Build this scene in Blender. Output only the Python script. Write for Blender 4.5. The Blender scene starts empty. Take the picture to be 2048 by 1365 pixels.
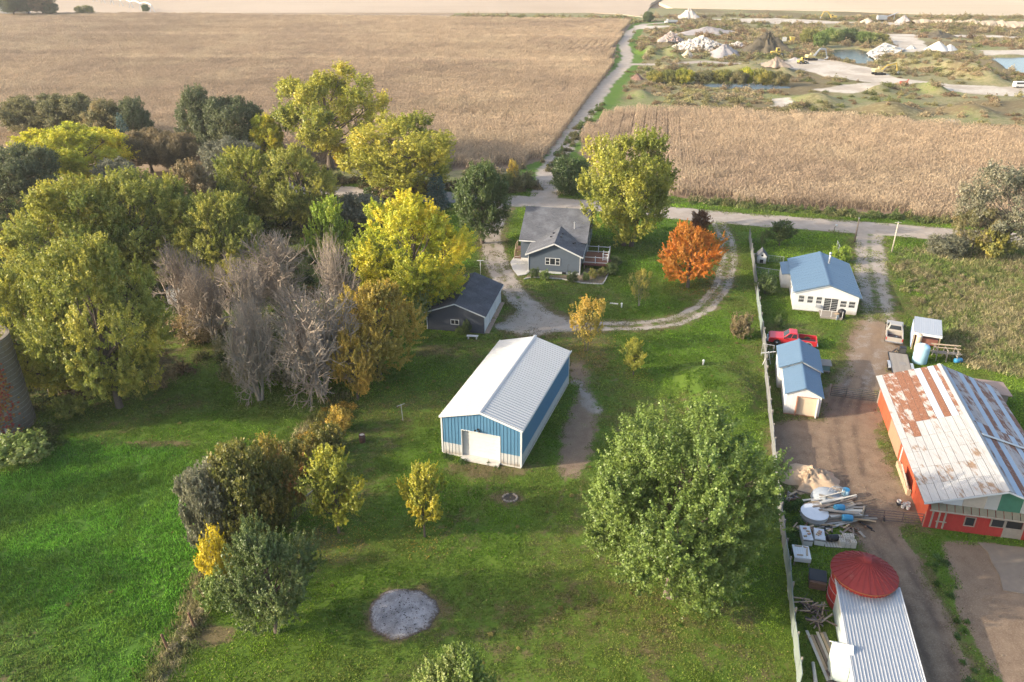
import bpy, bmesh, math, random
import numpy as np
from mathutils import Vector, Matrix
random.seed(7); rng = np.random.default_rng(7)
sc = bpy.context.scene
# ------------------------------------------------------------------ camera
F_PX, PITCH, CAM_H = 1592.0, math.radians(26.3), 43.0
cd = bpy.data.cameras.new('camera'); cam = bpy.data.objects.new('camera', cd)
sc.collection.objects.link(cam); sc.camera = cam
cd.sensor_width = 36.0; cd.lens = 36.0 * F_PX / 2048; cd.clip_start = 0.5; cd.clip_end = 9000
cam.location = (0, 0, CAM_H); cam.rotation_euler = (math.pi/2 - PITCH, 0, 0)
# ------------------------------------------------------------------ sky, sun, exposure
SUN_EL, SUN_AZ = math.radians(21.0), math.radians(191.0)     # the sun stands left of and a little behind the viewer
sun_dir = Vector((math.cos(SUN_AZ)*math.cos(SUN_EL), math.sin(SUN_AZ)*math.cos(SUN_EL), math.sin(SUN_EL)))
w = bpy.data.worlds.new('World'); sc.world = w; w.use_nodes = True
wn = w.node_tree.nodes; wl = w.node_tree.links; wn.clear()
sky = wn.new('ShaderNodeTexSky'); sky.sky_type = 'NISHITA'; sky.sun_disc = False
sky.sun_elevation = SUN_EL; sky.sun_rotation = math.pi/2 - SUN_AZ
sky.air_density = 1.0; sky.dust_density = 3.5; sky.ozone_density = 1.0
bg = wn.new('ShaderNodeBackground'); bg.inputs['Strength'].default_value = 0.15
wo = wn.new('ShaderNodeOutputWorld')
wl.new(sky.outputs[0], bg.inputs[0]); wl.new(bg.outputs[0], wo.inputs[0])
sd = bpy.data.lights.new('sun', 'SUN'); sd.energy = 2.45; sd.angle = math.radians(0.6); sd.color = (1.0, 0.89, 0.72)
so = bpy.data.objects.new('sun', sd); sc.collection.objects.link(so)
so.rotation_euler = (-sun_dir).to_track_quat('-Z', 'Y').to_euler()
vs = sc.view_settings; vs.view_transform = 'Standard'; vs.look = 'None'; vs.exposure = 1.72; vs.gamma = 1.0; vs.use_curve_mapping = False
sc.render.engine = 'CYCLES'
cy = sc.cycles
cy.max_bounces = 4; cy.diffuse_bounces = 3; cy.glossy_bounces = 2; cy.transmission_bounces = 3; cy.transparent_max_bounces = 4; cy.volume_bounces = 0
cy.use_denoising = True; cy.use_adaptive_sampling = True; cy.caustics_reflective = False; cy.caustics_refractive = False
# ------------------------------------------------------------------ measuring: where a point seen in the photograph lies on a level plane
CP, SP = math.cos(PITCH), math.sin(PITCH)
def g(px, py, z=0.0):
    x = (px-1024)/F_PX; y = -(py-682.5)/F_PX
    t = (z-CAM_H)/(-SP + y*CP)
    return (x*t, (CP + y*SP)*t, z)
def proj(X, Y, Z):
    z = Z-CAM_H; d = Y*CP - z*SP; u = Y*SP + z*CP
    return 1024+F_PX*X/d, 682.5-F_PX*u/d
def hgt(XY, py):
    lo, hi = -5.0, 45.0
    for _ in range(40):
        m = (lo+hi)/2
        if proj(XY[0], XY[1], m)[1] > py: lo = m
        else: hi = m
    return lo
# ------------------------------------------------------------------ mesh helpers
COL = sc.collection
class MB:
    def __init__(s): s.v = []; s.f = []; s.m = []
    def add(s, vs, fs, mi=0):
        b = len(s.v); s.v += [tuple(x) for x in vs]; s.f += [tuple(b+i for i in f) for f in fs]; s.m += [mi]*len(fs); return s
    def box(s, x0, x1, y0, y1, z0, z1, mi=0):
        return s.add([(x0,y0,z0),(x1,y0,z0),(x1,y1,z0),(x0,y1,z0),(x0,y0,z1),(x1,y0,z1),(x1,y1,z1),(x0,y1,z1)],
                     [(0,3,2,1),(4,5,6,7),(0,1,5,4),(1,2,6,5),(2,3,7,6),(3,0,4,7)], mi)
    def obox(s, c, half, ax, ay=None, mi=0):
        """oriented box: c centre, half sizes, ax local x axis; ay local y hint"""
        ax = Vector(ax).normalized(); ay = Vector(ay) if ay is not None else Vector((0,0,1)).cross(ax)
        if ay.length < 1e-6: ay = Vector((0,1,0))
        az = ax.cross(ay).normalized(); ay = az.cross(ax).normalized(); c = Vector(c)
        P = [c+ax*(sx*half[0])+ay*(sy*half[1])+az*(sz*half[2]) for sz in (-1,1) for sx,sy in ((-1,-1),(1,-1),(1,1),(-1,1))]
        return s.add(P, [(0,3,2,1),(4,5,6,7),(0,1,5,4),(1,2,6,5),(2,3,7,6),(3,0,4,7)], mi)
    def bar(s, p, q, wdt, hgt_=None, mi=0):
        p = Vector(p); q = Vector(q); d = q-p
        up = Vector((0,0,1)) if abs(d.normalized().z) < .95 else Vector((0,1,0))
        return s.obox((p+q)/2, (d.length/2, wdt/2, (hgt_ or wdt)/2), d, up.cross(d), mi)
    def tube(s, p, q, r0, r1=None, n=8, caps=True, mi=0):
        p = Vector(p); q = Vector(q); d = (q-p)
        if d.length < 1e-6: return s
        d.normalize(); r1 = r0 if r1 is None else r1
        a = d.orthogonal().normalized(); b = d.cross(a)
        V = [c+(a*math.cos(2*math.pi*i/n)+b*math.sin(2*math.pi*i/n))*r for c, r in ((p,r0),(q,r1)) for i in range(n)]
        Fs = [(i,(i+1)%n,n+(i+1)%n,n+i) for i in range(n)]
        if caps: Fs += [tuple(range(n-1,-1,-1)), tuple(range(n,2*n))]
        return s.add(V, Fs, mi)
    def path(s, pts, r, n=6, mi=0):
        for a, b in zip(pts[:-1], pts[1:]): s.tube(a, b, r, r, n, True, mi)
        return s
    def lathe(s, prof, n=24, c=(0,0,0), close=True, mi=0):
        k = len(prof)
        V = [(c[0]+r*math.cos(2*math.pi*i/n), c[1]+r*math.sin(2*math.pi*i/n), c[2]+z) for i in range(n) for r, z in prof]
        Fs = [(i*k+j, ((i+1)%n)*k+j, ((i+1)%n)*k+j+1, i*k+j+1) for i in range(n) for j in range(k-1)]
        return s.add(V, Fs, mi)
    def prism(s, prof, y0, y1, axis='y', mi=0):
        """closed profile of (a, z) pairs extruded; axis y: a = x; axis x: a = y"""
        n = len(prof)
        if axis == 'y': V = [(a,y0,z) for a, z in prof]+[(a,y1,z) for a, z in prof]
        else: V = [(y0,a,z) for a, z in prof]+[(y1,a,z) for a, z in prof]
        Fs = [(i,(i+1)%n,n+(i+1)%n,n+i) for i in range(n)]+[tuple(range(n-1,-1,-1)), tuple(range(n,2*n))]
        return s.add(V, Fs, mi)
    def build(s, name, mat, parent=None, smooth=False, bevel=0, recalc=True):
        me = bpy.data.meshes.new(name); me.from_pydata(s.v, [], s.f)
        mats = mat if isinstance(mat, (list, tuple)) else [mat]
        for m in mats: me.materials.append(m)
        if len(mats) > 1: me.polygons.foreach_set('material_index', s.m)
        if recalc:
            bm = bmesh.new(); bm.from_mesh(me); bmesh.ops.recalc_face_normals(bm, faces=bm.faces)
            if bevel: bmesh.ops.bevel(bm, geom=bm.edges[:], offset=bevel, segments=1, affect='EDGES', clamp_overlap=True)
            bm.to_mesh(me); bm.free()
        if smooth: me.polygons.foreach_set('use_smooth', [True]*len(me.polygons))
        me.update()
        return link(name, me, parent)
def link(name, me, parent=None):
    o = bpy.data.objects.new(name, me); COL.objects.link(o)
    if parent is not None: o.parent = parent
    return o
def thing(name, label, cat, loc=(0,0,0), rz=0, group=None):
    o = bpy.data.objects.new(name, None); COL.objects.link(o); o.location = loc; o.rotation_euler = (0,0,rz)
    o.empty_display_size = .3
    return tag(o, label, cat, group)
def tag(o, label=None, cat=None, group=None, kind=None):
    if label: o['label'] = label
    if cat: o['category'] = cat
    if group: o['group'] = group
    if kind: o['kind'] = kind
    return o
def inst(o, parent=None, loc=None, rz=None, scale=None):
    c = o.copy(); COL.objects.link(c)
    if parent is not None: c.parent = parent
    if loc is not None: c.location = loc
    if rz is not None: c.rotation_euler = (0,0,rz)
    if scale is not None: c.scale = scale
    return c
def npmesh(name, V, Fq, mat, attrs=None, smooth=False):
    """V (n,3), Fq (m,k) index array"""
    me = bpy.data.meshes.new(name); k = Fq.shape[1]
    me.vertices.add(len(V)); me.vertices.foreach_set('co', np.ascontiguousarray(V, np.float32).ravel())
    me.loops.add(Fq.size); me.loops.foreach_set('vertex_index', np.ascontiguousarray(Fq, np.int32).ravel())
    me.polygons.add(len(Fq)); me.polygons.foreach_set('loop_start', np.arange(0, Fq.size, k, dtype=np.int32))
    if attrs:
        for an, (typ, arr) in attrs.items():
            a = me.attributes.new(an, typ, 'POINT')
            a.data.foreach_set('color' if typ == 'FLOAT_COLOR' else ('vector' if typ == 'FLOAT_VECTOR' else 'value'), np.ascontiguousarray(arr).ravel())
    if smooth: me.polygons.foreach_set('use_smooth', np.ones(len(Fq), bool))
    if mat is not None: me.materials.append(mat)
    me.update(calc_edges=True)
    return me
# value noise on arrays
def vnoise(x, y, s, seed=0):
    r = np.random.default_rng(seed); L = r.random((128,128))
    x = np.asarray(x)/s+1000.37; y = np.asarray(y)/s+1000.71; i = np.floor(x).astype(int); j = np.floor(y).astype(int)
    fx = x-i; fy = y-j; fx = fx*fx*(3-2*fx); fy = fy*fy*(3-2*fy)
    a = L[i%128,j%128]; b = L[(i+1)%128,j%128]; c = L[i%128,(j+1)%128]; d = L[(i+1)%128,(j+1)%128]
    return (a*(1-fx)+b*fx)*(1-fy)+(c*(1-fx)+d*fx)*fy
def fbm(x, y, s, seed=0, o=3):
    return sum(vnoise(x, y, s/2**k, seed+k)*.5**k for k in range(o))/sum(.5**k for k in range(o))
def sstep(a, b, x):
    t = np.clip((x-a)/(b-a), 0, 1); return t*t*(3-2*t)
def dseg(X, Y, pts):
    d = np.full(X.shape, 1e9)
    for (ax, ay), (bx, by) in zip(pts[:-1], pts[1:]):
        vx, vy = bx-ax, by-ay; L = vx*vx+vy*vy+1e-9
        t = np.clip(((X-ax)*vx+(Y-ay)*vy)/L, 0, 1)
        d = np.minimum(d, np.hypot(X-ax-t*vx, Y-ay-t*vy))
    return d
def inpoly(X, Y, pts):
    r = np.zeros(X.shape, bool); n = len(pts)
    for i in range(n):
        x0, y0 = pts[i]; x1, y1 = pts[(i+1)%n]
        c = ((y0 > Y) != (y1 > Y)) & (X < (x1-x0)*(Y-y0)/((y1-y0) or 1e-9)+x0); r ^= c
    return r
def spoly(X, Y, pts):
    """signed distance to a polygon, positive inside"""
    d = dseg(X, Y, pts+[pts[0]]); return np.where(inpoly(X, Y, pts), d, -d)
def P2(*pp): return [g(*q)[:2] for q in pp]
# ------------------------------------------------------------------ materials
class NT:
    def __init__(s, name):
        s.m = bpy.data.materials.new(name); s.m.use_nodes = True; s.t = s.m.node_tree; s.t.nodes.clear()
        s.out = s.n('ShaderNodeOutputMaterial')
    def n(s, typ, **kw):
        o = s.t.nodes.new(typ)
        for k, v in kw.items(): setattr(o, k, v)
        return o
    def l(s, a, b): s.t.links.new(a, b)
    def coord(s, which='Object'):
        if which == 'Position': return s.n('ShaderNodeNewGeometry').outputs['Position']
        return s.n('ShaderNodeTexCoord').outputs[which]
    def noise(s, vec, scale, detail=3, rough=.55, sc=None):
        o = s.n('ShaderNodeTexNoise'); o.inputs['Scale'].default_value = scale; o.inputs['Detail'].default_value = detail; o.inputs['Roughness'].default_value = rough
        if sc is not None:
            mp = s.n('ShaderNodeMapping'); mp.inputs['Scale'].default_value = sc; s.l(vec, mp.inputs[0]); vec = mp.outputs[0]
        s.l(vec, o.inputs['Vector']); return o.outputs[0]
    def mix(s, f, a, b, blend='MIX'):
        o = s.n('ShaderNodeMix', data_type='RGBA', blend_type=blend)
        for i, x in ((0,f),(6,a),(7,b)):
            if isinstance(x, (int, float)): o.inputs[i].default_value = x
            elif isinstance(x, (tuple, list)): o.inputs[i].default_value = (*x, 1)[:4]
            else: s.l(x, o.inputs[i])
        return o.outputs[2]
    def math(s, op, a, b=None, clamp=False):
        o = s.n('ShaderNodeMath', operation=op); o.use_clamp = clamp
        for i, x in ((0,a),(1,b)):
            if x is None: continue
            if isinstance(x, (int, float)): o.inputs[i].default_value = x
            else: s.l(x, o.inputs[i])
        return o.outputs[0]
    def ramp(s, f, lo, hi, a=0., b=1.):
        o = s.n('ShaderNodeMapRange'); o.interpolation_type = 'SMOOTHSTEP'; s.l(f, o.inputs[0])
        for i, x in ((1,lo),(2,hi),(3,a),(4,b)): o.inputs[i].default_value = x
        return o.outputs[0]
    def cramp(s, f, stops):
        o = s.n('ShaderNodeValToRGB'); e = o.color_ramp.elements
        while len(e) < len(stops): e.new(.5)
        for el, (p, c) in zip(e, stops): el.position = p; el.color = (*c, 1)
        s.l(f, o.inputs[0]); return o.outputs[0]
    def attr(s, name, out='Fac', typ='GEOMETRY'):
        o = s.n('ShaderNodeAttribute', attribute_name=name, attribute_type=typ); return o.outputs[out]
    def bump(s, h, strength=.3, dist=.05):
        o = s.n('ShaderNodeBump'); o.inputs['Strength'].default_value = strength; o.inputs['Distance'].default_value = dist; s.l(h, o.inputs['Height']); return o.outputs[0]
    def principled(s, col, rough=.7, metal=0., normal=None, spec=.3):
        o = s.n('ShaderNodeBsdfPrincipled')
        for k, x in (('Base Color',col),('Roughness',rough),('Metallic',metal),('Specular IOR Level',spec)):
            if isinstance(x, (int, float)): o.inputs[k].default_value = x
            elif isinstance(x, (tuple, list)): o.inputs[k].default_value = (*x, 1)[:4]
            else: s.l(x, o.inputs[k])
        if normal is not None: s.l(normal, o.inputs['Normal'])
        s.l(o.outputs[0], s.out.inputs[0]); return o
_M = {}
def mk(name, col, rough=.7, metal=0., var=.25, scale=3., bump=0., dirt=None, dirt_amt=.5, dscale=.8, spec=.3, streak=None, splash=None):
    """plain painted / weathered surface: colour, a little grain, dirt blotches with a shape of their own"""
    if name in _M: return _M[name]
    t = NT(name); co = t.coord(); rnd = t.n('ShaderNodeObjectInfo').outputs['Random']
    n1 = t.noise(co, scale, 4, .6, streak)
    c = t.mix(n1, tuple(x*(1-var) for x in col), tuple(min(1, x*(1+var)) for x in col))
    c = t.mix(t.math('MULTIPLY', rnd, .35), c, tuple(x*(1-var*.9) for x in col))
    if dirt:
        d = t.ramp(t.noise(co, dscale, 5, .65), 1-dirt_amt*.85, 1.0-dirt_amt*.35); c = t.mix(d, c, dirt)
    if splash:
        ps = t.coord('Position'); sx_ = t.n('ShaderNodeSeparateXYZ'); t.l(ps, sx_.inputs[0]); zz = t.math('ADD', sx_.outputs[2], t.math('MULTIPLY', t.math('SUBTRACT', t.noise(ps, 1.7, 4, .7), .5), 1.1)); c = t.mix(t.ramp(zz, .75, .1, 0, .75), c, splash)
        c = t.mix(t.ramp(t.noise(ps, 1.3, 4, .65, (2.2,2.2,.25)), .5, .72, 0, .35), c, tuple(x*.7 for x in col))
    nb = t.bump(t.noise(co, scale*6, 3), bump, .02) if bump else None
    t.principled(c, rough, metal, nb, spec); _M[name] = t.m; return t.m
# ================================================================== GROUND
GRASS_A, GRASS_B, LUSH = (.150,.232,.026), (.104,.190,.020), (.100,.225,.026)
def ground_material(name):
    t = NT(name); pos = t.coord('Position')
    z1 = t.attr('zone', 'Color'); z2 = t.attr('zone2', 'Color')
    s1 = t.n('ShaderNodeSeparateColor'); t.l(z1, s1.inputs[0]); s2 = t.n('ShaderNodeSeparateColor'); t.l(z2, s2.inputs[0])
    nb = t.noise(pos, .09, 4); nm = t.noise(pos, .8, 4, .65); nf = t.noise(pos, 9, 4, .7); nx = t.noise(pos, 28, 2, .7)
    grass = t.mix(t.ramp(nb, .35, .65), GRASS_A, GRASS_B)
    grass = t.mix(t.ramp(nm, .4, .7), grass, tuple(x*.72 for x in GRASS_A))
    grass = t.mix(s2.outputs[0], grass, LUSH)                       # pasture
    grass = t.mix(.25, t.mix(t.math('MULTIPLY', nx, .8), grass, (.035,.055,.010)), (.03,.045,.01))
    def edge(m, k=.55, lo=.38, hi=.62):
        f = t.math('ADD', m, t.math('MULTIPLY', t.math('SUBTRACT', t.ramp(t.math('ADD', t.math('MULTIPLY', nm, .55), t.math('MULTIPLY', nf, .45)), .34, .66), .5), k))
        return t.ramp(f, lo, hi)
    weed = t.mix(t.ramp(nm, .35, .65), (.20,.165,.085), (.085,.105,.030))
    weed = t.mix(t.ramp(nf, .4, .7), weed, (.26,.22,.13))
    c = t.mix(edge(s2.outputs[1]), grass, weed)
    worn = t.mix(t.ramp(nf, .35, .7), (.155,.108,.062), (.085,.070,.030))
    c = t.mix(t.math('MULTIPLY', edge(s1.outputs[2], .8, .3, .75), .9), c, worn)
    dirt = t.mix(t.ramp(nm, .3, .7), (.205,.143,.094), (.138,.092,.060))
    dirt = t.mix(t.ramp(nf, .45, .75), dirt, (.275,.21,.148)); dirt = t.mix(t.math('MULTIPLY', t.attr('zone', 'Alpha'), .75), dirt, (.085,.060,.045))
    dirt = t.mix(t.ramp(nb, .45, .7, 0, .4), dirt, (.15,.105,.075))
    c = t.mix(edge(s1.outputs[1], .5), c, dirt)
    gravel = t.mix(t.ramp(nf, .3, .7), (.335,.285,.235), (.26,.215,.172))
    gravel = t.mix(t.ramp(nm, .48, .72, 0, .45), gravel, (.20,.155,.115)); gravel = t.mix(t.ramp(t.noise(pos, .35, 4, .6), .45, .65, 0, .5), gravel, (.37,.325,.275)); gravel = t.mix(t.ramp(nx, .5, .75, 0, .5), gravel, (.16,.14,.12))
    c = t.mix(edge(s1.outputs[0], .46, .28, .66), c, gravel)
    pale = t.mix(t.ramp(nm, .3, .7), (.47,.42,.35), (.36,.31,.25)); pale = t.mix(t.ramp(nb, .4, .65, 0, .7), pale, (.27,.225,.175))
    c = t.mix(edge(s2.outputs[2], .5), c, pale)
    h = t.math('ADD', t.math('MULTIPLY', nf, .6), t.math('MULTIPLY', nx, .4))
    t.principled(c, .95, 0, t.bump(h, .6, .05), .1)
    return t.m
M_GROUND = ground_material('ground_cover')
ROAD = [(-140,175),(-80,163),(-31.8,153.2),(14.5,144.1),(41.9,135.3),(61.2,130.6),(83.4,124.5),(130,111)]
DRIVE_L = P2((1006,408),(990,440),(981,470),(990,520),(1012,565),(1045,605),(1085,640))
DRIVE_R = P2((1085,645),(1180,653),(1280,652),(1350,643),(1408,617),(1444,573),(1458,520),(1454,480),(1436,443))
APRON = P2((1000,655),(1040,612),(1075,598),(1110,628),(1190,645),(1195,664),(1120,668),(1045,672))
SHEDGRAVEL = P2((1140,757),(1170,757),(1195,790),(1208,822),(1185,833),(1165,812),(1150,790),(1135,770))
DRIVE_W = P2((1742,462),(1738,500),(1742,545),(1752,600),(1760,645),(1748,690),(1722,735),(1705,775))
YARD = P2((1712,640),(1775,636),(1800,660),(1795,690),(1785,740),(1757,800),(1765,860),(1805,955),(1846,1052),(1722,1052),(1690,1000),(1585,985),(1545,890),(1545,860),(1575,838),(1640,838),(1652,800),(1672,760))
TRACK = P2((1735,1030),(1785,1110),(1838,1220),(1885,1340),(1910,1420))
PEN = P2((1868,1078),(1950,1082),(2060,1100),(2100,1420),(2010,1420),(1960,1300),(1905,1190))
FIELD_TRACK = P2((1092,372),(1096,350),(1112,318),(1142,272),(1182,212),(1216,165),(1248,134),(1256,112),(1247,88),(1262,62),(1290,49),(1340,45))
FIELD_TRACK2 = P2((1250,128),(1320,130),(1410,124),(1500,129),(1580,124))
PASTURE = P2((-40,975),(120,885),(225,868),(372,905),(402,990),(398,1130),(335,1290),(250,1400),(-60,1400))
WEEDS = P2((1792,496),(1900,500),(2090,470),(2100,760),(1985,742),(1905,712),(1875,640),(1850,585),(1815,545))
WOODS = [(-110,175),(-110,60),(-52,66),(-40,72),(-30,80),(-20,88),(-14,100),(-16,130),(-30,150)]
CORN_A = P2((1264,44),(1232,92),(1226,130),(1190,187),(1150,235),(1112,290),(1078,322),(1030,336),(900,341))+[(-80,176),(-480,250),(-620,560),(-420,600)]+P2((300,31))
CORN_B = P2((1172,262),(1200,238),(1245,222),(1300,222),(1500,229),(1700,240),(2048,268),(2300,290),(2300,480),(2060,462),(1900,444),(1800,433),(1600,418),(1400,401),(1290,385),(1190,345),(1160,305))
def near_masks(X, Y):
    nz = (fbm(X, Y, 5, 3)-.5)
    road = sstep(-.5, .9, 3.7-dseg(X, Y, ROAD)+nz*.8)
    dl = dseg(X, Y, DRIVE_L); dr = dseg(X, Y, DRIVE_R); dw = dseg(X, Y, DRIVE_W)
    drive = sstep(-.8, .8, 1.8-dl+nz)*(.52+.33*sstep(.2, .6, np.abs(dl-.1)))
    two = np.maximum(sstep(-.35, .35, .5-np.abs(dr-.85)), sstep(-.3,.3,.40-dr)*.52)
    drive = np.maximum(drive, two*.78)
    drive = np.maximum(drive, sstep(-1, 1, spoly(X, Y, APRON)+nz*3)*(.44+.45*fbm(X, Y, 3, 9)))
    drive = np.maximum(drive, sstep(-.7, .7, spoly(X, Y, SHEDGRAVEL)+nz*2.5)*.62)
    wdrive = sstep(-.8, .8, 2.3-dw+nz)*(.42+.28*sstep(.25, .7, dw)+.1*sstep(100, 118, Y))*(.55+.45*sstep(90, 103, Y))
    gate_throat = sstep(-.6,.6, 2.6-dseg(X,Y,P2((1092,372),(1088,395)))); road = np.maximum(road, gate_throat)
    dirt = sstep(-1.2, 1.2, spoly(X, Y, YARD)+nz*3)
    dt = dseg(X, Y, TRACK); track = sstep(-.6, .6, 1.9-dt+nz); dirt = np.maximum(dirt, track)
    pen = sstep(-.6, .6, spoly(X, Y, PEN)+nz*2); dirt = np.maximum(dirt, pen)
    worn = np.maximum.reduce([sstep(2.0, 0, dl-1.9)*.75, sstep(1.6, 0, np.abs(dr)-1.3)*.62, sstep(2.5, 0, dw-2.2)*.6, sstep(2, -1, -spoly(X, Y, APRON)-1)*.8,
                              sstep(2.2, 0, -spoly(X, Y, YARD))*.7, sstep(1.5, 0, dt-1.9)*.7, sstep(1.2, 0, dseg(X, Y, ROAD)-3.7)*.5])
    for px, py, rx, ry, a in [(870,700,4,2,.75),(965,938,6,2.2,.8),(1150,880,1.9,7,.85),(1165,720,4.5,5,.62),(1170,690,4,4,.6),(320,888,5,.8,.9),(425,1272,1.6,1.2,.95),(1300,1300,1.2,5,.55),
                          (690,1100,5,3,.5),(640,1080,3,2,.55),(1020,997,1.6,1.3,.9),(805,1228,3.6,2.9,1.0),(1555,700,4,3,.5),(1590,660,5,3,.5),(1600,600,3,6,.35),(1830,620,3,5,.55),(1480,1235,2,2,.5),(930,690,3,2,.5),(1230,760,4,6,.38),(1395,740,3,2,.3)]:
        cx, cy_, _ = g(px, py); e = np.hypot((X-cx)/rx, (Y-cy_)/ry); worn = np.maximum(worn, a*sstep(1.25, .45, e+nz*.8))
    worn = np.maximum(worn, .7*sstep(-3, 5, spoly(X, Y, WOODS)+nz*8)*(.55+.45*fbm(X, Y, 6, 21)))
    worn = np.maximum(worn, .42*sstep(.5, .72, fbm(X, Y, 11, 31))*(Y < 112))
    for ln in (P2((965,945),(952,1000),(925,1060),(870,1110)), P2((1175,840),(1150,960),(1120,1060)), P2((1330,1290),(1290,1180),(1240,1080)), P2((870,1040),(925,1048),(938,1085))): worn = np.maximum(worn, .5*sstep(.42, .1, np.abs(dseg(X, Y, ln)-.75)))
    lush = sstep(-1, 1.2, spoly(X, Y, PASTURE)+nz*2.5)
    weeds = sstep(-2, 2, spoly(X, Y, WEEDS)+nz*5)
    droad = dseg(X, Y, ROAD); slope = -.2; north = (Y-(147-.22*X)) > 0
    weeds = np.maximum(weeds, .42*sstep(4.2, 6.5, droad)*north)
    weeds = np.maximum(weeds, .75*sstep(.9, .3, dseg(X, Y, P2((690,790),(600,880),(480,1000),(405,1170),(385,1250),(330,1330),(280,1400)))-.3))
    dirt = np.maximum(dirt, .72*sstep(-.9, .9, 1.5-dseg(X, Y, P2((1150,735),(1172,790),(1168,850),(1150,900),(1132,935)))+nz*2.5))
    crop = np.maximum(sstep(-1, .5, spoly(X, Y, CORN_A)), sstep(-1, .5, spoly(X, Y, CORN_B)))
    ft = sstep(-.6, .8, 2.0-dseg(X, Y, FIELD_TRACK)+nz)
    ly = dseg(X, Y, P2((1712,760),(1690,850),(1705,940),(1735,1030),(1785,1110),(1838,1220),(1885,1340),(1910,1420)))
    ly2 = dseg(X, Y, P2((1690,790),(1640,880),(1660,960),(1735,1060)))
    rut = np.maximum(sstep(.42, .1, np.abs(ly-.85)), .6*sstep(.4, .1, np.abs(ly2-.8)))*(.35+.65*sstep(.35, .6, fbm(X, Y, 2.2, 77)))
    return dict(road=road, drive=drive, wdrive=wdrive, dirt=dirt, worn=np.clip(worn, 0, 1), lush=lush, weeds=np.clip(weeds, 0, 1), crop=crop, ft=ft, rut=rut)
MOUND = g(1437, 782)
def near_height(X, Y):
    e = (np.abs((X-MOUND[0])/3.5)**3+np.abs((Y-MOUND[1])/4.9)**3)**(1/3.)+.25*(fbm(X, Y, 3, 71)-.5)
    z = 1.0*sstep(1.4, .6, e)
    z = z + .05*(fbm(X, Y, 9, 5)-.5)
    z = z + .18*(fbm(X, Y, 1.7, 6)-.4)*sstep(0, 2, spoly(X, Y, PASTURE))
    z = z + .25*(fbm(X, Y, 2.2, 8)-.4)*sstep(0, 4, spoly(X, Y, WEEDS))
    dt = dseg(X, Y, TRACK); z = z - .07*sstep(.35, .1, np.abs(dt-.8))*(dt < 2)
    return z
def grid_objects(x0, x1, y0, y1, st, hf, mf, labels, mat):
    """one level sheet, cut along the borders of its zones into one object for each zone"""
    xs = np.arange(x0, x1+1e-6, st); ys = np.arange(y0, y1+1e-6, st); nx, ny = len(xs), len(ys)
    X, Y = np.meshgrid(xs, ys); Z = hf(X, Y); zone, zone2, lab = mf(X, Y)
    V = np.stack([X, Y, Z], -1).reshape(-1, 3); zone = zone.reshape(-1, 4); zone2 = zone2.reshape(-1, 4)
    i = np.arange((nx-1)*(ny-1)); r = i//(nx-1); c = i % (nx-1); a = r*nx+c
    Fq = np.stack([a, a+1, a+1+nx, a+nx], -1)
    fl = lab[:-1,:-1].ravel()
    for k, nm in enumerate(labels):
        S = Fq[fl == k]
        if not len(S): continue
        u, inv = np.unique(S, return_inverse=True)
        me = npmesh(nm, V[u], inv.reshape(S.shape), mat, {'zone':('FLOAT_COLOR', zone[u].astype(np.float32)), 'zone2':('FLOAT_COLOR', zone2[u].astype(np.float32))}, True)
        tag(link(nm, me), kind='structure')
def near_fields(X, Y):
    m = near_masks(X, Y); grav = np.maximum.reduce([m['road'], m['drive'], m['wdrive'], m['ft']*.8])
    o = np.ones_like(X); dirt = np.maximum(m['dirt'], m['crop']); z1 = np.stack([grav, dirt, m['worn'], m['rut']], -1); z2 = np.stack([m['lush'], m['weeds'], 0*o, o], -1)
    lab = np.zeros(X.shape, int)
    lab[m['lush'] > .5] = 1; lab[m['weeds'] > .5] = 2; lab[dirt > .5] = 3; lab[m['drive'] > .5] = 4; lab[m['wdrive'] > .5] = 4; lab[m['ft'] > .5] = 6; lab[m['road'] > .5] = 5
    return z1, z2, lab
grid_objects(-112, 118, 22, 160, .36, near_height, near_fields, ['lawn','pasture','rough_grass','dirt_yard','driveway','gravel_road','field_track'], M_GROUND)
# ---- the quarry and the strip beyond the corn
PONDS = [P2((1400,164),(1440,161),(1520,162),(1590,168),(1592,176),(1540,180),(1470,177),(1410,172)),
         P2((1655,96),(1720,95),(1760,104),(1755,122),(1720,127),(1690,122),(1668,112)),
         P2((1975,112),(2080,110),(2120,150),(2048,146),(2010,136),(1985,120))]
PALE = [P2((1575,118),(1640,118),(1700,126),(1745,140),(1800,158),(1900,168),(2060,176),(2060,196),(1960,190),(1830,172),(1740,166),(1650,152),(1580,138)),
        P2((1410,38),(1560,37),(1720,46),(1840,44),(2060,50),(2060,55),(1840,52),(1700,51),(1500,46)),
        P2((1270,52),(1340,52),(1345,58),(1275,58)), P2((1770,68),(1830,68),(1860,105),(1800,104)), P2((1960,100),(2080,102),(2080,110),(1970,110)), P2((1900,70),(2048,73),(2048,77),(1900,74)),
        P2((1540,198),(1575,196),(1590,210),(1550,216)), P2((1880,235),(1930,238),(1925,248),(1885,246)), P2((1620,180),(1750,165),(1790,175),(1700,188))]
def mid_masks(X, Y):
    nz = fbm(X, Y, 9, 13)-.5
    pale = np.zeros_like(X)
    for q in PALE: pale = np.maximum(pale, sstep(-2, 2, spoly(X, Y, q)+nz*6))
    water = np.full(X.shape, -99.)
    for q in PONDS: water = np.maximum(water, spoly(X, Y, q)+nz*3)
    crop = np.maximum(sstep(-1, .5, spoly(X, Y, CORN_A)), sstep(-1, .5, spoly(X, Y, CORN_B)))
    ft = np.maximum(sstep(-.8, 1, 2.6-dseg(X, Y, FIELD_TRACK)+nz), sstep(-.8, 1, 3.0-dseg(X, Y, FIELD_TRACK2)+nz))
    return pale, water, crop, ft
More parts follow.
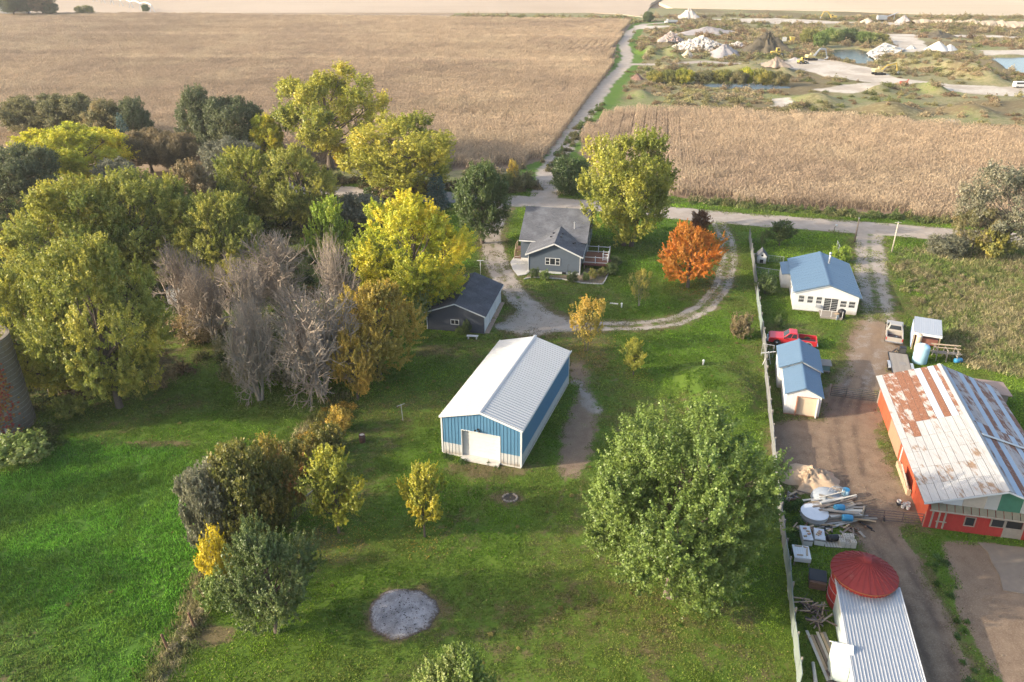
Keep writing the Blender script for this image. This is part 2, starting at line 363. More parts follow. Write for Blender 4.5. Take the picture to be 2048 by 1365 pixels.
HILLS = [(1325,84,20,9,3.0),(1300,106,22,9,3.2),(1345,110,20,8,3.),(1500,140,60,8,2.2),(1330,135,18,8,1.8),(1560,140,18,7,3.5),(1880,135,48,20,4.0),(1950,155,40,14,3.2),(1810,130,30,10,2.5),(1750,178,30,8,2.2),(1860,178,22,8,3.4),
         (1640,205,50,8,2.6),(1780,222,60,8,2.4),(1940,225,60,9,2.6),(1280,190,22,9,1.6),(1350,60,40,9,1.5),(1440,62,50,9,2.5),(1680,55,120,10,2.0),(1900,60,120,10,2.5),(1400,200,40,10,1.2)]
def mid_height(X, Y):
    pale, water, crop, ft = mid_masks(X, Y)
    inq = (1-crop)*sstep(165, 185, Y)*(1-ft)
    z = 0*X
    for px, py, rx, ry, h in HILLS:
        cx, cy_, _ = g(px, py); k = cy_/200.
        e = np.hypot((X-cx)/(rx*k*.13), (Y-cy_)/(ry*k*1.0)); z = z + h*sstep(1.2, 0, e+.35*(fbm(X, Y, 8, 17)-.5))
    z = z*(1-pale*.8) + 1.3*(fbm(X, Y, 14, 19)-.5)*(1-pale)
    z = z*inq*sstep(600, 560, Y)
    dig = sstep(-1, 3, water); z = z*(1-dig) - 1.6*dig
    return z*sstep(160, 166, Y)
def mid_fields(X, Y):
    pale, water, crop, ft = mid_masks(X, Y); o = np.ones_like(X)
    worn = .75*sstep(.42, .62, fbm(X, Y, 26, 23)); weeds = .58+.42*sstep(.35, .6, fbm(X, Y, 18, 25))
    verge = sstep(9, 5, dseg(X, Y, FIELD_TRACK)); worn = worn*(1-verge); weeds = weeds*(1-.8*verge)
    z1 = np.stack([ft*.9, crop, worn, 0*o], -1); z2 = np.stack([.3*o, weeds, np.clip(pale, 0, 1), o], -1)
    lab = np.zeros(X.shape, int); lab[crop > .5] = 1; lab[pale > .5] = 2; lab[ft > .5] = 3
    return z1, z2, lab
grid_objects(-42, 420, 160, 680, 2.0, mid_height, mid_fields, ['scrubland','crop_soil','quarry_floor','field_track'], M_GROUND)
def water_material(name, col, rough):
    t = NT(name); n = t.noise(t.coord('Position'), .9, 3); t.principled(col, rough, 0, t.bump(n, .15, .08), .18 if col[2] > .1 else .07); return t.m
for k, (q, col) in enumerate(zip(PONDS, [(.020,.026,.015),(.045,.050,.032),(.12,.145,.145)])):
    c = np.mean(q, 0); m = MB(); pts = [(c[0]+(x-c[0])*1.12, c[1]+(y-c[1])*1.2, -.75) for x, y in q]; m.add(pts, [tuple(range(len(pts)))])
    tag(m.build('pond_water', water_material('pond_water_%d' % k, col, .22)), kind='structure')
# ---- the land to the horizon
t = NT('soil_far'); pos = t.coord('Position')
c = t.mix(t.ramp(t.noise(pos, .01, 3), .4, .6), (.26,.195,.13), (.20,.15,.10)); t.principled(c, 1., 0, None, .05); M_SOIL = t.m
m = MB(); m.add([(-5000,-300,-2.6),(5000,-300,-2.6),(5000,7000,-2.6),(-5000,7000,-2.6)], [(0,1,2,3)])
tag(m.build('ground', M_SOIL), kind='structure')
m = MB()                                                       # soil under the corn, outside the two fine sheets
m.add([(-900,160,-.03),(-42,160,-.03),(-42,680,-.03),(-900,680,-.03)], [(0,1,2,3)]).add([(420,160,-.03),(900,160,-.03),(900,680,-.03),(420,680,-.03)], [(0,1,2,3)])
m.add([(-400,22,-.03),(-112,22,-.03),(-112,160,-.03),(-400,160,-.03)], [(0,1,2,3)]).add([(118,22,-.03),(400,22,-.03),(400,160,-.03),(118,160,-.03)], [(0,1,2,3)])
tag(m.build('crop_soil', M_SOIL), kind='structure')
def far_material(name, a, b):
    t = NT(name); pos = t.coord('Position')
    n = t.noise(pos, .006, 4, .6, (1, .35, 1)); n2 = t.noise(pos, .5, 3, .7); n3 = t.noise(pos, .05, 3, .6, (.15, 1, 1))
    c = t.mix(t.ramp(n, .35, .65), a, b); c = t.mix(t.math('MULTIPLY', n2, .5), c, tuple(x*.66 for x in a)); c = t.mix(t.ramp(n3, .45, .7, 0, .35), c, tuple(x*.8 for x in b))
    t.principled(c, 1., 0, t.bump(n2, .9, .6), .02); return t.m
M_FAR1 = far_material('far_corn', (.42,.335,.25), (.36,.285,.21)); M_FAR2 = far_material('far_stubble', (.48,.395,.28), (.43,.35,.25))
yF = g(1024, 27)[1]
def slab(name, pts, z0, z1, mat):
    m = MB(); n = len(pts); m.add([(x,y,z0) for x, y in pts]+[(x,y,z1) for x, y in pts], [tuple(range(n, 2*n))]+[(i,(i+1)%n,n+(i+1)%n,n+i) for i in range(n)])
    return tag(m.build(name, mat), kind='structure')
slab('far_field', [(-2200,640)]+[(-330,628),(60,628)]+P2((1245,30),(1290,36),(1302,8))+[(270,1300),(260,6000),(-2200,6000)], -2, .3, M_FAR1)
slab('far_field', P2((1318,6),(1345,17),(1500,20),(1700,24),(1850,30),(2060,33))+[(900,640),(2200,640),(2200,6000),(275,6000),(285,1300)], -2, .22, M_FAR2)
slab('far_field', [(-5000,560),(-2210,640),(-2210,6000),(-5000,6000)], -2, .3, M_FAR2)
slab('far_field', [(2210,640),(5000,600),(5000,6000),(2210,6000)], -2, .3, M_FAR1)
# ================================================================== SCATTER (uncountable growth: one object each)
def scatter(name, protos, P, rot, scl, idx, colr, label=None, cat=None, tilt=None):
    pc = bpy.data.collections.new(name+'_kinds')
    for o in protos:
        if o.name not in pc.objects: pc.objects.link(o)
    me = bpy.data.meshes.new(name); me.vertices.add(len(P)); me.vertices.foreach_set('co', np.ascontiguousarray(P, np.float32).ravel())
    rv = np.zeros((len(P),3), np.float32); rv[:,2] = rot
    if tilt is not None: rv[:,:2] = tilt
    sv = np.asarray(scl, np.float32); sv = np.repeat(sv[:,None], 3, 1) if sv.ndim == 1 else sv
    for an, typ, key, arr in (('rot','FLOAT_VECTOR','vector',rv),('scl','FLOAT_VECTOR','vector',sv),('idx','INT','value',np.asarray(idx, np.int32)),('gcol','FLOAT_COLOR','color',np.concatenate([colr, np.ones((len(P),1))], 1).astype(np.float32))):
        a = me.attributes.new(an, typ, 'POINT'); a.data.foreach_set(key, np.ascontiguousarray(arr).ravel())
    o = link(name, me); tag(o, label, cat, None, 'stuff')
    ng = bpy.data.node_groups.new(name+'_nodes', 'GeometryNodeTree')
    ng.interface.new_socket('Geometry', in_out='INPUT', socket_type='NodeSocketGeometry'); ng.interface.new_socket('Geometry', in_out='OUTPUT', socket_type='NodeSocketGeometry')
    N = ng.nodes; L = ng.links; gi = N.new('NodeGroupInput'); go = N.new('NodeGroupOutput'); ip = N.new('GeometryNodeInstanceOnPoints'); ci = N.new('GeometryNodeCollectionInfo')
    ci.inputs['Collection'].default_value = pc; ci.inputs['Separate Children'].default_value = True; ci.inputs['Reset Children'].default_value = True
    def na(nm, dt):
        k = N.new('GeometryNodeInputNamedAttribute'); k.data_type = dt; k.inputs['Name'].default_value = nm; return k.outputs['Attribute']
    er = N.new('FunctionNodeEulerToRotation'); L.new(na('rot','FLOAT_VECTOR'), er.inputs[0]); L.new(er.outputs[0], ip.inputs['Rotation'])
    L.new(gi.outputs[0], ip.inputs['Points']); L.new(ci.outputs[0], ip.inputs['Instance']); ip.inputs['Pick Instance'].default_value = True
    L.new(na('idx','INT'), ip.inputs['Instance Index']); L.new(na('scl','FLOAT_VECTOR'), ip.inputs['Scale']); L.new(ip.outputs[0], go.inputs[0])
    md = o.modifiers.new('scatter', 'NODES'); md.node_group = ng
    return o
def proto(name, me): return bpy.data.objects.new(name, me)       # only a pattern for scatter(): never linked to the scene
def blade_material(name, base_dark=.55, transl=.35, var=.5):
    t = NT(name); c = t.attr('gcol', 'Color', 'INSTANCER'); r = t.attr('rnd')
    c = t.mix(t.math('MULTIPLY', r, var), c, (.30,.25,.12)) if var < 0 else t.mix(r, tuple([0,0,0]), c, 'MIX') if False else c
    hs = t.n('ShaderNodeHueSaturation'); t.l(c, hs.inputs['Color']); t.l(t.math('ADD', t.math('MULTIPLY', r, var), 1-var*.5), hs.inputs['Value'])
    d = t.n('ShaderNodeBsdfDiffuse'); tr = t.n('ShaderNodeBsdfTranslucent'); mx = t.n('ShaderNodeMixShader'); mx.inputs[0].default_value = transl
    t.l(hs.outputs[0], d.inputs[0]); t.l(hs.outputs[0], tr.inputs[0]); t.l(d.outputs[0], mx.inputs[1]); t.l(tr.outputs[0], mx.inputs[2]); t.l(mx.outputs[0], t.out.inputs[0]); return t.m
M_BLADE = blade_material('grass_blade', var=1.15)
def blades(n, size, h0, h1, w, seed, lean=.5):
    r = np.random.default_rng(seed); x = (r.random((n,2))-.5)*size; a = r.random(n)*6.283; h = h0+(h1-h0)*r.random(n); ln = lean*h*r.random(n); b = r.random(n)*6.283
    z = np.zeros(n); dx = np.cos(a)*w/2; dy = np.sin(a)*w/2
    A = np.stack([x[:,0]-dx, x[:,1]-dy, z], -1); B = np.stack([x[:,0]+dx, x[:,1]+dy, z], -1); C = np.stack([x[:,0]+np.cos(b)*ln, x[:,1]+np.sin(b)*ln, h], -1)
    V = np.stack([A, B, C], 1).reshape(-1, 3); return npmesh('blades', V, np.arange(3*n).reshape(n, 3), M_BLADE, {'rnd':('FLOAT', np.repeat(r.random(n), 3).astype(np.float32))})
def jgrid(x0, x1, y0, y1, st, seed, j=.8):
    r = np.random.default_rng(seed); X, Y = np.meshgrid(np.arange(x0, x1, st), np.arange(y0, y1, st)); X = X.ravel(); Y = Y.ravel()
    return X+(r.random(len(X))-.5)*st*j, Y+(r.random(len(X))-.5)*st*j, r
def infr(X, Y, pad=60):
    d = Y*CP+CAM_H*SP; px = 1024+F_PX*X/d; py = 682.5-F_PX*(Y*SP-CAM_H*CP)/d
    return (px > -pad) & (px < 2048+pad) & (py < 1365+pad)
def grass_scatter():
    pr = [proto('grass_a1', blades(240, 1.3, .04, .13, .075, 1, .9)), proto('grass_a2', blades(240, 1.3, .04, .15, .075, 2, .9)),
          proto('grass_b1', blades(170, 1.3, .10, .34, .08, 3, .8)), proto('grass_b2', blades(170, 1.3, .08, .38, .08, 4, .9)),
          proto('grass_c1', blades(120, 1.6, .2, .75, .07, 5, .9)), proto('grass_c2', blades(120, 1.6, .15, .6, .07, 6, 1.0))]
    outs = []
    for (y0, y1, st, k) in ((24, 70, .95, 1.0), (70, 112, 1.3, 1.4), (112, 160, 1.9, 2.0)):
        X, Y, r = jgrid(-112, 116, y0, y1, st, int(y0)); ok = infr(X, Y); X, Y = X[ok], Y[ok]; m = near_masks(X, Y)
        n = len(X); u = r.random(n); hard = np.maximum.reduce([m['road'], m['drive'], m['wdrive'], m['dirt'], m['crop'], m['ft']])
        keep = (u > hard*1.9-.35) & (u > m['worn']*.8-.35)
        typ = np.where(m['weeds'] > .45+.2*(r.random(n)-.5), 2, np.where(m['lush'] > .5, 1, 0)); idx = typ*2+(r.random(n) > .5)
        Z = near_height(X, Y)-.01
        big = fbm(X, Y, 14, 41); md = fbm(X, Y, 3.5, 43); A = np.array(GRASS_A)*1.12; B = np.array(GRASS_B)*1.1; L_ = np.array(LUSH)*1.15
        c = A+(B-A)*sstep(.38, .62, big)[:,None]; c = c*(1-.35*sstep(.45, .7, md))[:,None]
        dry = sstep(.52, .75, fbm(X, Y, 7, 45))*.4; c = c+(np.array([.17,.145,.055])-c)*dry[:,None]
        c = np.where((typ == 1)[:,None], (L_+(np.array([.14,.175,.03])-L_)*(.4*sstep(.45, .65, fbm(X, Y, 5, 91)))[:,None])*(.75+.55*md)[:,None], c)
        wc = np.array([.29,.25,.13])+(np.array([.13,.17,.045])-np.array([.29,.25,.13]))*sstep(.4, .6, fbm(X, Y, 4, 47))[:,None]; wc = wc*(.8+.4*sstep(-.4, .4, np.sin((X*.45-Y*.89)*1.9)))[:,None]
        c = np.where((typ == 2)[:,None], wc, c)
        c = c+(np.array([.16,.115,.065])-c)*np.clip(m['worn']*.85, 0, .8)[:,None]
        c = c*(.82+.36*r.random(n))[:,None]; c = c*(1+.10*np.where(typ == 0, sstep(-.3, .3, np.sin((X*.33+Y*.95)*2.1+1.3*np.sin(X*.05))), .5))[:,None]
        s = k*(.85+.4*r.random(n)); s3 = np.stack([s, s, s*np.where(typ == 2, .8, .75)/np.sqrt(k)*(1-.45*m['worn'])], -1)
        outs.append((np.stack([X,Y,Z],-1)[keep], (r.random(n)*6.283)[keep], s3[keep], idx[keep], c[keep]))
    P, R_, S, I, C = [np.concatenate(q) for q in zip(*outs)]
    scatter('lawn_grass', pr, P, R_, S, I, C, 'short green lawn and pasture grass covering the farmstead ground', 'grass')
grass_scatter()
# ---- corn
def corn_patch(seed, rows=4, L=3.6, gap=0.76, step=.3, dense=1.):
    r = np.random.default_rng(seed); V = []; Fc = []; rn = []; hh = []
    def tri(a, b, c, k):
        i = len(V); V.extend([a, b, c]); Fc.append((i, i+1, i+2)); rn.extend([k]*3)
    for i in range(rows):
        x = (i-(rows-1)/2)*gap
        for y in np.arange(-L/2, L/2, step):
            px = x+r.normal()*.05; py = y+r.normal()*.06; h = 2.1+.35*r.random(); k = r.random(); a = r.random()*3.14
            dx, dy = .03*math.cos(a), .03*math.sin(a); lx, ly = r.normal()*.12, r.normal()*.12
            tri((px-dx,py-dy,0),(px+dx,py+dy,0),(px+lx,py+ly,h), k*.6)
            for q in range(6):
                z = h*(.28+.12*q)+r.normal()*.08; b = r.random()*6.283; ll = .45+.3*r.random(); ex, ey = px+math.cos(b)*ll, py+math.sin(b)*ll
                wx, wy = -math.sin(b)*.055, math.cos(b)*.055; mz = z+.15+.1*r.random(); mx_, my_ = px+math.cos(b)*ll*.5, py+math.sin(b)*ll*.5
                kk = .35*k+.65*r.random()
                tri((px,py,z),(mx_-wx,my_-wy,mz),(mx_+wx,my_+wy,mz), kk); tri((mx_+wx,my_+wy,mz),(mx_-wx,my_-wy,mz),(ex,ey,z-.35*r.random()), kk)
    return npmesh('corn', np.array(V), np.array(Fc), M_BLADE_CORN, {'rnd':('FLOAT', np.array(rn, np.float32))})
M_BLADE_CORN = blade_material('dry_corn', transl=.25, var=.55)
def corn_scatter(name, poly, label, ang, gaps, seed):
    pr = [proto(name+'_%d' % k, corn_patch(seed+k)) for k in range(5)]
    xs = [p[0] for p in poly]; ys = [p[1] for p in poly]; ca, sa = math.cos(ang), math.sin(ang)
    # lattice along the rows
    cx, cy_ = np.mean(xs), np.mean(ys); R = math.hypot(max(xs)-min(xs), max(ys)-min(ys))/2+10
    U, W = np.meshgrid(np.arange(-R, R, 3.04), np.arange(-R, R, 3.6)); r = np.random.default_rng(seed)
    U = U.ravel(); W = W.ravel()+r.normal(size=U.size)*.15
    X = cx+U*ca-W*sa; Y = cy_+U*sa+W*ca
    ok = infr(X, Y, 260) & (spoly(X, Y, poly) > .8); X, Y = X[ok], Y[ok]; n = len(X)
    thin = np.zeros(n)
    for (px, py, rx, ry, a) in gaps:
        gx, gy, _ = g(px, py); thin = np.maximum(thin, a*sstep(1.3, .3, np.hypot((X-gx)/rx, (Y-gy)/ry)))
    keep = r.random(n) > thin*.12; X, Y, thin = X[keep], Y[keep], thin[keep]; n = len(X)
    base = np.array([.415,.31,.202]); b2 = np.array([.36,.268,.18]); b3 = np.array([.46,.355,.23])
    c = base+(b2-base)*sstep(.4, .65, fbm(X, Y, 45, 51))[:,None]; c = c+(b3-c)*(.6*sstep(.5, .7, fbm(X, Y, 16, 53)))[:,None]
    c = c*(.88+.24*r.random(n))[:,None]
    for q_ in (((-300,118),(1200,128)), ((-300,232),(500,236),(1130,246)), ((-300,70),(1240,80))): c = c*(1+.16*sstep(7, 2, dseg(X, Y, P2(*q_))))[:,None]
    c = c*(1-.12*sstep(.55, .75, fbm(X*.5, Y*1.6, 30, 57)))[:,None]
    s = np.stack([np.full(n, 1.), np.full(n, 1.04), (.9+.2*fbm(X, Y, 25, 55)+.08*r.normal(size=n))*(1-.2*thin)], -1)
    s[:,0] *= (1-.3*np.clip(thin*1.6, 0, 1))
    Z = np.where((X > -42) & (Y > 160), 0., 0.)-.02
    scatter(name, pr, np.stack([X,Y,Z],-1), ang+np.where(r.random(n) > .5, math.pi, 0), s, r.integers(0, 5, n), c, label, 'corn')
corn_scatter('corn_field', CORN_A, 'wide field of dry tan corn left of the field track', math.radians(-12), [(1170,100,26,26,.95),(1060,180,18,12,.5),(960,240,14,9,.5)], 100)
corn_scatter('corn_field', CORN_B, 'dry tan corn field between the gravel road and the quarry', math.radians(-10), [(1265,255,8,22,.22),(1320,262,9,26,.2)], 200)
# ================================================================== TREES
def leaf_material(name, stops, transl=.4, var=.55, shift=.18):
    t = NT(name); turn = t.attr('turn'); r = t.attr('rnd'); oi = t.n('ShaderNodeObjectInfo').outputs['Random']
    f = t.math('ADD', turn, t.math('MULTIPLY', t.math('SUBTRACT', oi, .5), shift), True)
    c = t.cramp(f, [(q, tuple(min(.8, x*1.45) for x in cl)) for q, cl in stops])
    hs = t.n('ShaderNodeHueSaturation'); t.l(c, hs.inputs['Color']); t.l(t.math('ADD', t.math('MULTIPLY', r, var), 1-var*.5), hs.inputs['Value'])
    d = t.n('ShaderNodeBsdfDiffuse'); tr = t.n('ShaderNodeBsdfTranslucent'); gl = t.n('ShaderNodeBsdfGlossy'); gl.inputs['Roughness'].default_value = .45; gl.inputs['Color'].default_value = (.9,.9,.9,1)
    mx = t.n('ShaderNodeMixShader'); mx.inputs[0].default_value = transl; m2 = t.n('ShaderNodeMixShader'); m2.inputs[0].default_value = .025
    t.l(hs.outputs[0], d.inputs[0]); t.l(hs.outputs[0], tr.inputs[0]); t.l(d.outputs[0], mx.inputs[1]); t.l(tr.outputs[0], mx.inputs[2])
    t.l(mx.outputs[0], m2.inputs[1]); t.l(gl.outputs[0], m2.inputs[2]); t.l(m2.outputs[0], t.out.inputs[0]); return t.m
LM = dict(
 midgreen=leaf_material('leaf_mid_green', [(0,(.050,.080,.022)),(.5,(.098,.128,.038)),(1,(.20,.20,.075))]),
 green=leaf_material('leaf_green', [(0,(.062,.102,.020)),(.45,(.125,.172,.036)),(.75,(.22,.235,.085)),(1,(.34,.31,.09))]), goldlime=leaf_material('leaf_gold_lime', [(0,(.11,.135,.02)),(.4,(.24,.24,.03)),(.75,(.40,.33,.035)),(1,(.52,.36,.05))]),
 yellowgreen=leaf_material('leaf_yellow_green', [(0,(.080,.108,.018)),(.4,(.175,.19,.028)),(.72,(.30,.275,.038)),(1,(.43,.33,.042))]),
 olivegold=leaf_material('leaf_olive_gold', [(0,(.072,.096,.018)),(.42,(.16,.175,.030)),(.78,(.30,.27,.042)),(1,(.44,.32,.05))]),
 bright=leaf_material('leaf_bright_yellow', [(0,(.10,.145,.018)),(.4,(.24,.265,.022)),(.72,(.43,.375,.028)),(1,(.56,.385,.03))]),
 lime=leaf_material('leaf_lime', [(0,(.10,.155,.02)),(.6,(.21,.27,.03)),(1,(.36,.33,.04))]),
 orange=leaf_material('leaf_orange', [(0,(.10,.085,.015)),(.25,(.30,.135,.018)),(.6,(.44,.15,.018)),(1,(.50,.22,.03))]),
 darkred=leaf_material('leaf_dark_red', [(0,(.085,.040,.016)),(1,(.20,.07,.025))]),
 golden=leaf_material('leaf_golden_brown', [(0,(.125,.118,.024)),(.4,(.28,.21,.035)),(.8,(.43,.28,.05)),(1,(.46,.25,.05))]),
 oak=leaf_material('leaf_oak_olive', [(0,(.070,.078,.032)),(.5,(.135,.128,.052)),(1,(.24,.18,.08))]),
 oakdark=leaf_material('leaf_oak_dark', [(0,(.050,.066,.028)),(.6,(.088,.102,.042)),(1,(.15,.14,.06))]),
 brown=leaf_material('leaf_brown', [(0,(.085,.075,.036)),(.5,(.165,.125,.06)),(1,(.25,.17,.08))]),
 greyolive=leaf_material('leaf_grey_olive', [(0,(.085,.092,.055)),(.6,(.15,.145,.092)),(1,(.27,.22,.14))]),
 darkgreen=leaf_material('leaf_dark_green', [(0,(.038,.062,.016)),(.7,(.075,.105,.028)),(1,(.14,.15,.04))]),
 spruce=leaf_material('needle_blue', [(0,(.040,.070,.060)),(1,(.10,.145,.125))], .1),
 yellow=leaf_material('leaf_yellow', [(0,(.22,.20,.02)),(.5,(.38,.30,.02)),(1,(.46,.34,.03))]),
 vine=leaf_material('leaf_vine', [(0,(.050,.065,.014)),(.45,(.105,.105,.022)),(.7,(.22,.17,.03)),(.9,(.26,.11,.035)),(1,(.26,.035,.03))]),
 willow=leaf_material('leaf_willow', [(0,(.075,.10,.03)),(.5,(.17,.165,.04)),(1,(.33,.26,.04))]),
)
M_BARK = mk('bark', (.115,.09,.07), .95, 0, .4, 6, .6); M_BARKPALE = mk('bark_pale', (.24,.205,.175), .95, 0, .35, 6, .5); M_TWIG = mk('twig_grey', (.275,.225,.175), .95, 0, .3, 3)
def nrm(a): return a/np.maximum(np.linalg.norm(a, axis=-1, keepdims=True), 1e-9)
def crown(seed, R, z0, z1, nb, shoots, lps, leaf, up=.8, L=1.2, blobr=.40, shape='round', turnbias=(.15,.55), flat=.0, droop=0., shootw=.16):
    """leaf mesh: clumps spread through the crown's volume, each clump made of leafy shoots. returns mesh, clump centres"""
    r = np.random.default_rng(seed); zc = (z0+z1)/2; hz = (z1-z0)/2
    d = nrm(r.normal(size=(nb,3))); k = np.arange(nb); ph = k*2.39996; zz = 1-2*(k+.5)/nb
    d = np.stack([np.sqrt(1-zz**2)*np.cos(ph), np.sqrt(1-zz**2)*np.sin(ph), zz], -1)+r.normal(size=(nb,3))*.18; d = nrm(d)
    rad = (.62+.2*r.random(nb))[:,None]; rad[r.random(nb) < .18] *= .5
    wz = np.ones(nb)
    if shape == 'egg': wz = 1.0-.35*np.clip(d[:,2], -.3, 1)
    if shape == 'vase': wz = .78+.34*np.clip(d[:,2], -1, .7)
    if shape == 'cone': wz = .98-.55*d[:,2]
    if shape == 'open': rad = rad*(.8+.5*r.random((nb,1)))
    C = np.stack([d[:,0]*R*wz, d[:,1]*R*wz, zc+d[:,2]*hz], -1); C = np.stack([C[:,0]*rad[:,0], C[:,1]*rad[:,0], zc+(C[:,2]-zc)*rad[:,0]], -1)
    br = R*blobr*(.7+.6*r.random(nb)); bt = r.random(nb)
    # shoots
    bi = r.integers(0, nb, shoots); dd = nrm(r.normal(size=(shoots,3))+d[bi]*.75+np.array([0,0,.25]))
    q = br[bi]*(.45+.6*r.random(shoots)**.6)
    vs = min(1., hz/R*1.05)
    tip = C[bi]+dd*q[:,None]*np.array([1,1,vs])
    tip[:,2] = np.maximum(tip[:,2], z0*.7)
    sd = nrm(dd*.7+np.array([0,0,up])+r.normal(size=(shoots,3))*.22-np.array([0,0,droop])); sl = L*(.5+.8*r.random(shoots))
    # leaves
    n = shoots*lps; si = np.repeat(np.arange(shoots), lps); u = r.random(n)**.8
    pos = tip[si]-sd[si]*(sl[si]*(u-.35))[:,None]+nrm(r.normal(size=(n,3)))*(shootw*L*(.35+.9*u)*r.random(n)**.5)[:,None]
    nn = nrm(r.normal(size=(n,3))*.8+np.array([0,0,.4])+dd[si]*.8); a = nrm(np.cross(nn, r.normal(size=(n,3)))); b = np.cross(nn, a)
    s = leaf*(.6+.8*r.random(n))[:,None]
    V = np.stack([pos-a*s*.5, pos+b*s*.42-a*s*.05, pos+a*s*.55, pos-b*s*.42-a*s*.05], 1).reshape(-1, 3)
    rel = np.linalg.norm((pos-np.array([0,0,zc]))/np.array([R,R,hz]), axis=1)
    side = nrm(r.normal(size=3)*[1,1,.4]); turn = turnbias[0]+turnbias[1]*(.46*bt[bi][si]+.25*r.random(shoots)[si]+.2*r.random(n)+.22*np.clip(rel-.45, 0, .8)-.05+.16*((pos-np.array([0,0,zc]))/R)@side)
    rnd = .5*r.random(n)+.5*r.random(shoots)[si]
    me = npmesh('crown', V, np.arange(4*n).reshape(n, 4), None, {'turn':('FLOAT', np.repeat(np.clip(turn,0,1), 4).astype(np.float32)), 'rnd':('FLOAT', np.repeat(rnd, 4).astype(np.float32))})
    return me, C
def trunk_mesh(seed, C, z0, r0, th, lean=.02, every=1, multi=1):
    r = random.Random(seed); m = MB()
    for s in range(multi):
        ox, oy = (0, 0) if multi == 1 else (r.uniform(-.25,.25)*r0*5, r.uniform(-.25,.25)*r0*5)
        pts = [Vector((ox, oy, -.15))]; k = 6
        for i in range(1, k+1): pts.append(Vector((ox*(1+.6*i)+r.uniform(-1,1)*lean*i*th/k*2, oy*(1+.6*i)+r.uniform(-1,1)*lean*i*th/k*2, th*i/k)))
        rr = [r0*(1-.72*i/k)*(1.35 if i == 0 else 1)/(multi**.5) for i in range(k+1)]
        for i in range(k): m.tube(pts[i], pts[i+1], rr[i], rr[i+1], 8, False)
        for j, c in enumerate(C[s::multi*every]):
            c = Vector(c); zt = min(max(c.z*.62-.2*math.hypot(c.x, c.y)*.3, th*.22), th*.97); t = zt/th*k; i = min(int(t), k-1); a = pts[i].lerp(pts[i+1], t-i); ra = rr[i]*.5
            mid = a.lerp(c, .5)+Vector((r.uniform(-.3,.3), r.uniform(-.3,.3), -.12*(c-a).length*.5))
            m.tube(a, mid, ra, ra*.6, 6, False); m.tube(mid, c, ra*.6, ra*.2, 5, False)
            for q in range(3):
                e = c+Vector((r.uniform(-1,1), r.uniform(-1,1), r.uniform(0,1)))*(.22*(c-a).length); m.tube(mid.lerp(c, .4+.2*q), e, ra*.28, ra*.08, 4, False)
    me = bpy.data.meshes.new('trunk'); me.from_pydata(m.v, [], m.f); me.materials.append(M_BARK); me.polygons.foreach_set('use_smooth', [True]*len(me.polygons)); me.update(); return me
PT = {}
def defproto(key, R, H, z0, nb, shoots, lps, leaf, r0, th=None, multi=1, every=1, **kw):
    me, C = crown(hash(key) % 1 + sum(map(ord, key)), R, z0, H*.965, nb, shoots, lps, leaf, **kw)
    PT[key] = (me, trunk_mesh(sum(map(ord, key)), C, z0, r0, th or H*.72, every=every, multi=multi), R, H)
defproto('bigmaple', 6.6, 15.0, 1.2, 54, 2050, 84, .145, .42, up=.42, L=1.7, blobr=.35, turnbias=(.04,.46), shootw=.17)
defproto('maple', 4.2, 10.0, 1.1, 32, 900, 66, .135, .22, up=.45, L=1.2, blobr=.36, shape='egg', turnbias=(.1,.75))
defproto('youngmaple', 2.0, 5.6, .9, 22, 520, 34, .125, .085, up=.5, L=.65, blobr=.40, shape='egg', turnbias=(.1,.8))
defproto('youngvase', 2.2, 5.4, .9, 20, 300, 12, .15, .07, up=1.2, L=.8, blobr=.36, shape='vase', turnbias=(.1,.9), multi=2)
defproto('ash', 8.0, 15.0, 1.8, 46, 1700, 66, .185, .38, up=.45, L=1.7, blobr=.31, turnbias=(.08,.85), shootw=.21)
defproto('ash2', 6.5, 15.0, 1.4, 40, 1600, 66, .175, .34, up=.42, L=1.5, blobr=.33, turnbias=(.08,.85), shootw=.21)
defproto('oak', 7.0, 12.5, 2.2, 46, 2100, 36, .21, .4, up=.35, L=1.3, blobr=.30, turnbias=(.1,.8), shootw=.34)
defproto('oak2', 5.5, 14.0, 1.8, 36, 1400, 32, .24, .36, up=.4, L=1.3, blobr=.33, shape='egg', turnbias=(.1,.8), shootw=.34)
defproto('cottonwood', 9.5, 20.0, 4.5, 32, 1500, 38, .28, .55, up=.7, L=2.0, blobr=.27, shape='open', turnbias=(.1,.9), shootw=.26)
defproto('broad', 7.5, 17.0, 2.6, 36, 1700, 36, .245, .45, up=.6, L=1.7, blobr=.31, shape='open', turnbias=(.1,.8), shootw=.24, multi=2)
defproto('thinoak', 7.5, 14.0, 2.6, 34, 900, 26, .25, .4, up=.35, L=1.4, blobr=.26, shape='open', turnbias=(.1,.9), shootw=.36, multi=2)
defproto('shrub', 1.6, 2.6, .1, 18, 300, 16, .15, .05, up=.8, L=.6, blobr=.42, turnbias=(.1,.8), multi=3, shootw=.3)
defproto('bigshrub', 3.2, 5.0, .15, 30, 1100, 20, .17, .09, up=.6, L=.95, blobr=.34, turnbias=(.05,.78), multi=3, shootw=.3)
defproto('sparse', 3.0, 6.0, .4, 26, 420, 12, .22, .09, up=.8, L=1.0, blobr=.36, turnbias=(.1,.9), multi=3, shootw=.3)
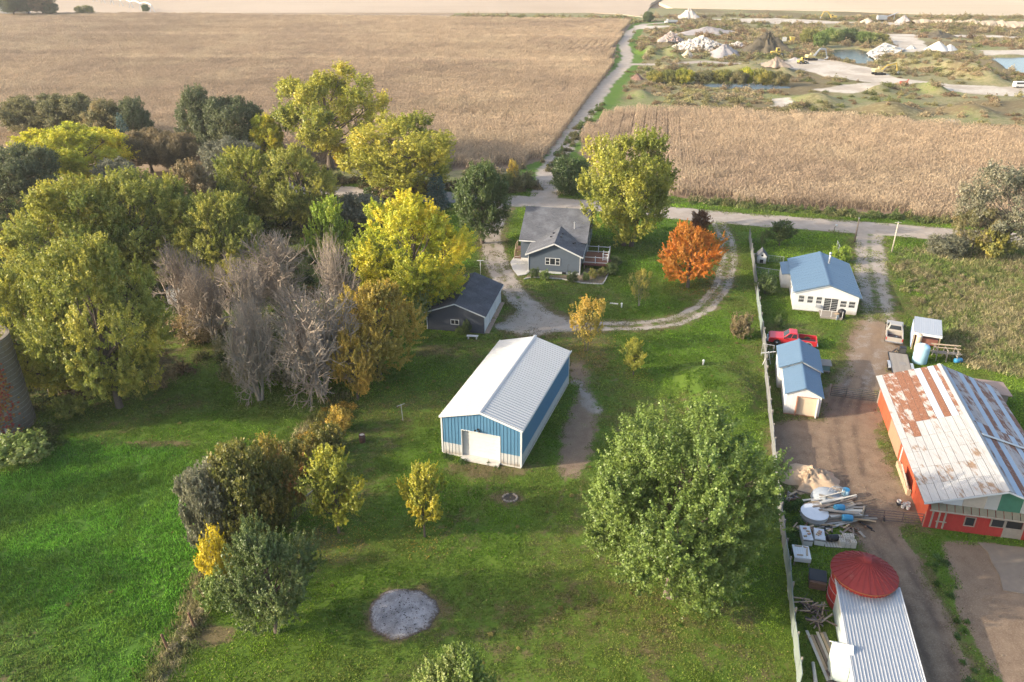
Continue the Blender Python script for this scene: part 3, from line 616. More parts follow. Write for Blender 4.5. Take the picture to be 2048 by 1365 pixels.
def spruce_proto():
    r = np.random.default_rng(5); H, R = 8.0, 2.1; P = []; Nn = []; A = []
    m = MB(); m.tube((0,0,-.1), (0,0,H*.97), .14, .02, 7, False)
    for z in np.arange(.35, H*.985, .19):
        rr = R*(1-z/H)**.85+.06; n = max(5, int(9*rr+4))
        for k in range(n):
            a = r.random()*6.283; L = rr*(.75+.35*r.random()); d = np.array([math.cos(a), math.sin(a), -.22+.35*z/H]); m_ = max(4, int(L*15))
            t = r.random(m_)**.6; p = np.array([0,0,z])+d*(t*L)[:,None]+r.normal(size=(m_,3))*[.07,.07,.05]; P.append(p); A.append(np.repeat(d[None]+[0,0,.25], m_, 0)+r.normal(size=(m_,3))*.35)
    P = np.concatenate(P); A = nrm(np.concatenate(A)); n = len(P); B = nrm(np.cross(A, r.normal(size=(n,3)))); s = (.15+.1*r.random(n))[:,None]
    V = np.stack([P-B*s*.3, P+A*s*1.1, P+B*s*.3], 1).reshape(-1, 3)
    me = npmesh('crown', V, np.arange(3*n).reshape(n, 3), None, {'turn':('FLOAT', np.repeat(r.random(n), 3).astype(np.float32)), 'rnd':('FLOAT', np.repeat(r.random(n), 3).astype(np.float32))})
    tm = bpy.data.meshes.new('trunk'); tm.from_pydata(m.v, [], m.f); tm.materials.append(M_BARK); tm.update(); PT['spruce'] = (me, tm, R, H)
spruce_proto()
def bare_proto(key, seed, H, spread, tw):
    r = random.Random(seed); seg = []
    def grow(p, d, L, rad, dep):
        n = 3 if dep < 2 else 2
        for i in range(n):
            d2 = (d+Vector((r.uniform(-1,1), r.uniform(-1,1), r.uniform(-.4,.9)))*.16).normalized(); q = p+d2*(L/n); seg.append((p, q, rad*(1-.3*i/n), rad*(1-.3*(i+1)/n), dep)); p = q; d = d2
            if dep < 4:
                for _ in range(2 if dep < 3 else 1):
                    a = r.random()*6.283; o = d.orthogonal().normalized(); o = o*math.cos(a)+d.cross(o)*math.sin(a)
                    grow(p, (d*.7+o*spread*r.uniform(.6,1.2)+Vector((0,0,.06))).normalized(), L*r.uniform(.5,.72), rad*.5, dep+1)
        if dep < 4:
            for _ in range(2 if dep < 3 else 1): grow(p, (d+Vector((r.uniform(-1,1), r.uniform(-1,1), r.uniform(-.2,.6)))*.5).normalized(), L*.6, rad*.5, dep+1)
    for k in range(tw): a = k*6.283/tw+r.random(); grow(Vector((math.cos(a)*.15, math.sin(a)*.15, -.1)), Vector((math.cos(a)*.3*(tw > 1), math.sin(a)*.3*(tw > 1), 1)).normalized(), H*.34, .2, 0)
    th = MB(); tn = MB()
    for p, q, a, b, dep in seg: (th if dep < 2 else tn).tube(p, q, max(a, .013), max(b, .009), 5 if dep < 2 else 3, False)
    R = max(math.hypot(v[0], v[1]) for v in tn.v); Hm = max(v[2] for v in tn.v); ms = []
    for nm, m in (('crown', tn), ('trunk', th)):
        me = bpy.data.meshes.new(nm); me.from_pydata(m.v, [], m.f); me.materials.append(M_TWIG if nm == 'crown' else mk('bare_bark', (.32,.275,.225), .95, 0, .3, 5, .4)); me.update(); ms.append(me)
    PT[key] = (ms[0], ms[1], R*.86, Hm)
bare_proto('bare1', 11, 8.0, 1.05, 2); bare_proto('bare2', 23, 7.0, 1.15, 3)
_seen = {}
def tree(name, key, leaf, x, ytop, ybase, wpx, label, cat='tree', group=None, rz=None, bark=None, lean=0):
    """x, ytop: where the tip shows; ybase: where the foot stands; wpx: width it shows"""
    xb = x+(1024-x)*(ybase-ytop)/(3904-ytop); G = g(xb, ybase); H = hgt(G, ytop)
    d = G[1]*CP+(CAM_H-H*.55)*SP; W = wpx/F_PX*d
    cm, tm, R, Hp = PT[key]; sx = W/(2*R); sz = H/Hp
    e = thing(name, label, cat, (G[0], G[1], 0), rz if rz is not None else random.uniform(0, 6.28), group)
    c = link('crown', cm, e); t = link('trunk', tm, e)
    for o in (c, t): o.scale = (sx, sx, sz)
    if leaf:
        if not len(cm.materials): cm.materials.append(LM[leaf])
        c.material_slots[0].link = 'OBJECT'; c.material_slots[0].material = LM[leaf]
    if bark: t.material_slots[0].link = 'OBJECT'; t.material_slots[0].material = bark
    return e
T = tree
# yard trees
T('maple_tree','bigmaple','green',1385,812,1190,376,'huge pale green maple beside the board fence, largest tree in the yard')
T('young_maple_tree','youngmaple','goldlime',657,893,1066,122,'small yellow green maple standing beside the vine thicket')
T('young_maple_tree','youngmaple','goldlime',840,920,1074,92,'small compact green gold maple alone on the lawn below the blue shed')
T('maple_tree','maple','midgreen',512,1030,1264,196,'bushy dark green tree on the lawn left of the ash circle')
T('maple_tree','maple','green',905,1292,1560,215,'pale green treetop cut off by the bottom edge')
T('sapling_tree','youngvase','golden',1178,583,702,88,'thin golden vase shaped sapling at the bend of the driveway')
T('young_maple_tree','youngmaple','yellowgreen',1272,676,750,52,'small round yellow green lollipop tree right of the blue shed')
T('sapling_tree','youngvase','willow',1284,532,612,58,'slender pale green sapling on the lawn inside the driveway loop', bark=M_BARKPALE)
T('maple_tree','maple','orange',1390,434,575,128,'bright orange maple inside the bend of the driveway loop')
T('maple_tree','youngmaple','darkred',1403,417,478,50,'small dark red tree just behind the orange maple')
T('cottonwood_tree','broad','yellowgreen',1268,258,492,196,'tall yellow green tree right of the grey house')
T('ash_tree','oak2','darkgreen',962,318,487,108,'dark round crowned tree left of the grey house driveway')
T('maple_tree','ash2','bright',818,384,630,240,'brilliant yellow maple overhanging the grey garage')
T('birch_tree','youngmaple','lime',648,388,560,92,'fresh lime green tree left of the brilliant yellow maple')
T('spruce_tree','spruce','spruce',871,320,415,52,'blue spruce standing by the gravel road')
T('cottonwood_tree','broad','yellowgreen',795,230,398,232,'broad yellow green tree at the road, left of the blue spruce')
T('cottonwood_tree','cottonwood','yellowgreen',640,131,338,228,'tallest yellow cottonwood reaching far up into the corn field')
T('cottonwood_tree','oak2','bright',525,225,330,75,'narrow yellow tree leaning at the left foot of the tall cottonwood')
T('maple_tree','ash2','yellowgreen',478,290,455,145,'yellow green tree in the woods below the dark round oaks')
T('maple_tree','ash2','olivegold',585,288,462,150,'golden olive tree in the woods in front of the tall cottonwood')
T('elm_tree','oak2','brown',372,316,480,105,'brownish thin leaved tree between two yellow green ones')
T('ash_tree','ash','olivegold',245,335,570,270,'wide olive gold ash in the middle of the woods')
T('ash_tree','ash2','yellowgreen',105,352,600,235,'pale yellow ash at the left of the woods above the silo')
T('ash_tree','ash2','olivegold',152,470,815,245,'large yellow green ash overhanging the lawn beside the concrete silo')
T('ash_tree','ash2','yellowgreen',28,532,790,190,'yellow tinted tree cut by the left edge behind the silo')
T('maple_tree','ash2','olivegold',432,382,585,170,'olive gold tree above the bare grey thicket')
T('locust_tree','oak','bright',130,244,375,215,'deep yellow honey locust at the upper left of the woods')
T('oak_tree','oak','oakdark',22,282,420,150,'dark green oak in shade at the left edge')
T('oak_tree','oak','oak',58,186,282,150,'olive oak at the left end of the far tree row')
T('oak_tree','oak','oak',135,180,285,125,'olive brown oak second along the far tree row', )
T('oak_tree','oak2','oak',203,196,300,88,'narrow olive oak in the far tree row left of the blue spruce')
T('oak_tree','oak2','oakdark',256,192,300,75,'dark green oak right behind the small blue spruce')
T('spruce_tree','spruce','spruce',236,224,312,50,'small blue spruce among the far oaks')
T('oak_tree','oak2','oakdark',385,166,318,85,'tall dark green oak with pointed top against the corn')
T('oak_tree','oak','oakdark',445,186,325,140,'broad dark green oak right of the pointed dark oak')
T('oak_tree','oak','greyolive',225,312,400,85,'pale round topped oak in front of the deep yellow locust')
T('oak_tree','oak','brown',285,252,345,120,'brown leaved oak low in the middle of the woods')
T('oak_tree','oak','brown',345,258,350,100,'reddish brown small oak left of the broad dark oak')
T('ash_tree','oak','greyolive',455,270,380,120,'grey green tree at the foot of the broad dark oak')
T('maple_tree','youngmaple','yellow',682,284,348,48,'small golden yellow tree at the foot of the tall cottonwood')
T('shrub','bigshrub','greyolive',720,384,452,95,'pale grey olive shrub behind the brilliant yellow maple','shrub')
T('maple_tree','maple','golden',742,538,760,178,'golden brown tree right of the bare grey thicket')
T('maple_tree','maple','golden',700,640,800,92,'lower golden brown tree at the end of the fence row')
T('maple_tree','maple','green',838,530,650,88,'dark green shaded tree touching the grey garage')
def tree_at(x, y, H, W, key, leaf, label):
    cm, tm, R, Hp = PT[key]; e = thing('ash_tree', label, 'tree', (x,y,0), 1.0)
    for nm, me in (('crown', cm), ('trunk', tm)):
        o = link(nm, me, e); o.scale = (W/(2*R), W/(2*R), H/Hp)
        if nm == 'crown': o.material_slots[0].link = 'OBJECT'; o.material_slots[0].material = LM[leaf]
tree_at(-61, 52.5, 11.5, 8, 'ash2', 'yellowgreen', 'ash left of the pasture just outside the view, its shade crossing the upper pasture'); tree_at(-57, 42.0, 11.5, 8, 'ash', 'olivegold', 'ash left of the pasture just outside the view, its shade crossing the lower pasture')
# bare trees
GB = None
for x, yt, yb, wd, k, s in [(555,448,660,210,'bare1','wide bare grey tree in the upper part of the thicket'),(615,565,790,215,'bare2','bare grey tree in the lower right of the thicket'),(487,588,800,125,'bare2','slender bare tree at the lower left of the thicket'),
                          (335,478,670,135,'bare1','bare grey tree left of the thicket beside the olive gold tree'),(645,455,700,140,'bare1','bare tree behind the golden brown tree'),(400,520,690,110,'bare2','small bare tree with a dark trunk left of the slender one'),(470,500,720,130,'bare1','bare grey tree at the left of the thicket middle')]:
    T('bare_tree', k, None, x, yt, yb, wd, s, 'tree', 'bare trees of the grey thicket')
# right side
T('oak_tree','thinoak','greyolive',2048,318,508,190,'open crowned oak on the right beside the road')
T('oak_tree','thinoak','oak',1968,405,505,95,'thin half bare tree left of the open crowned oak')
T('apple_tree','youngmaple','darkgreen',1566,440,492,62,'small dark apple tree in the white house front yard')
T('sapling_tree','youngvase','darkgreen',1528,462,496,26,'tiny sapling next to the dark apple tree')
# shrubs
S_ = lambda x, yt, yb, wd, leaf, label, key='shrub', grp=None, name='shrub': T(name, key, leaf, x, yt, yb, wd, label, 'shrub', grp)
S_(1143,308,388,80,'darkgreen','dense dark green shrub right of the field gate','bigshrub')
S_(1026,320,358,24,'golden','small orange yellow bush at the field edge left of the gate')
S_(1050,342,378,46,'oak','dull green bush just left of the field gate')
S_(1012,346,378,40,'willow','yellowish bush in the roadside brush')
S_(985,350,380,40,'oakdark','dark bush in the roadside brush behind the dark round tree')
S_(800,362,402,115,'brown','wide purple brown shrub by the road near the blue spruce','bigshrub')
S_(745,372,400,50,'darkgreen','low green shrub by the road under the broad tree')
S_(395,915,1085,118,'greyolive','silvery grey shrub at the left of the vine thicket','bigshrub')
S_(478,868,1060,165,'vine','tall vine covered shrub with yellow and red leaves','bigshrub')
S_(535,908,1050,110,'vine','dark vine covered shrub at the middle of the thicket','bigshrub')
S_(580,880,955,80,'vine','yellow green vine shrub where the thicket meets the fence row','bigshrub')
S_(438,1020,1105,60,'willow','pale green shrub under the silvery grey one')
S_(420,1062,1165,72,'yellow','bright yellow shrub beside the bushy dark green tree')
S_(420,1150,1215,70,'green','low green shrub along the left fence row')
S_(650,850,905,80,'vine','gold green vine hump on the fence row')
S_(675,815,860,50,'golden','gold leaved vine climbing the upper fence row')
S_(1489,628,676,44,'brown','round twiggy brown bush by the board fence')
S_(1686,492,525,38,'lime','bright green arching bush beside the white house')
S_(1536,548,588,42,'darkgreen','dark green bush between board fence and white house')
S_(1560,630,655,16,'darkgreen','tiny green shrub on the lawn beside the white house')
S_(1068,536,556,22,'darkgreen','round clipped shrub at the left front corner of the grey house')
S_(1089,541,560,22,'green','round clipped shrub second along the grey house front')
S_(1147,543,565,22,'darkgreen','round clipped shrub at the right front corner of the grey house')
S_(1186,538,556,20,'willow','yellowish perennial clump in the garden bed by the deck')
S_(1205,536,552,20,'willow','yellow green clump at the outer end of the garden bed')
S_(1223,526,550,26,'darkgreen','dark bush at the corner of the brown deck')
S_(1232,512,532,22,'darkgreen','dark bush behind the deck corner')
S_(1172,545,562,14,'green','little green clump between wall corner and garden bed')
S_(315,715,775,60,'brown','small rusty brown bush on the shaded lawn','sparse')
S_(30,870,920,110,'green','leafy bush at the foot of the concrete silo')
S_(130,790,835,60,'olivegold','small olive bush beside the silo foot')
S_(385,610,680,110,'brown','red brown undergrowth below the bare trees','sparse')
for q_ in ((560,640,760,150,'greyolive','grey green undergrowth below the wide bare tree'),(470,660,770,100,'oak','olive undergrowth at the left foot of the bare thicket'),(640,600,740,110,'willow','yellowish undergrowth right of the bare thicket')): S_(*q_, 'sparse')
S_(920,655,668,20,'green','small bush against the garage gable wall')
S_(933,640,668,20,'darkgreen','climbing plant on the garage gable wall')
S_(2000,455,515,70,'willow','leafy sprouts around the oak foot at the right edge')
S_(1900,470,512,80,'greyolive','tan brush left of the open crowned oak','bigshrub')
for x, yt, yb, wd, leaf, lb in [(1315,140,166,40,'willow','olive willow bush at the left end of the dark pond'),(1345,138,167,40,'willow','yellowish willow bush second along the dark pond'),(1372,136,168,40,'yellowgreen','yellow willow bush beside the dark pond near its left end'),(1410,140,168,42,'oak','olive bush in the row over the dark pond'),
                              (1445,138,168,44,'willow','green bush at the middle of the dark pond'),(1480,140,170,40,'oak','dull bush right of the pond middle'),(1497,134,168,36,'bright','golden yellow bush in the row over the dark pond'),(1530,137,171,44,'willow','wide olive bush near the right end of the dark pond'),(1565,142,173,40,'oak','brownish bush at the right end of the dark pond'),
                              (1622,56,86,40,'willow','yellow willow by the quarry water'),(1645,62,94,34,'green','green willow bush at the water edge in the quarry'),(1670,55,86,44,'green','green bush cluster left of the white chalk ramp'),(1700,56,84,44,'darkgreen','dark green bush in the middle of the quarry cluster'),(1735,62,86,44,'green','green bush at the right of the quarry cluster'),(1765,66,84,30,'willow','olive bush beside the white chalk ramp'),
                              (1297,22,45,22,'darkgreen','dark bush at the far end of the field track'),(165,10,32,36,'willow','round bush by the far farmstead'),(289,8,24,16,'darkgreen','lone small tree out in the far field')]:
    S_(x, yt, yb, wd, leaf, lb, 'bigshrub')
for x, yt, yb, wd, leaf, lb in [(15,-20,36,60,'oakdark','dark tree at the corner of the far farmstead'),(45,-22,34,60,'oakdark','tall dark tree behind the far white shed'),(75,-18,34,55,'brown','brown green tree at the right of the far farmstead'),(95,2,34,34,'oakdark','small dark tree at the right end of the far farmstead')]:
    T('oak_tree','oak',leaf,x,yt,yb,wd,lb)
# ---- scrub, weeds, fallen leaves
def plain_leaf_protos():
    M = blade_material('scrub_leaf', transl=.3, var=.7); out = []
    for k, (R, H, n, lf) in enumerate([(1.2,1.3,420,.22),(1.5,1.0,420,.22),(.8,1.7,320,.2)]):
        r = np.random.default_rng(70+k); d = nrm(r.normal(size=(n,3))); d[:,2] = np.abs(d[:,2]); q = r.random(n)**.4
        lump = 1+.35*np.sin(d[:,0]*5+k)*np.cos(d[:,1]*4)
        p = d*(q*lump)[:,None]*[R,R,H]; nn = nrm(r.normal(size=(n,3))+[0,0,.6]); a = nrm(np.cross(nn, r.normal(size=(n,3)))); b = np.cross(nn, a); s = lf*(.6+.9*r.random(n))[:,None]
        V = np.stack([p-a*s*.6, p+b*s*.4, p+a*s*.6, p-b*s*.4], 1).reshape(-1, 3)
        out.append(proto('scrub_kind_%d' % k, npmesh('scrub', V, np.arange(4*n).reshape(n, 4), M, {'rnd':('FLOAT', np.repeat(r.random(n), 4).astype(np.float32))})))
    return out
SCRUB = plain_leaf_protos()
def scrub():
    X, Y, r = jgrid(-40, 415, 166, 600, 3.4, 5); ok = infr(X, Y, 40); X, Y = X[ok], Y[ok]; pale, water, crop, ft = mid_masks(X, Y); n = len(X); u = r.random(n)
    dens = sstep(.38, .62, fbm(X, Y, 20, 61))*.62+.10; dens = dens*(1-np.clip(pale*1.6, 0, 1))*(water < -.8)*(crop < .2)*(1-ft)
    dens = np.where((dseg(X, Y, FIELD_TRACK) < 6.5), dens*.15, dens); keep = u < dens; X, Y = X[keep], Y[keep]; n = len(X)
    ty = r.integers(0, 3, n); cs = np.array([[.25,.19,.11],[.19,.17,.08],[.14,.15,.055],[.21,.145,.085],[.30,.24,.14],[.23,.205,.09]]); k = (fbm(X, Y, 30, 63)*9+r.random(n)*2.4).astype(int) % 6
    c = cs[k]*(.75+.5*r.random(n))[:,None]; s = (.7+1.0*r.random(n)**2)*(1+.35*(Y > 350)); s3 = np.stack([s*1.25, s*1.25, s*.8], -1)
    scatter('scrub_growth', SCRUB, np.stack([X, Y, mid_height(X, Y)-.1], -1), r.random(n)*6.28, s3, ty, c, 'brown and olive scrub covering the quarry ground', 'scrub')
    # roadside and fence-row weeds, woods floor
    P = []; Cc = []; Sc = []
    for line, wd, st, cols, s0 in [(P2((690,800),(660,860),(600,890)), 1.6, .5, [(.30,.20,.04),(.16,.15,.04)], .6), (P2((405,1150),(392,1220),(385,1255),(345,1310),(290,1400)), .6, .25, [(.30,.25,.14),(.16,.16,.06),(.34,.29,.18)], .32),
                               (P2((905,372),(985,378),(1075,372)), 3.5, .5, [(.10,.11,.04),(.15,.13,.06),(.2,.15,.08)], .8), (P2((1380,402),(1600,422),(1800,436),(2048,458)), 1.8, .5, [(.11,.14,.05),(.15,.15,.06),(.09,.12,.04)], .62), (P2((640,360),(760,372),(890,380)), 3., .6, [(.10,.12,.04),(.12,.10,.05)], .8),
                               (P2((1900,530),(1925,600),(1985,650),(2060,690)), 7.5, .35, [(.26,.22,.12),(.13,.15,.05),(.20,.19,.08)], .42), (P2((0,905),(60,890),(120,870)), 2.0, .4, [(.07,.11,.03),(.1,.12,.04)], .7), (P2((1100,345),(1130,300),(1165,255),(1200,210)), 1.3, 1.2, [(.09,.13,.035),(.14,.13,.06)], .7),
                               (P2((1862,1075),(1893,1180),(1935,1290),(1965,1380)), .8, .8, [(.06,.11,.025),(.07,.12,.04)], .26), (P2((890,915),(945,928)), .5, .3, [(.06,.10,.03)], .3), (P2((975,930),(1000,938)), .5, .3, [(.06,.10,.03)], .3), (P2((1580,1000),(1572,1060),(1580,1110)), .8, .4, [(.06,.11,.03)], .45), (P2((1590,1190),(1600,1260)), .7, .5, [(.06,.11,.03)], .3)]:
        for (ax, ay), (bx, by) in zip(line[:-1], line[1:]):
            L = math.hypot(bx-ax, by-ay); m_ = int(L*wd/st/1.2)+2; tt = r.random(m_); nx, ny = -(by-ay)/L, (bx-ax)/L; o = (r.random(m_)-.5)*2*wd
            P.append(np.stack([ax+(bx-ax)*tt+nx*o, ay+(by-ay)*tt+ny*o, 0*tt-.05], -1)); Cc.append(np.array(cols)[r.integers(0, len(cols), m_)]*(.75+.5*r.random(m_))[:,None]); Sc.append(s0*(.5+.9*r.random(m_)))
    X, Y, rr = jgrid(-105, -12, 68, 165, 2.4, 9); k = (spoly(X, Y, WOODS) > 3) & (rr.random(len(X)) < .55); X, Y = X[k], Y[k]
    P.append(np.stack([X, Y, 0*X-.05], -1)); Cc.append(np.array([[.07,.075,.03],[.12,.09,.05],[.05,.07,.025]])[rr.integers(0, 3, len(X))]); Sc.append(.5+.8*rr.random(len(X)))
    P = np.concatenate(P); n = len(P); s = np.concatenate(Sc); s3 = np.stack([s, s, s*(.7+.5*r.random(n))], -1)
    scatter('weed_growth', SCRUB, P, r.random(n)*6.28, s3, r.integers(0, 3, n), np.concatenate(Cc), 'tall weeds along the road, fence rows and woods floor', 'weeds')
scrub()
def field_rows():
    a, b = g(1862,560), g(2048,690); v = np.array([b[0]-a[0], b[1]-a[1]]); v = v/np.hypot(*v); n_ = np.array([-v[1], v[0]]); r = np.random.default_rng(31); P = []
    for k in range(-46, 46):
        s = np.arange(-70, 70, .55); s = s+r.normal(size=len(s))*.15; o = k*1.35; P.append(np.stack([a[0]+v[0]*s+n_[0]*o+r.normal(size=len(s))*.12, a[1]+v[1]*s+n_[1]*o+r.normal(size=len(s))*.12], -1))
    P = np.concatenate(P); X, Y = P[:,0], P[:,1]; m = (spoly(X, Y, WEEDS) > 1.0) & (r.random(len(X)) < .5+.9*fbm(X, Y, 9, 81)); X, Y = X[m], Y[m]; n = len(X)
    c = np.array([[.30,.255,.14],[.17,.20,.06],[.13,.185,.05],[.24,.23,.09]])[(fbm(X, Y, 7, 83)*5+r.random(n)*1.5).astype(int) % 4]*(.75+.5*r.random(n))[:,None]; s = .22+.16*r.random(n)
    scatter('crop_rows', SCRUB, np.stack([X, Y, near_height(X, Y)-.03], -1), r.random(n)*6.28, np.stack([s*1.2, s*1.2, s], -1), r.integers(0, 3, n), c, 'low green and tan crop rows in the field right of the barn', 'crop')
    # plantain, clover and taller tufts in the mown lawn
    X, Y, r = jgrid(-60, 45, 30, 118, 1.9, 33, 1.0); m = near_masks(X, Y); ok = (np.maximum.reduce([m['road'], m['drive'], m['wdrive'], m['dirt']]) < .25) & (m['weeds'] < .3) & infr(X, Y) & (r.random(len(X)) < .25+.6*fbm(X, Y, 8, 85)); X, Y = X[ok], Y[ok]; n = len(X)
    c = np.array([[.07,.15,.02],[.12,.20,.03],[.16,.21,.035],[.20,.17,.06]])[r.integers(0, 4, n)]*(.7+.6*r.random(n))[:,None]; s = .06+.09*r.random(n)**2
    scatter('lawn_weeds', SCRUB, np.stack([X, Y, near_height(X, Y)], -1), r.random(n)*6.28, np.stack([s*1.5, s*1.5, s], -1), r.integers(0, 3, n), c, 'small weeds and taller tufts dotted over the mown lawn', 'weeds')
field_rows()
def fallen_leaves():
    r = np.random.default_rng(12); P = []; C = []
    for px, py, R, n, col in [(1650,900,7,260,(.30,.24,.17)),(1720,960,7,240,(.30,.24,.17)),(1730,800,6,160,(.28,.22,.16)),(1960,1230,8,200,(.30,.24,.17)),(655,1070,3.5,500,(.40,.30,.06)),(1178,700,4.5,900,(.38,.27,.07)),(840,1075,2.5,260,(.36,.28,.06)),(1390,575,5,500,(.42,.17,.03)),(1272,750,2,150,(.4,.3,.06)),(740,775,6,600,(.36,.24,.06)),(1150,720,6,400,(.34,.24,.08)),(960,935,6,300,(.25,.17,.09)),(870,690,6,300,(.27,.18,.09)),(230,830,9,500,(.34,.28,.07)),(1385,1190,8,450,(.34,.30,.10)),(1250,490,7,400,(.38,.32,.06)),(1080,640,6,400,(.26,.18,.11)),(1000,580,4,200,(.26,.18,.11)),(700,1000,9,420,(.38,.30,.10)),(500,1290,7,260,(.34,.30,.12)),(820,760,8,380,(.34,.26,.10)),(1050,1080,14,420,(.34,.28,.12)),(1250,640,9,300,(.38,.28,.08))]:
        cx, cy_, _ = g(px, py); a = r.random(n)*6.283; q = R*np.sqrt(r.random(n))*(.5+.9*r.random(n)); P.append(np.stack([cx+.9*q*np.cos(a)+q*.25, cy_+q*np.sin(a)], -1)); C.append(np.array(col)*(.6+.7*r.random(n))[:,None])
    P = np.concatenate(P); n = len(P); C = np.concatenate(C); z = near_height(P[:,0], P[:,1])+.05
    me = npmesh('leaf', np.array([(-.07,0,0),(0,-.055,.015),(.07,0,0),(0,.055,.02)], float), np.array([[0,1,2,3]]), M_BLADE, {'rnd':('FLOAT', np.array([.5]*4, np.float32))})
    scatter('fallen_leaves', [proto('leaf_kind', me)], np.stack([P[:,0], P[:,1], z], -1), r.random(n)*6.28, .5+.7*r.random(n), np.zeros(n, int), C*.75, 'fallen yellow and brown leaves scattered under the trees', 'leaves', (r.random((n,2))-.5)*.9)
fallen_leaves()
# ================================================================== BUILDINGS
def ribbed(name, wd, ln, pitch, rh, rw, mat, thick=.012):
    """sheet in its own xy plane, ribs along y"""
    n = max(1, round(wd/pitch)); p = wd/n; top = []; x = 0
    for i in range(n):
        a = i*p+p/2; top += [(a-rw/2-.012, 0), (a-rw/2+.012, rh), (a+rw/2-.012, rh), (a+rw/2+.012, 0)]
    prof = [(0,0)]+top+[(wd,0),(wd,-thick),(0,-thick)]
    m = MB(); m.prism(prof, 0, ln)
    me = bpy.data.meshes.new(name); me.from_pydata(m.v, [], m.f); me.materials.append(mat)
    bm = bmesh.new(); bm.from_mesh(me); bmesh.ops.recalc_face_normals(bm, faces=bm.faces); bm.to_mesh(me); bm.free(); me.update(); return me
def put(name, me, parent, org, ax, ay, mat=None):
    o = link(name, me, parent); ax = Vector(ax).normalized(); ay = Vector(ay).normalized(); az = ax.cross(ay)
    o.matrix_basis = Matrix.Translation(Vector(org)) @ Matrix((ax, ay, az)).transposed().to_4x4()
    if mat is not None: o.material_slots[0].link = 'OBJECT'; o.material_slots[0].material = mat
    return o
WHITE = mk('white_paint', (.55,.54,.515), .5, 0, .08, 2, 0, (.45,.42,.37), .25); GALV = mk('galvanised', (.38,.39,.40), .42, .35, .12, 2, 0, (.42,.40,.38), .25)
SHEDROOF = mk('shed_roof_sheet', (.405,.40,.385), .38, .15, .06, 1.5, 0, (.40,.39,.37), .22, .35); BLUE = mk('blue_siding', (.075,.175,.275), .45, .05, .12, 1.2, 0, (.15,.26,.36), .25); LIGHTSID = mk('pale_siding', (.42,.42,.405), .5, .05, .1, 1.5, 0, (.35,.28,.22), .3, splash=(.22,.165,.11))
CONC = mk('concrete', (.46,.43,.38), .9, 0, .2, 3, .3, (.28,.24,.19), .4); GLASS = mk('window_glass', (.022,.026,.03), .12, 0, .3, 1, 0, None, .5, .8, .5); BLACK = mk('black_metal', (.02,.02,.022), .5, .2, .3)
def shingle_material(name, a, b):
    t = NT(name); co = t.coord(); br = t.n('ShaderNodeTexBrick'); br.inputs['Scale'].default_value = 1.0; br.inputs['Mortar Size'].default_value = .012; br.inputs['Brick Width'].default_value = .33; br.inputs['Row Height'].default_value = .15
    br.inputs['Color1'].default_value = (*a, 1); br.inputs['Color2'].default_value = (*b, 1); br.inputs['Mortar'].default_value = (*[x*.45 for x in a], 1); br.inputs['Bias'].default_value = .1
    uv = t.n('ShaderNodeUVMap'); t.l(uv.outputs[0], br.inputs['Vector']); n = t.noise(co, 9, 4, .7); n2 = t.noise(co, .5, 3)
    c = t.mix(t.math('MULTIPLY', n, .5), br.outputs[0], tuple(x*.55 for x in a)); c = t.mix(t.ramp(n2, .4, .7, 0, .35), c, tuple(x*1.5 for x in b)); t.principled(c, .95, 0, t.bump(br.outputs[1], -.4, .02), .15); return t.m
SHINGLE = shingle_material('grey_shingles', (.088,.090,.100), (.130,.133,.143)); SHINGLE2 = shingle_material('dark_shingles', (.070,.070,.080), (.10,.10,.11))
def slope_slab(name, mat, parent, org, ax, ay, wd, ln, th=.09):
    """flat roof plane with thickness and a UV in metres"""
    m = MB(); m.box(0, wd, 0, ln, -th, 0); o = m.build(name, mat); o.parent = parent
    uv = o.data.uv_layers.new(name='UVMap'); co = np.array([o.data.vertices[l.vertex_index].co[:2] for l in o.data.loops], np.float32); uv.data.foreach_set('uv', co.ravel())
    ax = Vector(ax).normalized(); ay = Vector(ay).normalized(); o.matrix_basis = Matrix.Translation(Vector(org)) @ Matrix((ax, ay, ax.cross(ay))).transposed().to_4x4(); return o
def lap_wall(pts_fn, x0, x1, z0, z1, m, step=.2, out=.02):
    """lap siding on a wall in the plane y=0 facing -y: courses that lean out at the foot; pts_fn clips x-range at height"""
    z = z0
    while z < z1-.01:
        zt = min(z+step, z1); a0, a1 = pts_fn(z); b0, b1 = pts_fn(zt)
        if b1-b0 > .02 or a1-a0 > .02: m.add([(a0,-out,z),(a1,-out,z),(b1,-.004,zt),(b0,-.004,zt),(a0,0,z),(a1,0,z)], [(0,1,2,3),(4,5,1,0)])
        z = zt
def window(parent, org, ax, wd, ht, cols=1, rows=2, frame=WHITE, name='window', fw=.07, sub=True):
    """window standing on a wall: org lower left corner, ax along the wall, facing ax x z"""
    ax = Vector(ax).normalized(); up = Vector((0,0,1)); M = Matrix.Translation(Vector(org)) @ Matrix((ax, up, ax.cross(up))).transposed().to_4x4()
    m = MB(); m.box(-fw, wd+fw, -fw, 0, 0, .05).box(-fw, wd+fw, ht, ht+fw, 0, .05).box(-fw, 0, 0, ht, 0, .05).box(wd, wd+fw, 0, ht, 0, .05)
    for i in range(1, cols): m.box(wd*i/cols-.03, wd*i/cols+.03, 0, ht, 0, .045)
    for j in range(1, rows): m.box(0, wd, ht*j/rows-.025, ht*j/rows+.025, 0, .04)
    f = m.build(name, frame, parent); f.matrix_basis = M
    for i in range(cols):
        for j in range(rows):
            p = MB(); p.box(wd*i/cols+.031, wd*(i+1)/cols-.031, ht*j/rows+.026, ht*(j+1)/rows-.026, .004, .02); p.build('pane', GLASS, f)
    return f
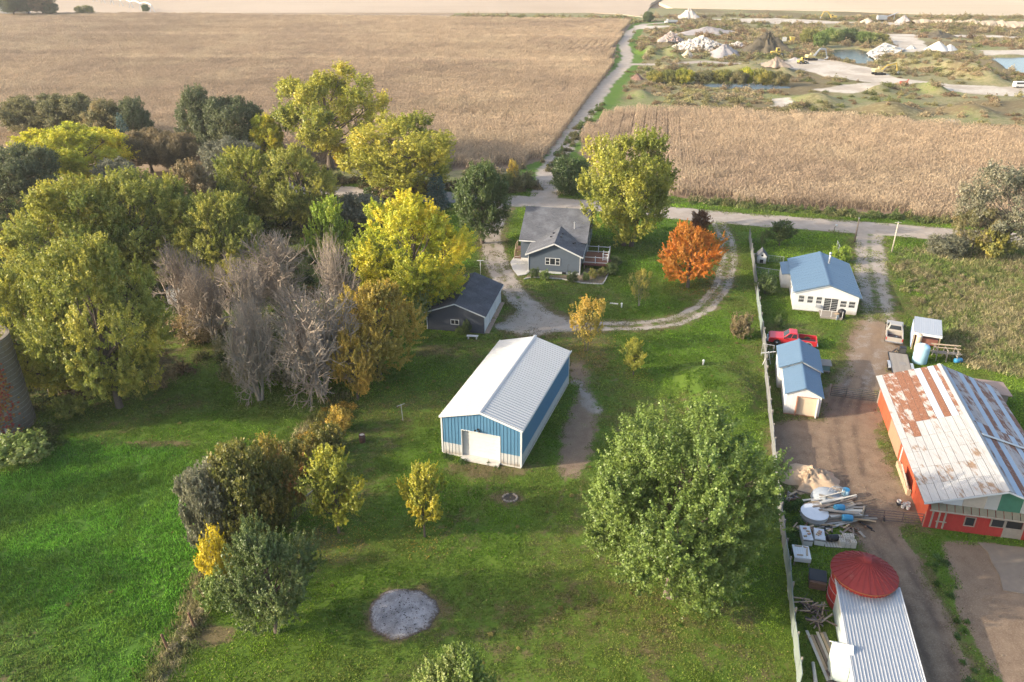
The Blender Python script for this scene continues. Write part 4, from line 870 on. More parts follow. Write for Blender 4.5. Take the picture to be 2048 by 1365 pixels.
# ---------------------------------------------------------------- blue steel shed
def steel_shed():
    W, L, E, Rg = 7.8, 16.4, 4.2, 5.3; e = thing('steel_shed', 'blue and white steel pole shed with bright white roof in the middle of the lawn', 'shed', (-6.55,62.97,0), math.radians(-18.8))
    m = MB(); m.box(.02, W-.02, .02, L-.02, -.1, .22); m.build('footing', CONC, e)
    n = 8; pw = W/n
    d0, d1, dh = 2.0, 5.75, 3.05
    zt = lambda x: E+(Rg-E)*(1-abs(x-W/2)/(W/2))
    def panel(x0, x1, z0, z1f, mat, nm):          # front gable sheets with a sloped top
        k = max(1, round((x1-x0)/.31)); p = (x1-x0)/k; m = MB()
        for i in range(k):
            a, b = x0+i*p, x0+(i+1)*p
            m.add([(a,0,z0),(b,0,z0),(b,0,z1f(b)),(a,0,z1f(a)),(a,.03,z0),(b,.03,z0),(b,.03,z1f(b)),(a,.03,z1f(a))], [(0,1,2,3),(4,7,6,5),(0,4,5,1),(3,2,6,7),(0,3,7,4),(1,5,6,2)])
            m.add([(b-.05,-.03,z0),(b-.012,-.03,z0),(b-.012,-.03,z1f(b)-.02),(b-.05,-.03,z1f(b)-.02),(b-.07,0,z0),(b+.0,0,z0),(b,0,z1f(b)-.02),(b-.07,0,z1f(b)-.02)], [(0,1,2,3),(0,3,7,4),(1,5,6,2),(3,2,6,7)])
        m.build(nm, mat, e)
    for x0, x1 in ((0,1.0),(1.0,d0),(d1,6.8),(6.8,W)):
        panel(x0, x1, .2, lambda x: 1.35, LIGHTSID, 'wainscot_panel'); panel(x0, x1, 1.35, lambda x: zt(x)-.03, BLUE, 'wall_panel')
    for x0, x1 in ((d0,d0+.94),(d0+.94,3.875),(3.875,4.81),(4.81,d1)): panel(x0, x1, dh, lambda x: zt(x)-.03, BLUE, 'wall_panel')
    up = ribbed('wall_panel', 1.025, E-1.35, .31, .03, .04, BLUE); lo = ribbed('wainscot_panel', 1.025, 1.15, .31, .03, .04, LIGHTSID)
    for k in range(16):
        for x, ax in ((W, (0,1,0)), (0, (0,-1,0))):
            y = k*1.025 if x else (k+1)*1.025
            put('wall_panel', up, e, (x,y,1.35), ax, (0,0,1)); put('wainscot_panel', lo, e, (x,y,.2), ax, (0,0,1))
    m = MB(); m.add([(0,L,.2),(W,L,.2),(W,L,E),(W/2,L,Rg),(0,L,E)], [(4,3,2,1,0)]); m.build('rear_wall', BLUE, e)
    sl = math.hypot(W/2+.15, (Rg-E)*(W/2+.15)/(W/2)); dz = (Rg-E)*.15/(W/2)
    rp = ribbed('roof_panel', 1.19, sl, .3967, .05, .06, SHEDROOF)
    for k in range(14):
        y = -.13+k*1.19; put('roof_panel', rp, e, (-.15, y+1.19, E-dz+.05), (0,-1,0), (W/2+.15, 0, Rg-E+dz)); put('roof_panel', rp, e, (W+.15, y, E-dz+.05), (0,1,0), (-W/2-.15, 0, Rg-E+dz))
    m = MB(); m.add([(W/2-.2,-.15,Rg+.075-.03),(W/2,-.15,Rg+.115),(W/2+.2,-.15,Rg+.075-.03),(W/2-.2,L+.35,Rg+.075-.03),(W/2,L+.35,Rg+.115),(W/2+.2,L+.35,Rg+.075-.03)], [(0,1,4,3),(1,2,5,4),(0,2,1),(3,4,5)]); m.build('ridge_cap', SHEDROOF, e)
    m = MB()
    for s in (-1,1):
        a = (W/2-s*(W/2+.16), -.16, E-dz-.02); b = (W/2, -.16, Rg); m.bar(a, b, .04, .2)
    m.build('gable_trim', WHITE, e)
    for x in (0, W): m = MB(); m.box(x-.07, x+.07, -.05, .08, .2, E+.02); m.build('corner_trim', WHITE, e)
    m = MB(); m.box(W-.06, W+.07, L-.08, L+.05, .2, E); m.build('corner_trim', WHITE, e)
    for s in (-1,1): x = W/2+s*(W/2+.17); m = MB(); m.box(x-.03, x+.03, -.13, L+.35, E-.19, E-.02); m.build('eave_trim', WHITE, e)
    d = bpy.data.objects.new('overhead_door', None); COL.objects.link(d); d.parent = e
    for k in range(8): m = MB(); m.box(d0+.02, d1-.02, .30, .35, .2+k*(dh-.2)/8+.008, .2+(k+1)*(dh-.2)/8-.008); m.build('door_section', WHITE, d)
    m = MB(); m.box(d0-.05, d0, -.04, .36, .2, dh).box(d1, d1+.05, -.04, .36, .2, dh).box(d0-.05, d1+.05, -.04, .36, dh, dh+.06); m.build('door_frame', WHITE, e)
    m = MB(); m.box(d0, d1, -.5, .3, .02, .2); m.build('door_sill', CONC, e)
    m = MB(); m.box(3.55, 3.75, -.16, -.01, 3.42, 3.52).tube((3.5,-.22,3.46),(3.42,-.36,3.40),.06,.10,8).tube((3.8,-.22,3.46),(3.88,-.36,3.40),.06,.10,8); m.build('flood_light', BLACK, e)
steel_shed()
# ---------------------------------------------------------------- grey house
SLATE = mk('slate_siding', (.080,.098,.120), .7, 0, .12, 2.0, 0); DKGREY = mk('charcoal_siding', (.058,.063,.076), .75, 0, .12, 2)
WOODBR = mk('brown_wood', (.15,.085,.055), .8, 0, .3, 4, .2); WOODGREY = mk('grey_wood', (.25,.22,.185), .9, 0, .35, 3, .3, None, .5, .8, .2, (1,8,1)); WOODTAN = mk('tan_wood', (.36,.27,.17), .85, 0, .3, 3, .2)
def gable_prism(m, x0, x1, y0, y1, z0, ze, zr, axis='y'):
    """solid with a gable; ridge along axis"""
    if axis == 'y': c = (x0+x1)/2; m.prism([(x0,z0),(x1,z0),(x1,ze),(c,zr),(x0,ze)], y0, y1)
    else: c = (y0+y1)/2; m.prism([(y0,z0),(y1,z0),(y1,ze),(c,zr),(y0,ze)], x0, x1, 'x')
def grey_house():
    e = thing('farmhouse', 'slate grey farmhouse with shingled gable roofs behind the driveway loop', 'house', (2.4,109.9,0), math.radians(-10))
    WW, WE, WR = 7.6, 3.05, 4.75; mx0, mx1, my0, my1, ME, MR = -1.95, 7.9, 5.0, 18.0, 3.45, 6.5; my = (my0+my1)/2
    m = MB(); gable_prism(m, .05, WW-.05, .05, 7, .4, WE, WR-.07); m.build('wing_wall', SLATE, e)
    m = MB(); gable_prism(m, mx0, mx1, my0, my1, .4, ME, MR-.1, 'x'); m.build('main_wall', SLATE, e)
    m = MB(); m.box(.1, WW-.1, .1, 7, -.1, .42); m.build('foundation', WHITE, e); m = MB(); m.box(mx0+.05, mx1-.05, my0+.05, my1, -.1, .42); m.build('foundation', WHITE, e)
    m = MB(); lap_wall(lambda z: (.05, WW-.05) if z < WE else (.05+(z-WE)/(WR-WE)*(WW/2-.05), WW-.05-(z-WE)/(WR-WE)*(WW/2-.05)), .05, WW-.05, .4, WR-.08, m); s = m.build('lap_siding', SLATE, e); s.location = (0,.05,0)
    m = MB(); lap_wall(lambda z: (mx0, .0), mx0, 0, .4, ME, m); s = m.build('lap_siding', SLATE, e); s.location = (0,my0,0)
    tw = (WR-WE)/(WW/2); ov = .4; slw = math.hypot(WW/2+ov, tw*(WW/2+ov)); yb = my0+(WR-ME)/((MR-ME)/(my-my0))+.1
    for s in (-1, 1):
        x = WW/2+s*(WW/2+ov); z = WE-tw*ov+.09
        if s < 0: slope_slab('wing_roof', SHINGLE, e, (x, yb, z), (0,-1,0), (WW/2+ov, 0, WR-WE+tw*ov), yb+.35, slw)
        else: slope_slab('wing_roof', SHINGLE, e, (x, -.35, z), (0,1,0), (-WW/2-ov, 0, WR-WE+tw*ov), yb+.35, slw)
    tm = (MR-ME)/(my-my0); slm = math.hypot(my-my0+.35, tm*(my-my0+.35))
    slope_slab('main_roof', SHINGLE, e, (mx0-.25, my0-.35, ME-tm*.35+.09), (1,0,0), (0, my-my0+.35, MR-ME+tm*.35), mx1-mx0+.5, slm)
    slope_slab('main_roof', SHINGLE, e, (mx1+.25, my1+.35, ME-tm*.35+.09), (-1,0,0), (0, -(my-my0+.35), MR-ME+tm*.35), mx1-mx0+.5, slm)
    m = MB()
    for s in (-1,1): m.bar((WW/2-s*(WW/2+ov), -.37, WE-tw*ov-.02), (WW/2, -.37, WR-.02), .04, .19)
    m.build('gable_fascia', WHITE, e)
    for s in (-1,1): x = WW/2+s*(WW/2+ov); m = MB(); m.box(x-.06, x+.06, -.36, yb-1.2 if s > 0 else 5.3, WE-tw*ov-.13, WE-tw*ov); m.build('gutter', WHITE, e)
    m = MB(); m.box(mx0-.25, .4, my0-.47, my0-.36, ME-tm*.35-.12, ME-tm*.35+.02); m.build('gutter', WHITE, e)
    for x in (.0, WW): m = MB(); m.box(x-.05, x+.05, -.05, .06, .1, WE-.1).bar((x,-.0,WE-.1), (x+(-.35 if x < 1 else .35), -.1, WE-.25), .07); m.build('downspout', WHITE, e)
    f = window(e, (2.55,.02,1.45), (1,0,0), 2.05, .95, 1, 1)
    for x in (.6, 1.45): m = MB(); m.box(x-.05, x+.05, 0, .95, 0, .06); m.build('mullion', WHITE, f)
    for x0, x1 in ((0,.55),(1.5,2.05)): m = MB(); m.box(x0, x1, .45, .51, .02, .05); m.build('sash_rail', WHITE, f)
    window(e, (mx1+.005, 7.2, 1.5), (0,1,0), 1.0, 1.2); window(e, (mx1+.005, 10.8, 1.5), (0,1,0), 1.0, 1.2); window(e, (mx1+.005, 10.6, 4.0), (0,1,0), .9, 1.0); window(e, (mx1+.005, 14.6, 1.5), (0,1,0), 1.0, 1.2); window(e, (WW+.0, 2.2, 1.2), (0,1,0), 1.5, 1.6, 2, 1, WHITE, 'patio_door')
    def on_wing(s, a, y): x = WW/2+s*a; return (x, y, WR+.09-tw*a)
    for s, a, y in ((-1,.75,5.1),(-1,.95,3.6),(1,.6,4.9),(1,.55,3.3),(1,2.6,3.6),(1,2.45,3.1)): x, yy, z = on_wing(s, a, y); m = MB(); m.box(-.16,.16,-.13,.13,0,.14); o = m.build('roof_vent', BLACK, e, bevel=.02); o.location = (x, yy, z+.0)
    m = MB(); m.tube((5.9,my0+2.4,ME+tm*2.4), (5.9,my0+2.4,ME+tm*2.4+1.0), .075, .075, 10).tube((5.9,my0+2.4,ME+tm*2.4+1.0), (5.9,my0+2.4,ME+tm*2.4+1.12), .12, .12, 10); m.build('vent_pipe', GALV, e)
    m = MB(); m.box(5.0,5.6,-.005,.05,.08,.36); m.build('foundation_vent', BLACK, e)
    # side stair
    st = thing('side_stair', 'brown wooden stair with handrails on the left side of the grey farmhouse', 'stair', (0,0,0), 0); st.location = e.matrix_basis @ Vector((-2.0,0,0)) if False else e.location; st.rotation_euler = e.rotation_euler
    for k in range(5): m = MB(); m.box(-2.95,-2.02, 5.2+k*.28, 5.5+k*.28, .18+k*.18, .24+k*.18); m.build('tread', WOODBR, st)
    m = MB(); m.box(-2.95,-2.02,6.6,8.2,1.02,1.12); m.build('landing', WOODBR, st)
    for x in (-2.97,): 
        m = MB(); m.bar((x,5.2,.95),(x,6.6,1.95),.07).bar((x,6.6,1.95),(x,8.2,1.95),.07); m.build('handrail', WOODTAN, st)
        for y, zt in ((5.25,.98),(6.6,1.95),(8.15,1.95)): m = MB(); m.box(x-.05,x+.05,y-.05,y+.05,0,zt); m.build('rail_post', WOODTAN, st)
    m = MB(); m.bar((-2.97,5.15,.08),(-2.97,6.65,1.06),.05,.22).bar((-2.03,5.15,.08),(-2.03,6.65,1.06),.05,.22); m.build('stringer', WOODBR, st)
grey_house()
def deck():
    e = thing('deck', 'brown wooden deck with white railing on the right side of the grey farmhouse', 'deck', (10.62,111.35,0), math.radians(-10.5)); W, D, Z = 3.6, 5.0, .95
    n = 26
    for k in range(n): m = MB(); m.box(.02, W, k*D/n+.006, (k+1)*D/n-.006, Z-.04, Z); m.build('deck_board', mk('red_brown_deck', (.23,.095,.06), .75, 0, .2), e)
    m = MB(); m.box(0, W+.02, -.05, -.01, Z-.32, Z-.005).box(W+.005, W+.045, -.05, D, Z-.32, Z-.005).box(0, W, D+.01, D+.05, Z-.32, Z-.005); m.build('rim_joist', mk('red_brown_stain', (.19,.075,.055), .7, 0, .2), e)
    for x, y in ((.15,.1),(W-.1,.1),(W-.1,D-.1),(W-.1,D/2)): m = MB(); m.box(x-.06,x+.06,y-.06,y+.06,-.1,Z-.05); m.build('deck_leg', WOODTAN, e)
    posts = [(.08,.06),(1.75,.06),(W-.06,.06),(W-.06,1.5),(W-.06,2.7),(W-.06,D-.06),(1.8,D-.06),(.08,D-.06),(W-.85,1.5),(W-.85,2.7)]
    for x, y in posts: m = MB(); m.box(x-.055,x+.055,y-.055,y+.055,Z,Z+1.08).add([(x-.07,y-.07,Z+1.08),(x+.07,y-.07,Z+1.08),(x+.07,y+.07,Z+1.08),(x-.07,y+.07,Z+1.08),(x,y,Z+1.16)],[(0,1,4),(1,2,4),(2,3,4),(3,0,4),(3,2,1,0)]); m.build('rail_post', WHITE, e)
    for a, b in ((0,1),(1,2),(2,3),(4,5),(5,6),(6,7),(3,8),(4,9)):
        for z in (.14, .93): m = MB(); m.bar((*posts[a], Z+z), (*posts[b], Z+z), .05, .09); m.build('rail', WHITE, e)
    for k in range(4): m = MB(); m.box(W+.06+k*.28, W+.36+k*.28, 1.55, 2.65, Z-.2-k*.2, Z-.15-k*.2); m.build('tread', WOODBR, e)
deck()
def patio_and_bed():
    m = MB(); q = [g(1000+x*280/2048, 400+y*280/2048)[:2] for x, y in [(300,815),(215,830),(150,920),(185,1020),(262,1118),(380,1098),(430,1060),(425,880)]]; n = len(q)
    m.add([(x,y,.02) for x, y in q]+[(x,y,.09) for x, y in q], [tuple(range(n,2*n))]+[(i,(i+1)%n,n+(i+1)%n,n+i) for i in range(n)]); tag(m.build('patio', CONC), kind='structure')
    bed = [g(1000+x*280/2048, 400+y*280/2048)[:2] for x, y in [(350,1165),(480,1140),(700,1148),(900,1165),(1040,1190),(1210,1225),(1500,1240),(1540,1180),(1590,1070),(1560,1030),(1260,1000),(1180,1105),(800,1108),(430,1085)]]; n = len(bed)
    m = MB(); m.add([(x,y,.045) for x, y in bed], [tuple(range(n))]); tag(m.build('garden_bed', mk('mulch', (.20,.15,.105), .95, 0, .5, 9, .6, (.33,.27,.2), .5, 2.)), kind='structure')
    e = thing('bed_edging', 'pale stone edging around the garden bed of the grey farmhouse', 'edging')
    for a, b in zip(bed[:9], bed[1:9]):
        L = math.hypot(b[0]-a[0], b[1]-a[1]); k = max(1, int(L/.45))
        for i in range(k): p = [a[j]+(b[j]-a[j])*(i+.08)/k for j in (0,1)]; q_ = [a[j]+(b[j]-a[j])*(i+.92)/k for j in (0,1)]; m = MB(); m.bar((*p,.08), (*q_,.08), .12, .14); m.build('edging_stone', CONC, e)
patio_and_bed()
# ---------------------------------------------------------------- grey garage
def garage():
    W, L, E, Rg = 7.3, 10.2, 2.5, 3.85; e = thing('garage', 'charcoal detached garage with shingled roof and white doors under the yellow maple', 'garage', (-10.6,90.35,0), math.radians(-11)); tw = (Rg-E)/(W/2); ov = .3
    m = MB(); gable_prism(m, 0, W-.12, .02, L, 0, E, Rg-.05); m.build('wall', DKGREY, e)
    m = MB(); lap_wall(lambda z: (0, W) if z < E else ((z-E)/tw, W-(z-E)/tw), 0, W, .05, Rg-.06, m); m.build('lap_siding', DKGREY, e)
    sl = math.hypot(W/2+ov, tw*(W/2+ov))
    slope_slab('roof', SHINGLE2, e, (-ov, L+.3, E-tw*ov+.08), (0,-1,0), (W/2+ov,0,Rg-E+tw*ov), L+.6, sl); slope_slab('roof', SHINGLE2, e, (W+ov, -.3, E-tw*ov+.08), (0,1,0), (-W/2-ov,0,Rg-E+tw*ov), L+.6, sl)
    m = MB()
    for s in (-1,1): m.bar((W/2-s*(W/2+ov), -.32, E-tw*ov-.01), (W/2, -.32, Rg-.01), .03, .14)
    m.build('gable_fascia', WHITE, e); m = MB(); m.box(W+ov-.03, W+ov+.03, -.3, L+.3, E-tw*ov-.12, E-tw*ov); m.build('eave_fascia', WHITE, e)
    for y0 in (.45, 3.7, 6.95):
        d = bpy.data.objects.new('garage_door', None); COL.objects.link(d); d.parent = e
        for k in range(4): m = MB(); m.box(W-.1, W-.05, y0, y0+2.8, .06+k*.53, .06+(k+1)*.53-.015); m.build('door_section', WHITE, d)
    m = MB()
    for y in (0, 3.25, 6.5, 9.75): m.box(W-.115, W, y, y+.45, 0, E-.02)
    m.box(W-.115, W, 0, L, 2.19, E-.01); m.build('door_trim', WHITE, e)
    m = MB(); m.box(W-.02, W+.55, .2, L-.2, -.02, .06); m.build('apron', mk('reddish_concrete', (.36,.24,.18), .9, 0, .25, 3), e)
    window(e, (3.1,-.03,1.05), (1,0,0), .95, .55, 2, 1)
    m = MB(); m.box(-.05,.03,-.06,.02,0,E-.1); m.build('corner_trim', WHITE, e); m = MB(); m.box(W-.04,W+.04,-.06,.02,0,E-.1); m.build('corner_trim', SLATE, e)
    b = thing('bench', 'low white bench on the lawn in front of the grey garage', 'bench', g(945,678), math.radians(-6))
    m = MB(); m.box(-.7,.7,-.22,.22,.36,.44); m.build('seat', WHITE, b, bevel=.02)
    for x in (-.5,.5): m = MB(); m.box(x-.06,x+.06,-.18,.18,0,.36); m.build('leg', WHITE, b)
garage()
# ---------------------------------------------------------------- white house with a blue metal roof
BROOF = mk('blue_metal_roof', (.092,.150,.215), .42, .12, .1, 1.2, 0, (.13,.18,.235), .3, .5); WSID = mk('white_siding', (.53,.53,.515), .6, 0, .07, 2, 0, (.42,.39,.35), .25, splash=(.30,.25,.18))
def white_house():
    W, L, E, Rg = 7.95, 12.4, 2.65, 4.0; e = thing('farmhouse', 'white house with blue metal roof beside the right hand driveway', 'house', (37.11,96.37,0), math.radians(-13.8)); tw = (Rg-E)/(W/2); ov = .25
    m = MB(); gable_prism(m, .03, W-.03, .03, L, 0, E, Rg-.05); m.build('wall', WSID, e)
    m = MB(); lap_wall(lambda z: (.03, W-.03) if z < E else (.03+(z-E)/tw, W-.03-(z-E)/tw), 0, W, .1, Rg-.06, m, .24, .022); m.build('lap_siding', WSID, e)
    sl = math.hypot(W/2+ov, tw*(W/2+ov)); rp = ribbed('roof_panel', .95, sl, .317, .02, .03, BROOF); n = 13; st = (L+.45)/n
    for k in range(n):
        y = -.2+k*st; a = put('roof_panel', rp, e, (-ov, y+st, E-tw*ov+.05), (0,-1,0), (W/2+ov,0,Rg-E+tw*ov)); b = put('roof_panel', rp, e, (W+ov, y, E-tw*ov+.05), (0,1,0), (-W/2-ov,0,Rg-E+tw*ov))
    m = MB(); m.add([(W/2-.2,-.21,Rg+.03),(W/2,-.21,Rg+.09),(W/2+.2,-.21,Rg+.03),(W/2-.2,L+.25,Rg+.03),(W/2,L+.25,Rg+.09),(W/2+.2,L+.25,Rg+.03)], [(0,1,4,3),(1,2,5,4)]); m.build('ridge_cap', BROOF, e)
    for s in (-1,1): m = MB(); m.bar((W/2-s*(W/2+ov), -.21, E-tw*ov-.04), (W/2, -.21, Rg-.04), .03, .13); m.build('gable_fascia', BROOF if s > 0 else BROOF, e)
    m = MB(); m.box(W+ov-.02, W+ov+.06, -.2, L+.25, E-tw*ov-.1, E-tw*ov); m.build('gutter', WHITE, e)
    for x in (.55, 1.65, 2.75): window(e, (x,0,1.2), (1,0,0), .72, .95)
    for x in (5.75, 6.8): window(e, (x,0,1.0), (1,0,0), .8, .9)
    for y in (2.0, 4.2, 7.3): window(e, (.03, y+.8, 1.1), (0,-1,0), .7, 1.0)
    d = window(e, (3.75,0,.35), (1,0,0), 1.75, 1.75, 2, 1, WHITE, 'sliding_door', .09)
    m = MB(); m.box(2.75,3.4,-.35,-.02,.75,1.1); m.build('air_conditioner', GALV, e, bevel=.02)
    m = MB(); m.box(.05, 3.6, -.035, -.024, .12, .85); m.build('wall_skirt', mk('grey_skirt', (.5,.5,.48), .7), e)
    m = MB(); m.box(-1.05,.02, 7.6, 12.2, 0, 2.05); m.build('side_wing', WSID, e)
    m = MB(); m.add([(-1.2,7.4,2.08),(.02,7.4,2.32),(.02,12.4,2.32),(-1.2,12.4,2.08),(-1.2,7.4,2.02),(.02,7.4,2.26),(.02,12.4,2.26),(-1.2,12.4,2.02)], [(0,1,2,3),(7,6,5,4),(0,4,5,1),(2,6,7,3),(0,3,7,4)]); m.build('side_roof', BROOF, e)
    m = MB(); m.tube((4.9,8.9,3.5),(4.9,8.9,5.2),.12,.12,12).tube((4.9,8.9,5.0),(4.9,8.9,5.3),.17,.17,12).tube((4.9,8.9,3.6),(4.9,8.9,3.8),.19,.14,12); m.build('chimney_pipe', GALV, e, True)
    m = MB(); m.box(3.3, 6.0, -2.0, -.03, .22, .32); m.build('porch_floor', WOODGREY, e)
    for k in range(13): m = MB(); m.box(3.3+k*.2083, 3.3+k*.2083+.19, -2.03, -2.0, .02, .3); m.build('skirt_board', WOODGREY, e)
    for x in (3.35, 4.6, 5.95): m = MB(); m.box(x-.03,x+.03,-1.98,-1.92,.32,1.2); m.build('porch_post', WHITE, e)
    gr = thing('grill', 'black covered barbecue grill on the white house porch', 'grill', (0,0,0)); p = Matrix.Rotation(math.radians(-13.8), 3, 'Z') @ Vector((5.9,-1.45,0)); gr.location = Vector((37.11,96.37,.0))+p; gr.rotation_euler = (0,0,.3)
    m = MB(); m.lathe([(0,.75),(.42,.78),(.5,.95),(.46,1.15),(.25,1.3),(0,1.33)], 14); m.build('lid', BLACK, gr, True); m = MB(); m.box(-.35,.35,-.3,.3,.05,.78); m.build('cart', BLACK, gr, bevel=.03); m = MB(); m.box(-1.0,-.5,-.25,.25,.78,.83); m.build('side_shelf', WOODTAN, gr); m = MB(); m.obox((-.75,-.25,.35),(.25,.02,.35),(1,.3,0)); m.build('cover_flap', WHITE, gr)
    # small white playhouse / dog house
    k = thing('dog_house', 'small white dog house with steep shingled roof by the board fence', 'dog house', g(1522,524), math.radians(-14))
    m = MB(); gable_prism(m, -.65, .65, -.8, .8, 0, 1.25, 2.0); m.build('wall', WSID, k)
    for s in (-1,1): slope_slab('roof', SHINGLE, k, (s*.8, -.95*s*-1 if s > 0 else .95, 1.1) if False else ((-.82,.95,1.08) if s < 0 else (.82,-.95,1.08)), (0,-1,0) if s < 0 else (0,1,0), (.82*-s,0,1.0), 1.9, 1.3, .05)
    m = MB(); m.box(-.25,.25,-.82,-.79,.1,.65); m.build('doorway', BLACK, k); m = MB(); m.box(-.15,.15,-.82,-.79,1.15,1.45); m.build('gable_window', BLACK, k)
    pass
white_house()
# ---------------------------------------------------------------- small white shed with blue roof
def small_shed():
    e = thing('shed', 'narrow white ribbed shed with blue metal roof in two sections beside the board fence', 'shed', (27.93,70.21,0), math.radians(-14.5)); TAN = mk('tan_door', (.50,.40,.28), .7, 0, .12, 2); BRN = mk('brown_trim', (.27,.13,.08), .8, 0, .2)
    def sect(x0, x1, y0, y1, E, Rg, ov=.2):
        W = x1-x0; c = (x0+x1)/2; tw = (Rg-E)/(W/2); m = MB(); gable_prism(m, x0+.03, x1-.03, y0+.03, y1, 0, E, Rg-.03); m.build('wall', WSID, e)
        n = int(round((y1-y0)/1.0)); st = (y1-y0)/n
        rp = ribbed('wall_panel', st, E-.1, .25, .025, .05, WSID); sl = math.hypot(W/2+ov, tw*(W/2+ov)); rr = ribbed('roof_panel', (y1-y0+.25)/n, sl, .22, .025, .04, BROOF)
        for k in range(n):
            put('wall_panel', rp, e, (x0, y0+(k+1)*st, .1), (0,-1,0), (0,0,1)); put('wall_panel', rp, e, (x1, y0+k*st, .1), (0,1,0), (0,0,1))
            s2 = (y1-y0+.25)/n; y = y0-.15+k*s2; put('roof_panel', rr, e, (x0-ov, y+s2, E-tw*ov+.04), (0,-1,0), (W/2+ov,0,Rg-E+tw*ov)); put('roof_panel', rr, e, (x1+ov, y, E-tw*ov+.04), (0,1,0), (-W/2-ov,0,Rg-E+tw*ov))
        m = MB(); m.add([(c-.15,y0-.16,Rg+.035),(c,y0-.16,Rg+.09),(c+.15,y0-.16,Rg+.035),(c-.15,y1+.12,Rg+.035),(c,y1+.12,Rg+.09),(c+.15,y1+.12,Rg+.035)], [(0,1,4,3),(1,2,5,4)]); m.build('ridge_cap', BROOF, e)
        m = MB()
        for s in (-1,1): m.bar((c-s*(W/2+ov), y0-.16, E-tw*ov), (c, y0-.16, Rg), .03, .09)
        m.build('gable_trim', BROOF, e)
    sect(0, 3.43, 0, 5.4, 2.45, 3.25); sect(-.45, 3.75, 5.4, 10.6, 2.6, 3.6)
    d0, d1, dh = 1.15, 3.05, 2.15; zt = lambda x: 2.45+(.8)*(1-abs(x-1.715)/1.715)
    k = 15; p = 3.43/k
    for i in range(k):
        a, b = i*p, (i+1)*p; mid = (a+b)/2; z0 = .1 if (b <= d0+.02 or a >= d1-.02) else dh
        m = MB(); m.add([(a+.012,-.028,z0),(b-.012,-.028,z0),(b-.012,-.028,zt(b)-.04),(a+.012,-.028,zt(a)-.04),(a,0,z0),(b,0,z0),(b,0,zt(b)-.04),(a,0,zt(a)-.04)], [(0,1,2,3),(0,3,7,4),(1,5,6,2),(0,4,5,1),(3,2,6,7)]); m.build('siding_strip', WSID, e)
    m = MB(); m.box(d0, d1, -.012, .02, .06, dh); m.build('door', TAN, e); m = MB(); m.box(d0-.1,d0,-.34,.0,.05,dh+.02).box(d0-.1,d1+.1,-.06,.0,dh,dh+.07); m.build('door_frame', BRN, e); m = MB(); m.box(0,3.43,-.06,.05,-.05,.1); m.build('sill', BRN, e)
    m = MB(); m.box(d1,d1+.1,-.34,0,.05,dh+.02); m.build('door_frame', WHITE, e)
    c = thing('chicken_coop', 'small green coop with grey lid against the right side of the blue roofed shed', 'coop', g(1641,742), math.radians(-12)); GRN = mk('teal_paint', (.10,.20,.18), .7, 0, .2)
    m = MB(); m.box(-.85,.85,-.5,.5,.25,1.0); m.build('body', GRN, c); m = MB(); m.obox((0,0,1.08),(1.0,.65,.03),(1,0,0),(0,1,.12)); m.build('lid', WOODGREY, c)
    for x in (-.8,.8):
        for y in (-.45,.45): m = MB(); m.box(x-.04,x+.04,y-.04,y+.04,0,.25); m.build('leg', WOODGREY, c)
    m = MB(); m.box(-.8,.9,-.75,-.5,.3,.36); m.build('ramp_shelf', WOODGREY, c)
small_shed()
# ---------------------------------------------------------------- red barn
def sheet_material(name, rust, zinc, amt, scale=.9):
    """old roofing: zinc and rust in ragged patches drawn out along the sheet, pale scuffs, dark streaks"""
    t = NT(name); co = t.coord('Position'); rnd = t.n('ShaderNodeObjectInfo').outputs['Random']
    n1 = t.noise(co, scale, 5, .65); n2 = t.noise(co, 5, 4, .7); n3 = t.noise(co, 1.6, 3, .6, (3, .35, 1)); n4 = t.noise(co, 16, 3, .7)
    z = t.mix(t.ramp(n3, .4, .7, 0, .5), zinc, tuple(x*.72 for x in zinc)); z = t.mix(t.ramp(n2, .52, .75, 0, .5), z, (.30,.235,.17)); z = t.mix(t.math('MULTIPLY', rnd, .3), z, tuple(x*.7 for x in zinc))
    r_ = t.mix(t.ramp(n2, .35, .65), rust, tuple(x*.6 for x in rust)); r_ = t.mix(t.ramp(n4, .5, .7, 0, .7), r_, (.40,.27,.17)); r_ = t.mix(t.math('MULTIPLY', rnd, .4), r_, tuple(x*.65 for x in rust))
    f = t.math('ADD', t.math('ADD', t.math('MULTIPLY', n1, 1.0), t.math('MULTIPLY', t.math('SUBTRACT', n3, .5), .7)), t.math('MULTIPLY', t.math('SUBTRACT', rnd, .5), .25))
    c = t.mix(t.ramp(f, .62-amt, .78-amt), z, r_); t.principled(c, .75, .05, t.bump(n2, .3, .02), .25); return t.m
RUST = sheet_material('rusty_sheet', (.225,.095,.052), (.34,.32,.295), .30); RUSTD = sheet_material('dark_rust_sheet', (.135,.062,.045), (.26,.25,.25), .22)
OLDZ = sheet_material('weathered_zinc', (.25,.165,.11), (.335,.33,.32), .03, .5); PATCHZ = mk('zinc_patch', (.42,.46,.51), .5, .25, .1, 1.5); REDW = mk('barn_red', (.30,.030,.024), .8, 0, .18, 3, .2, (.30,.10,.08), .3, 1.2); ORNW = mk('barn_red_sunlit', (.42,.075,.032), .75, 0, .14, 3, .2, (.58,.26,.18), .22, 1.5)  # left wall gets a brighter, more orange barn red: sunlight put into the colour
BLUEZ = mk('blue_grey_sheet', (.24,.30,.37), .5, .3, .15, 1.5, 0, (.3,.2,.17), .3, 1.)
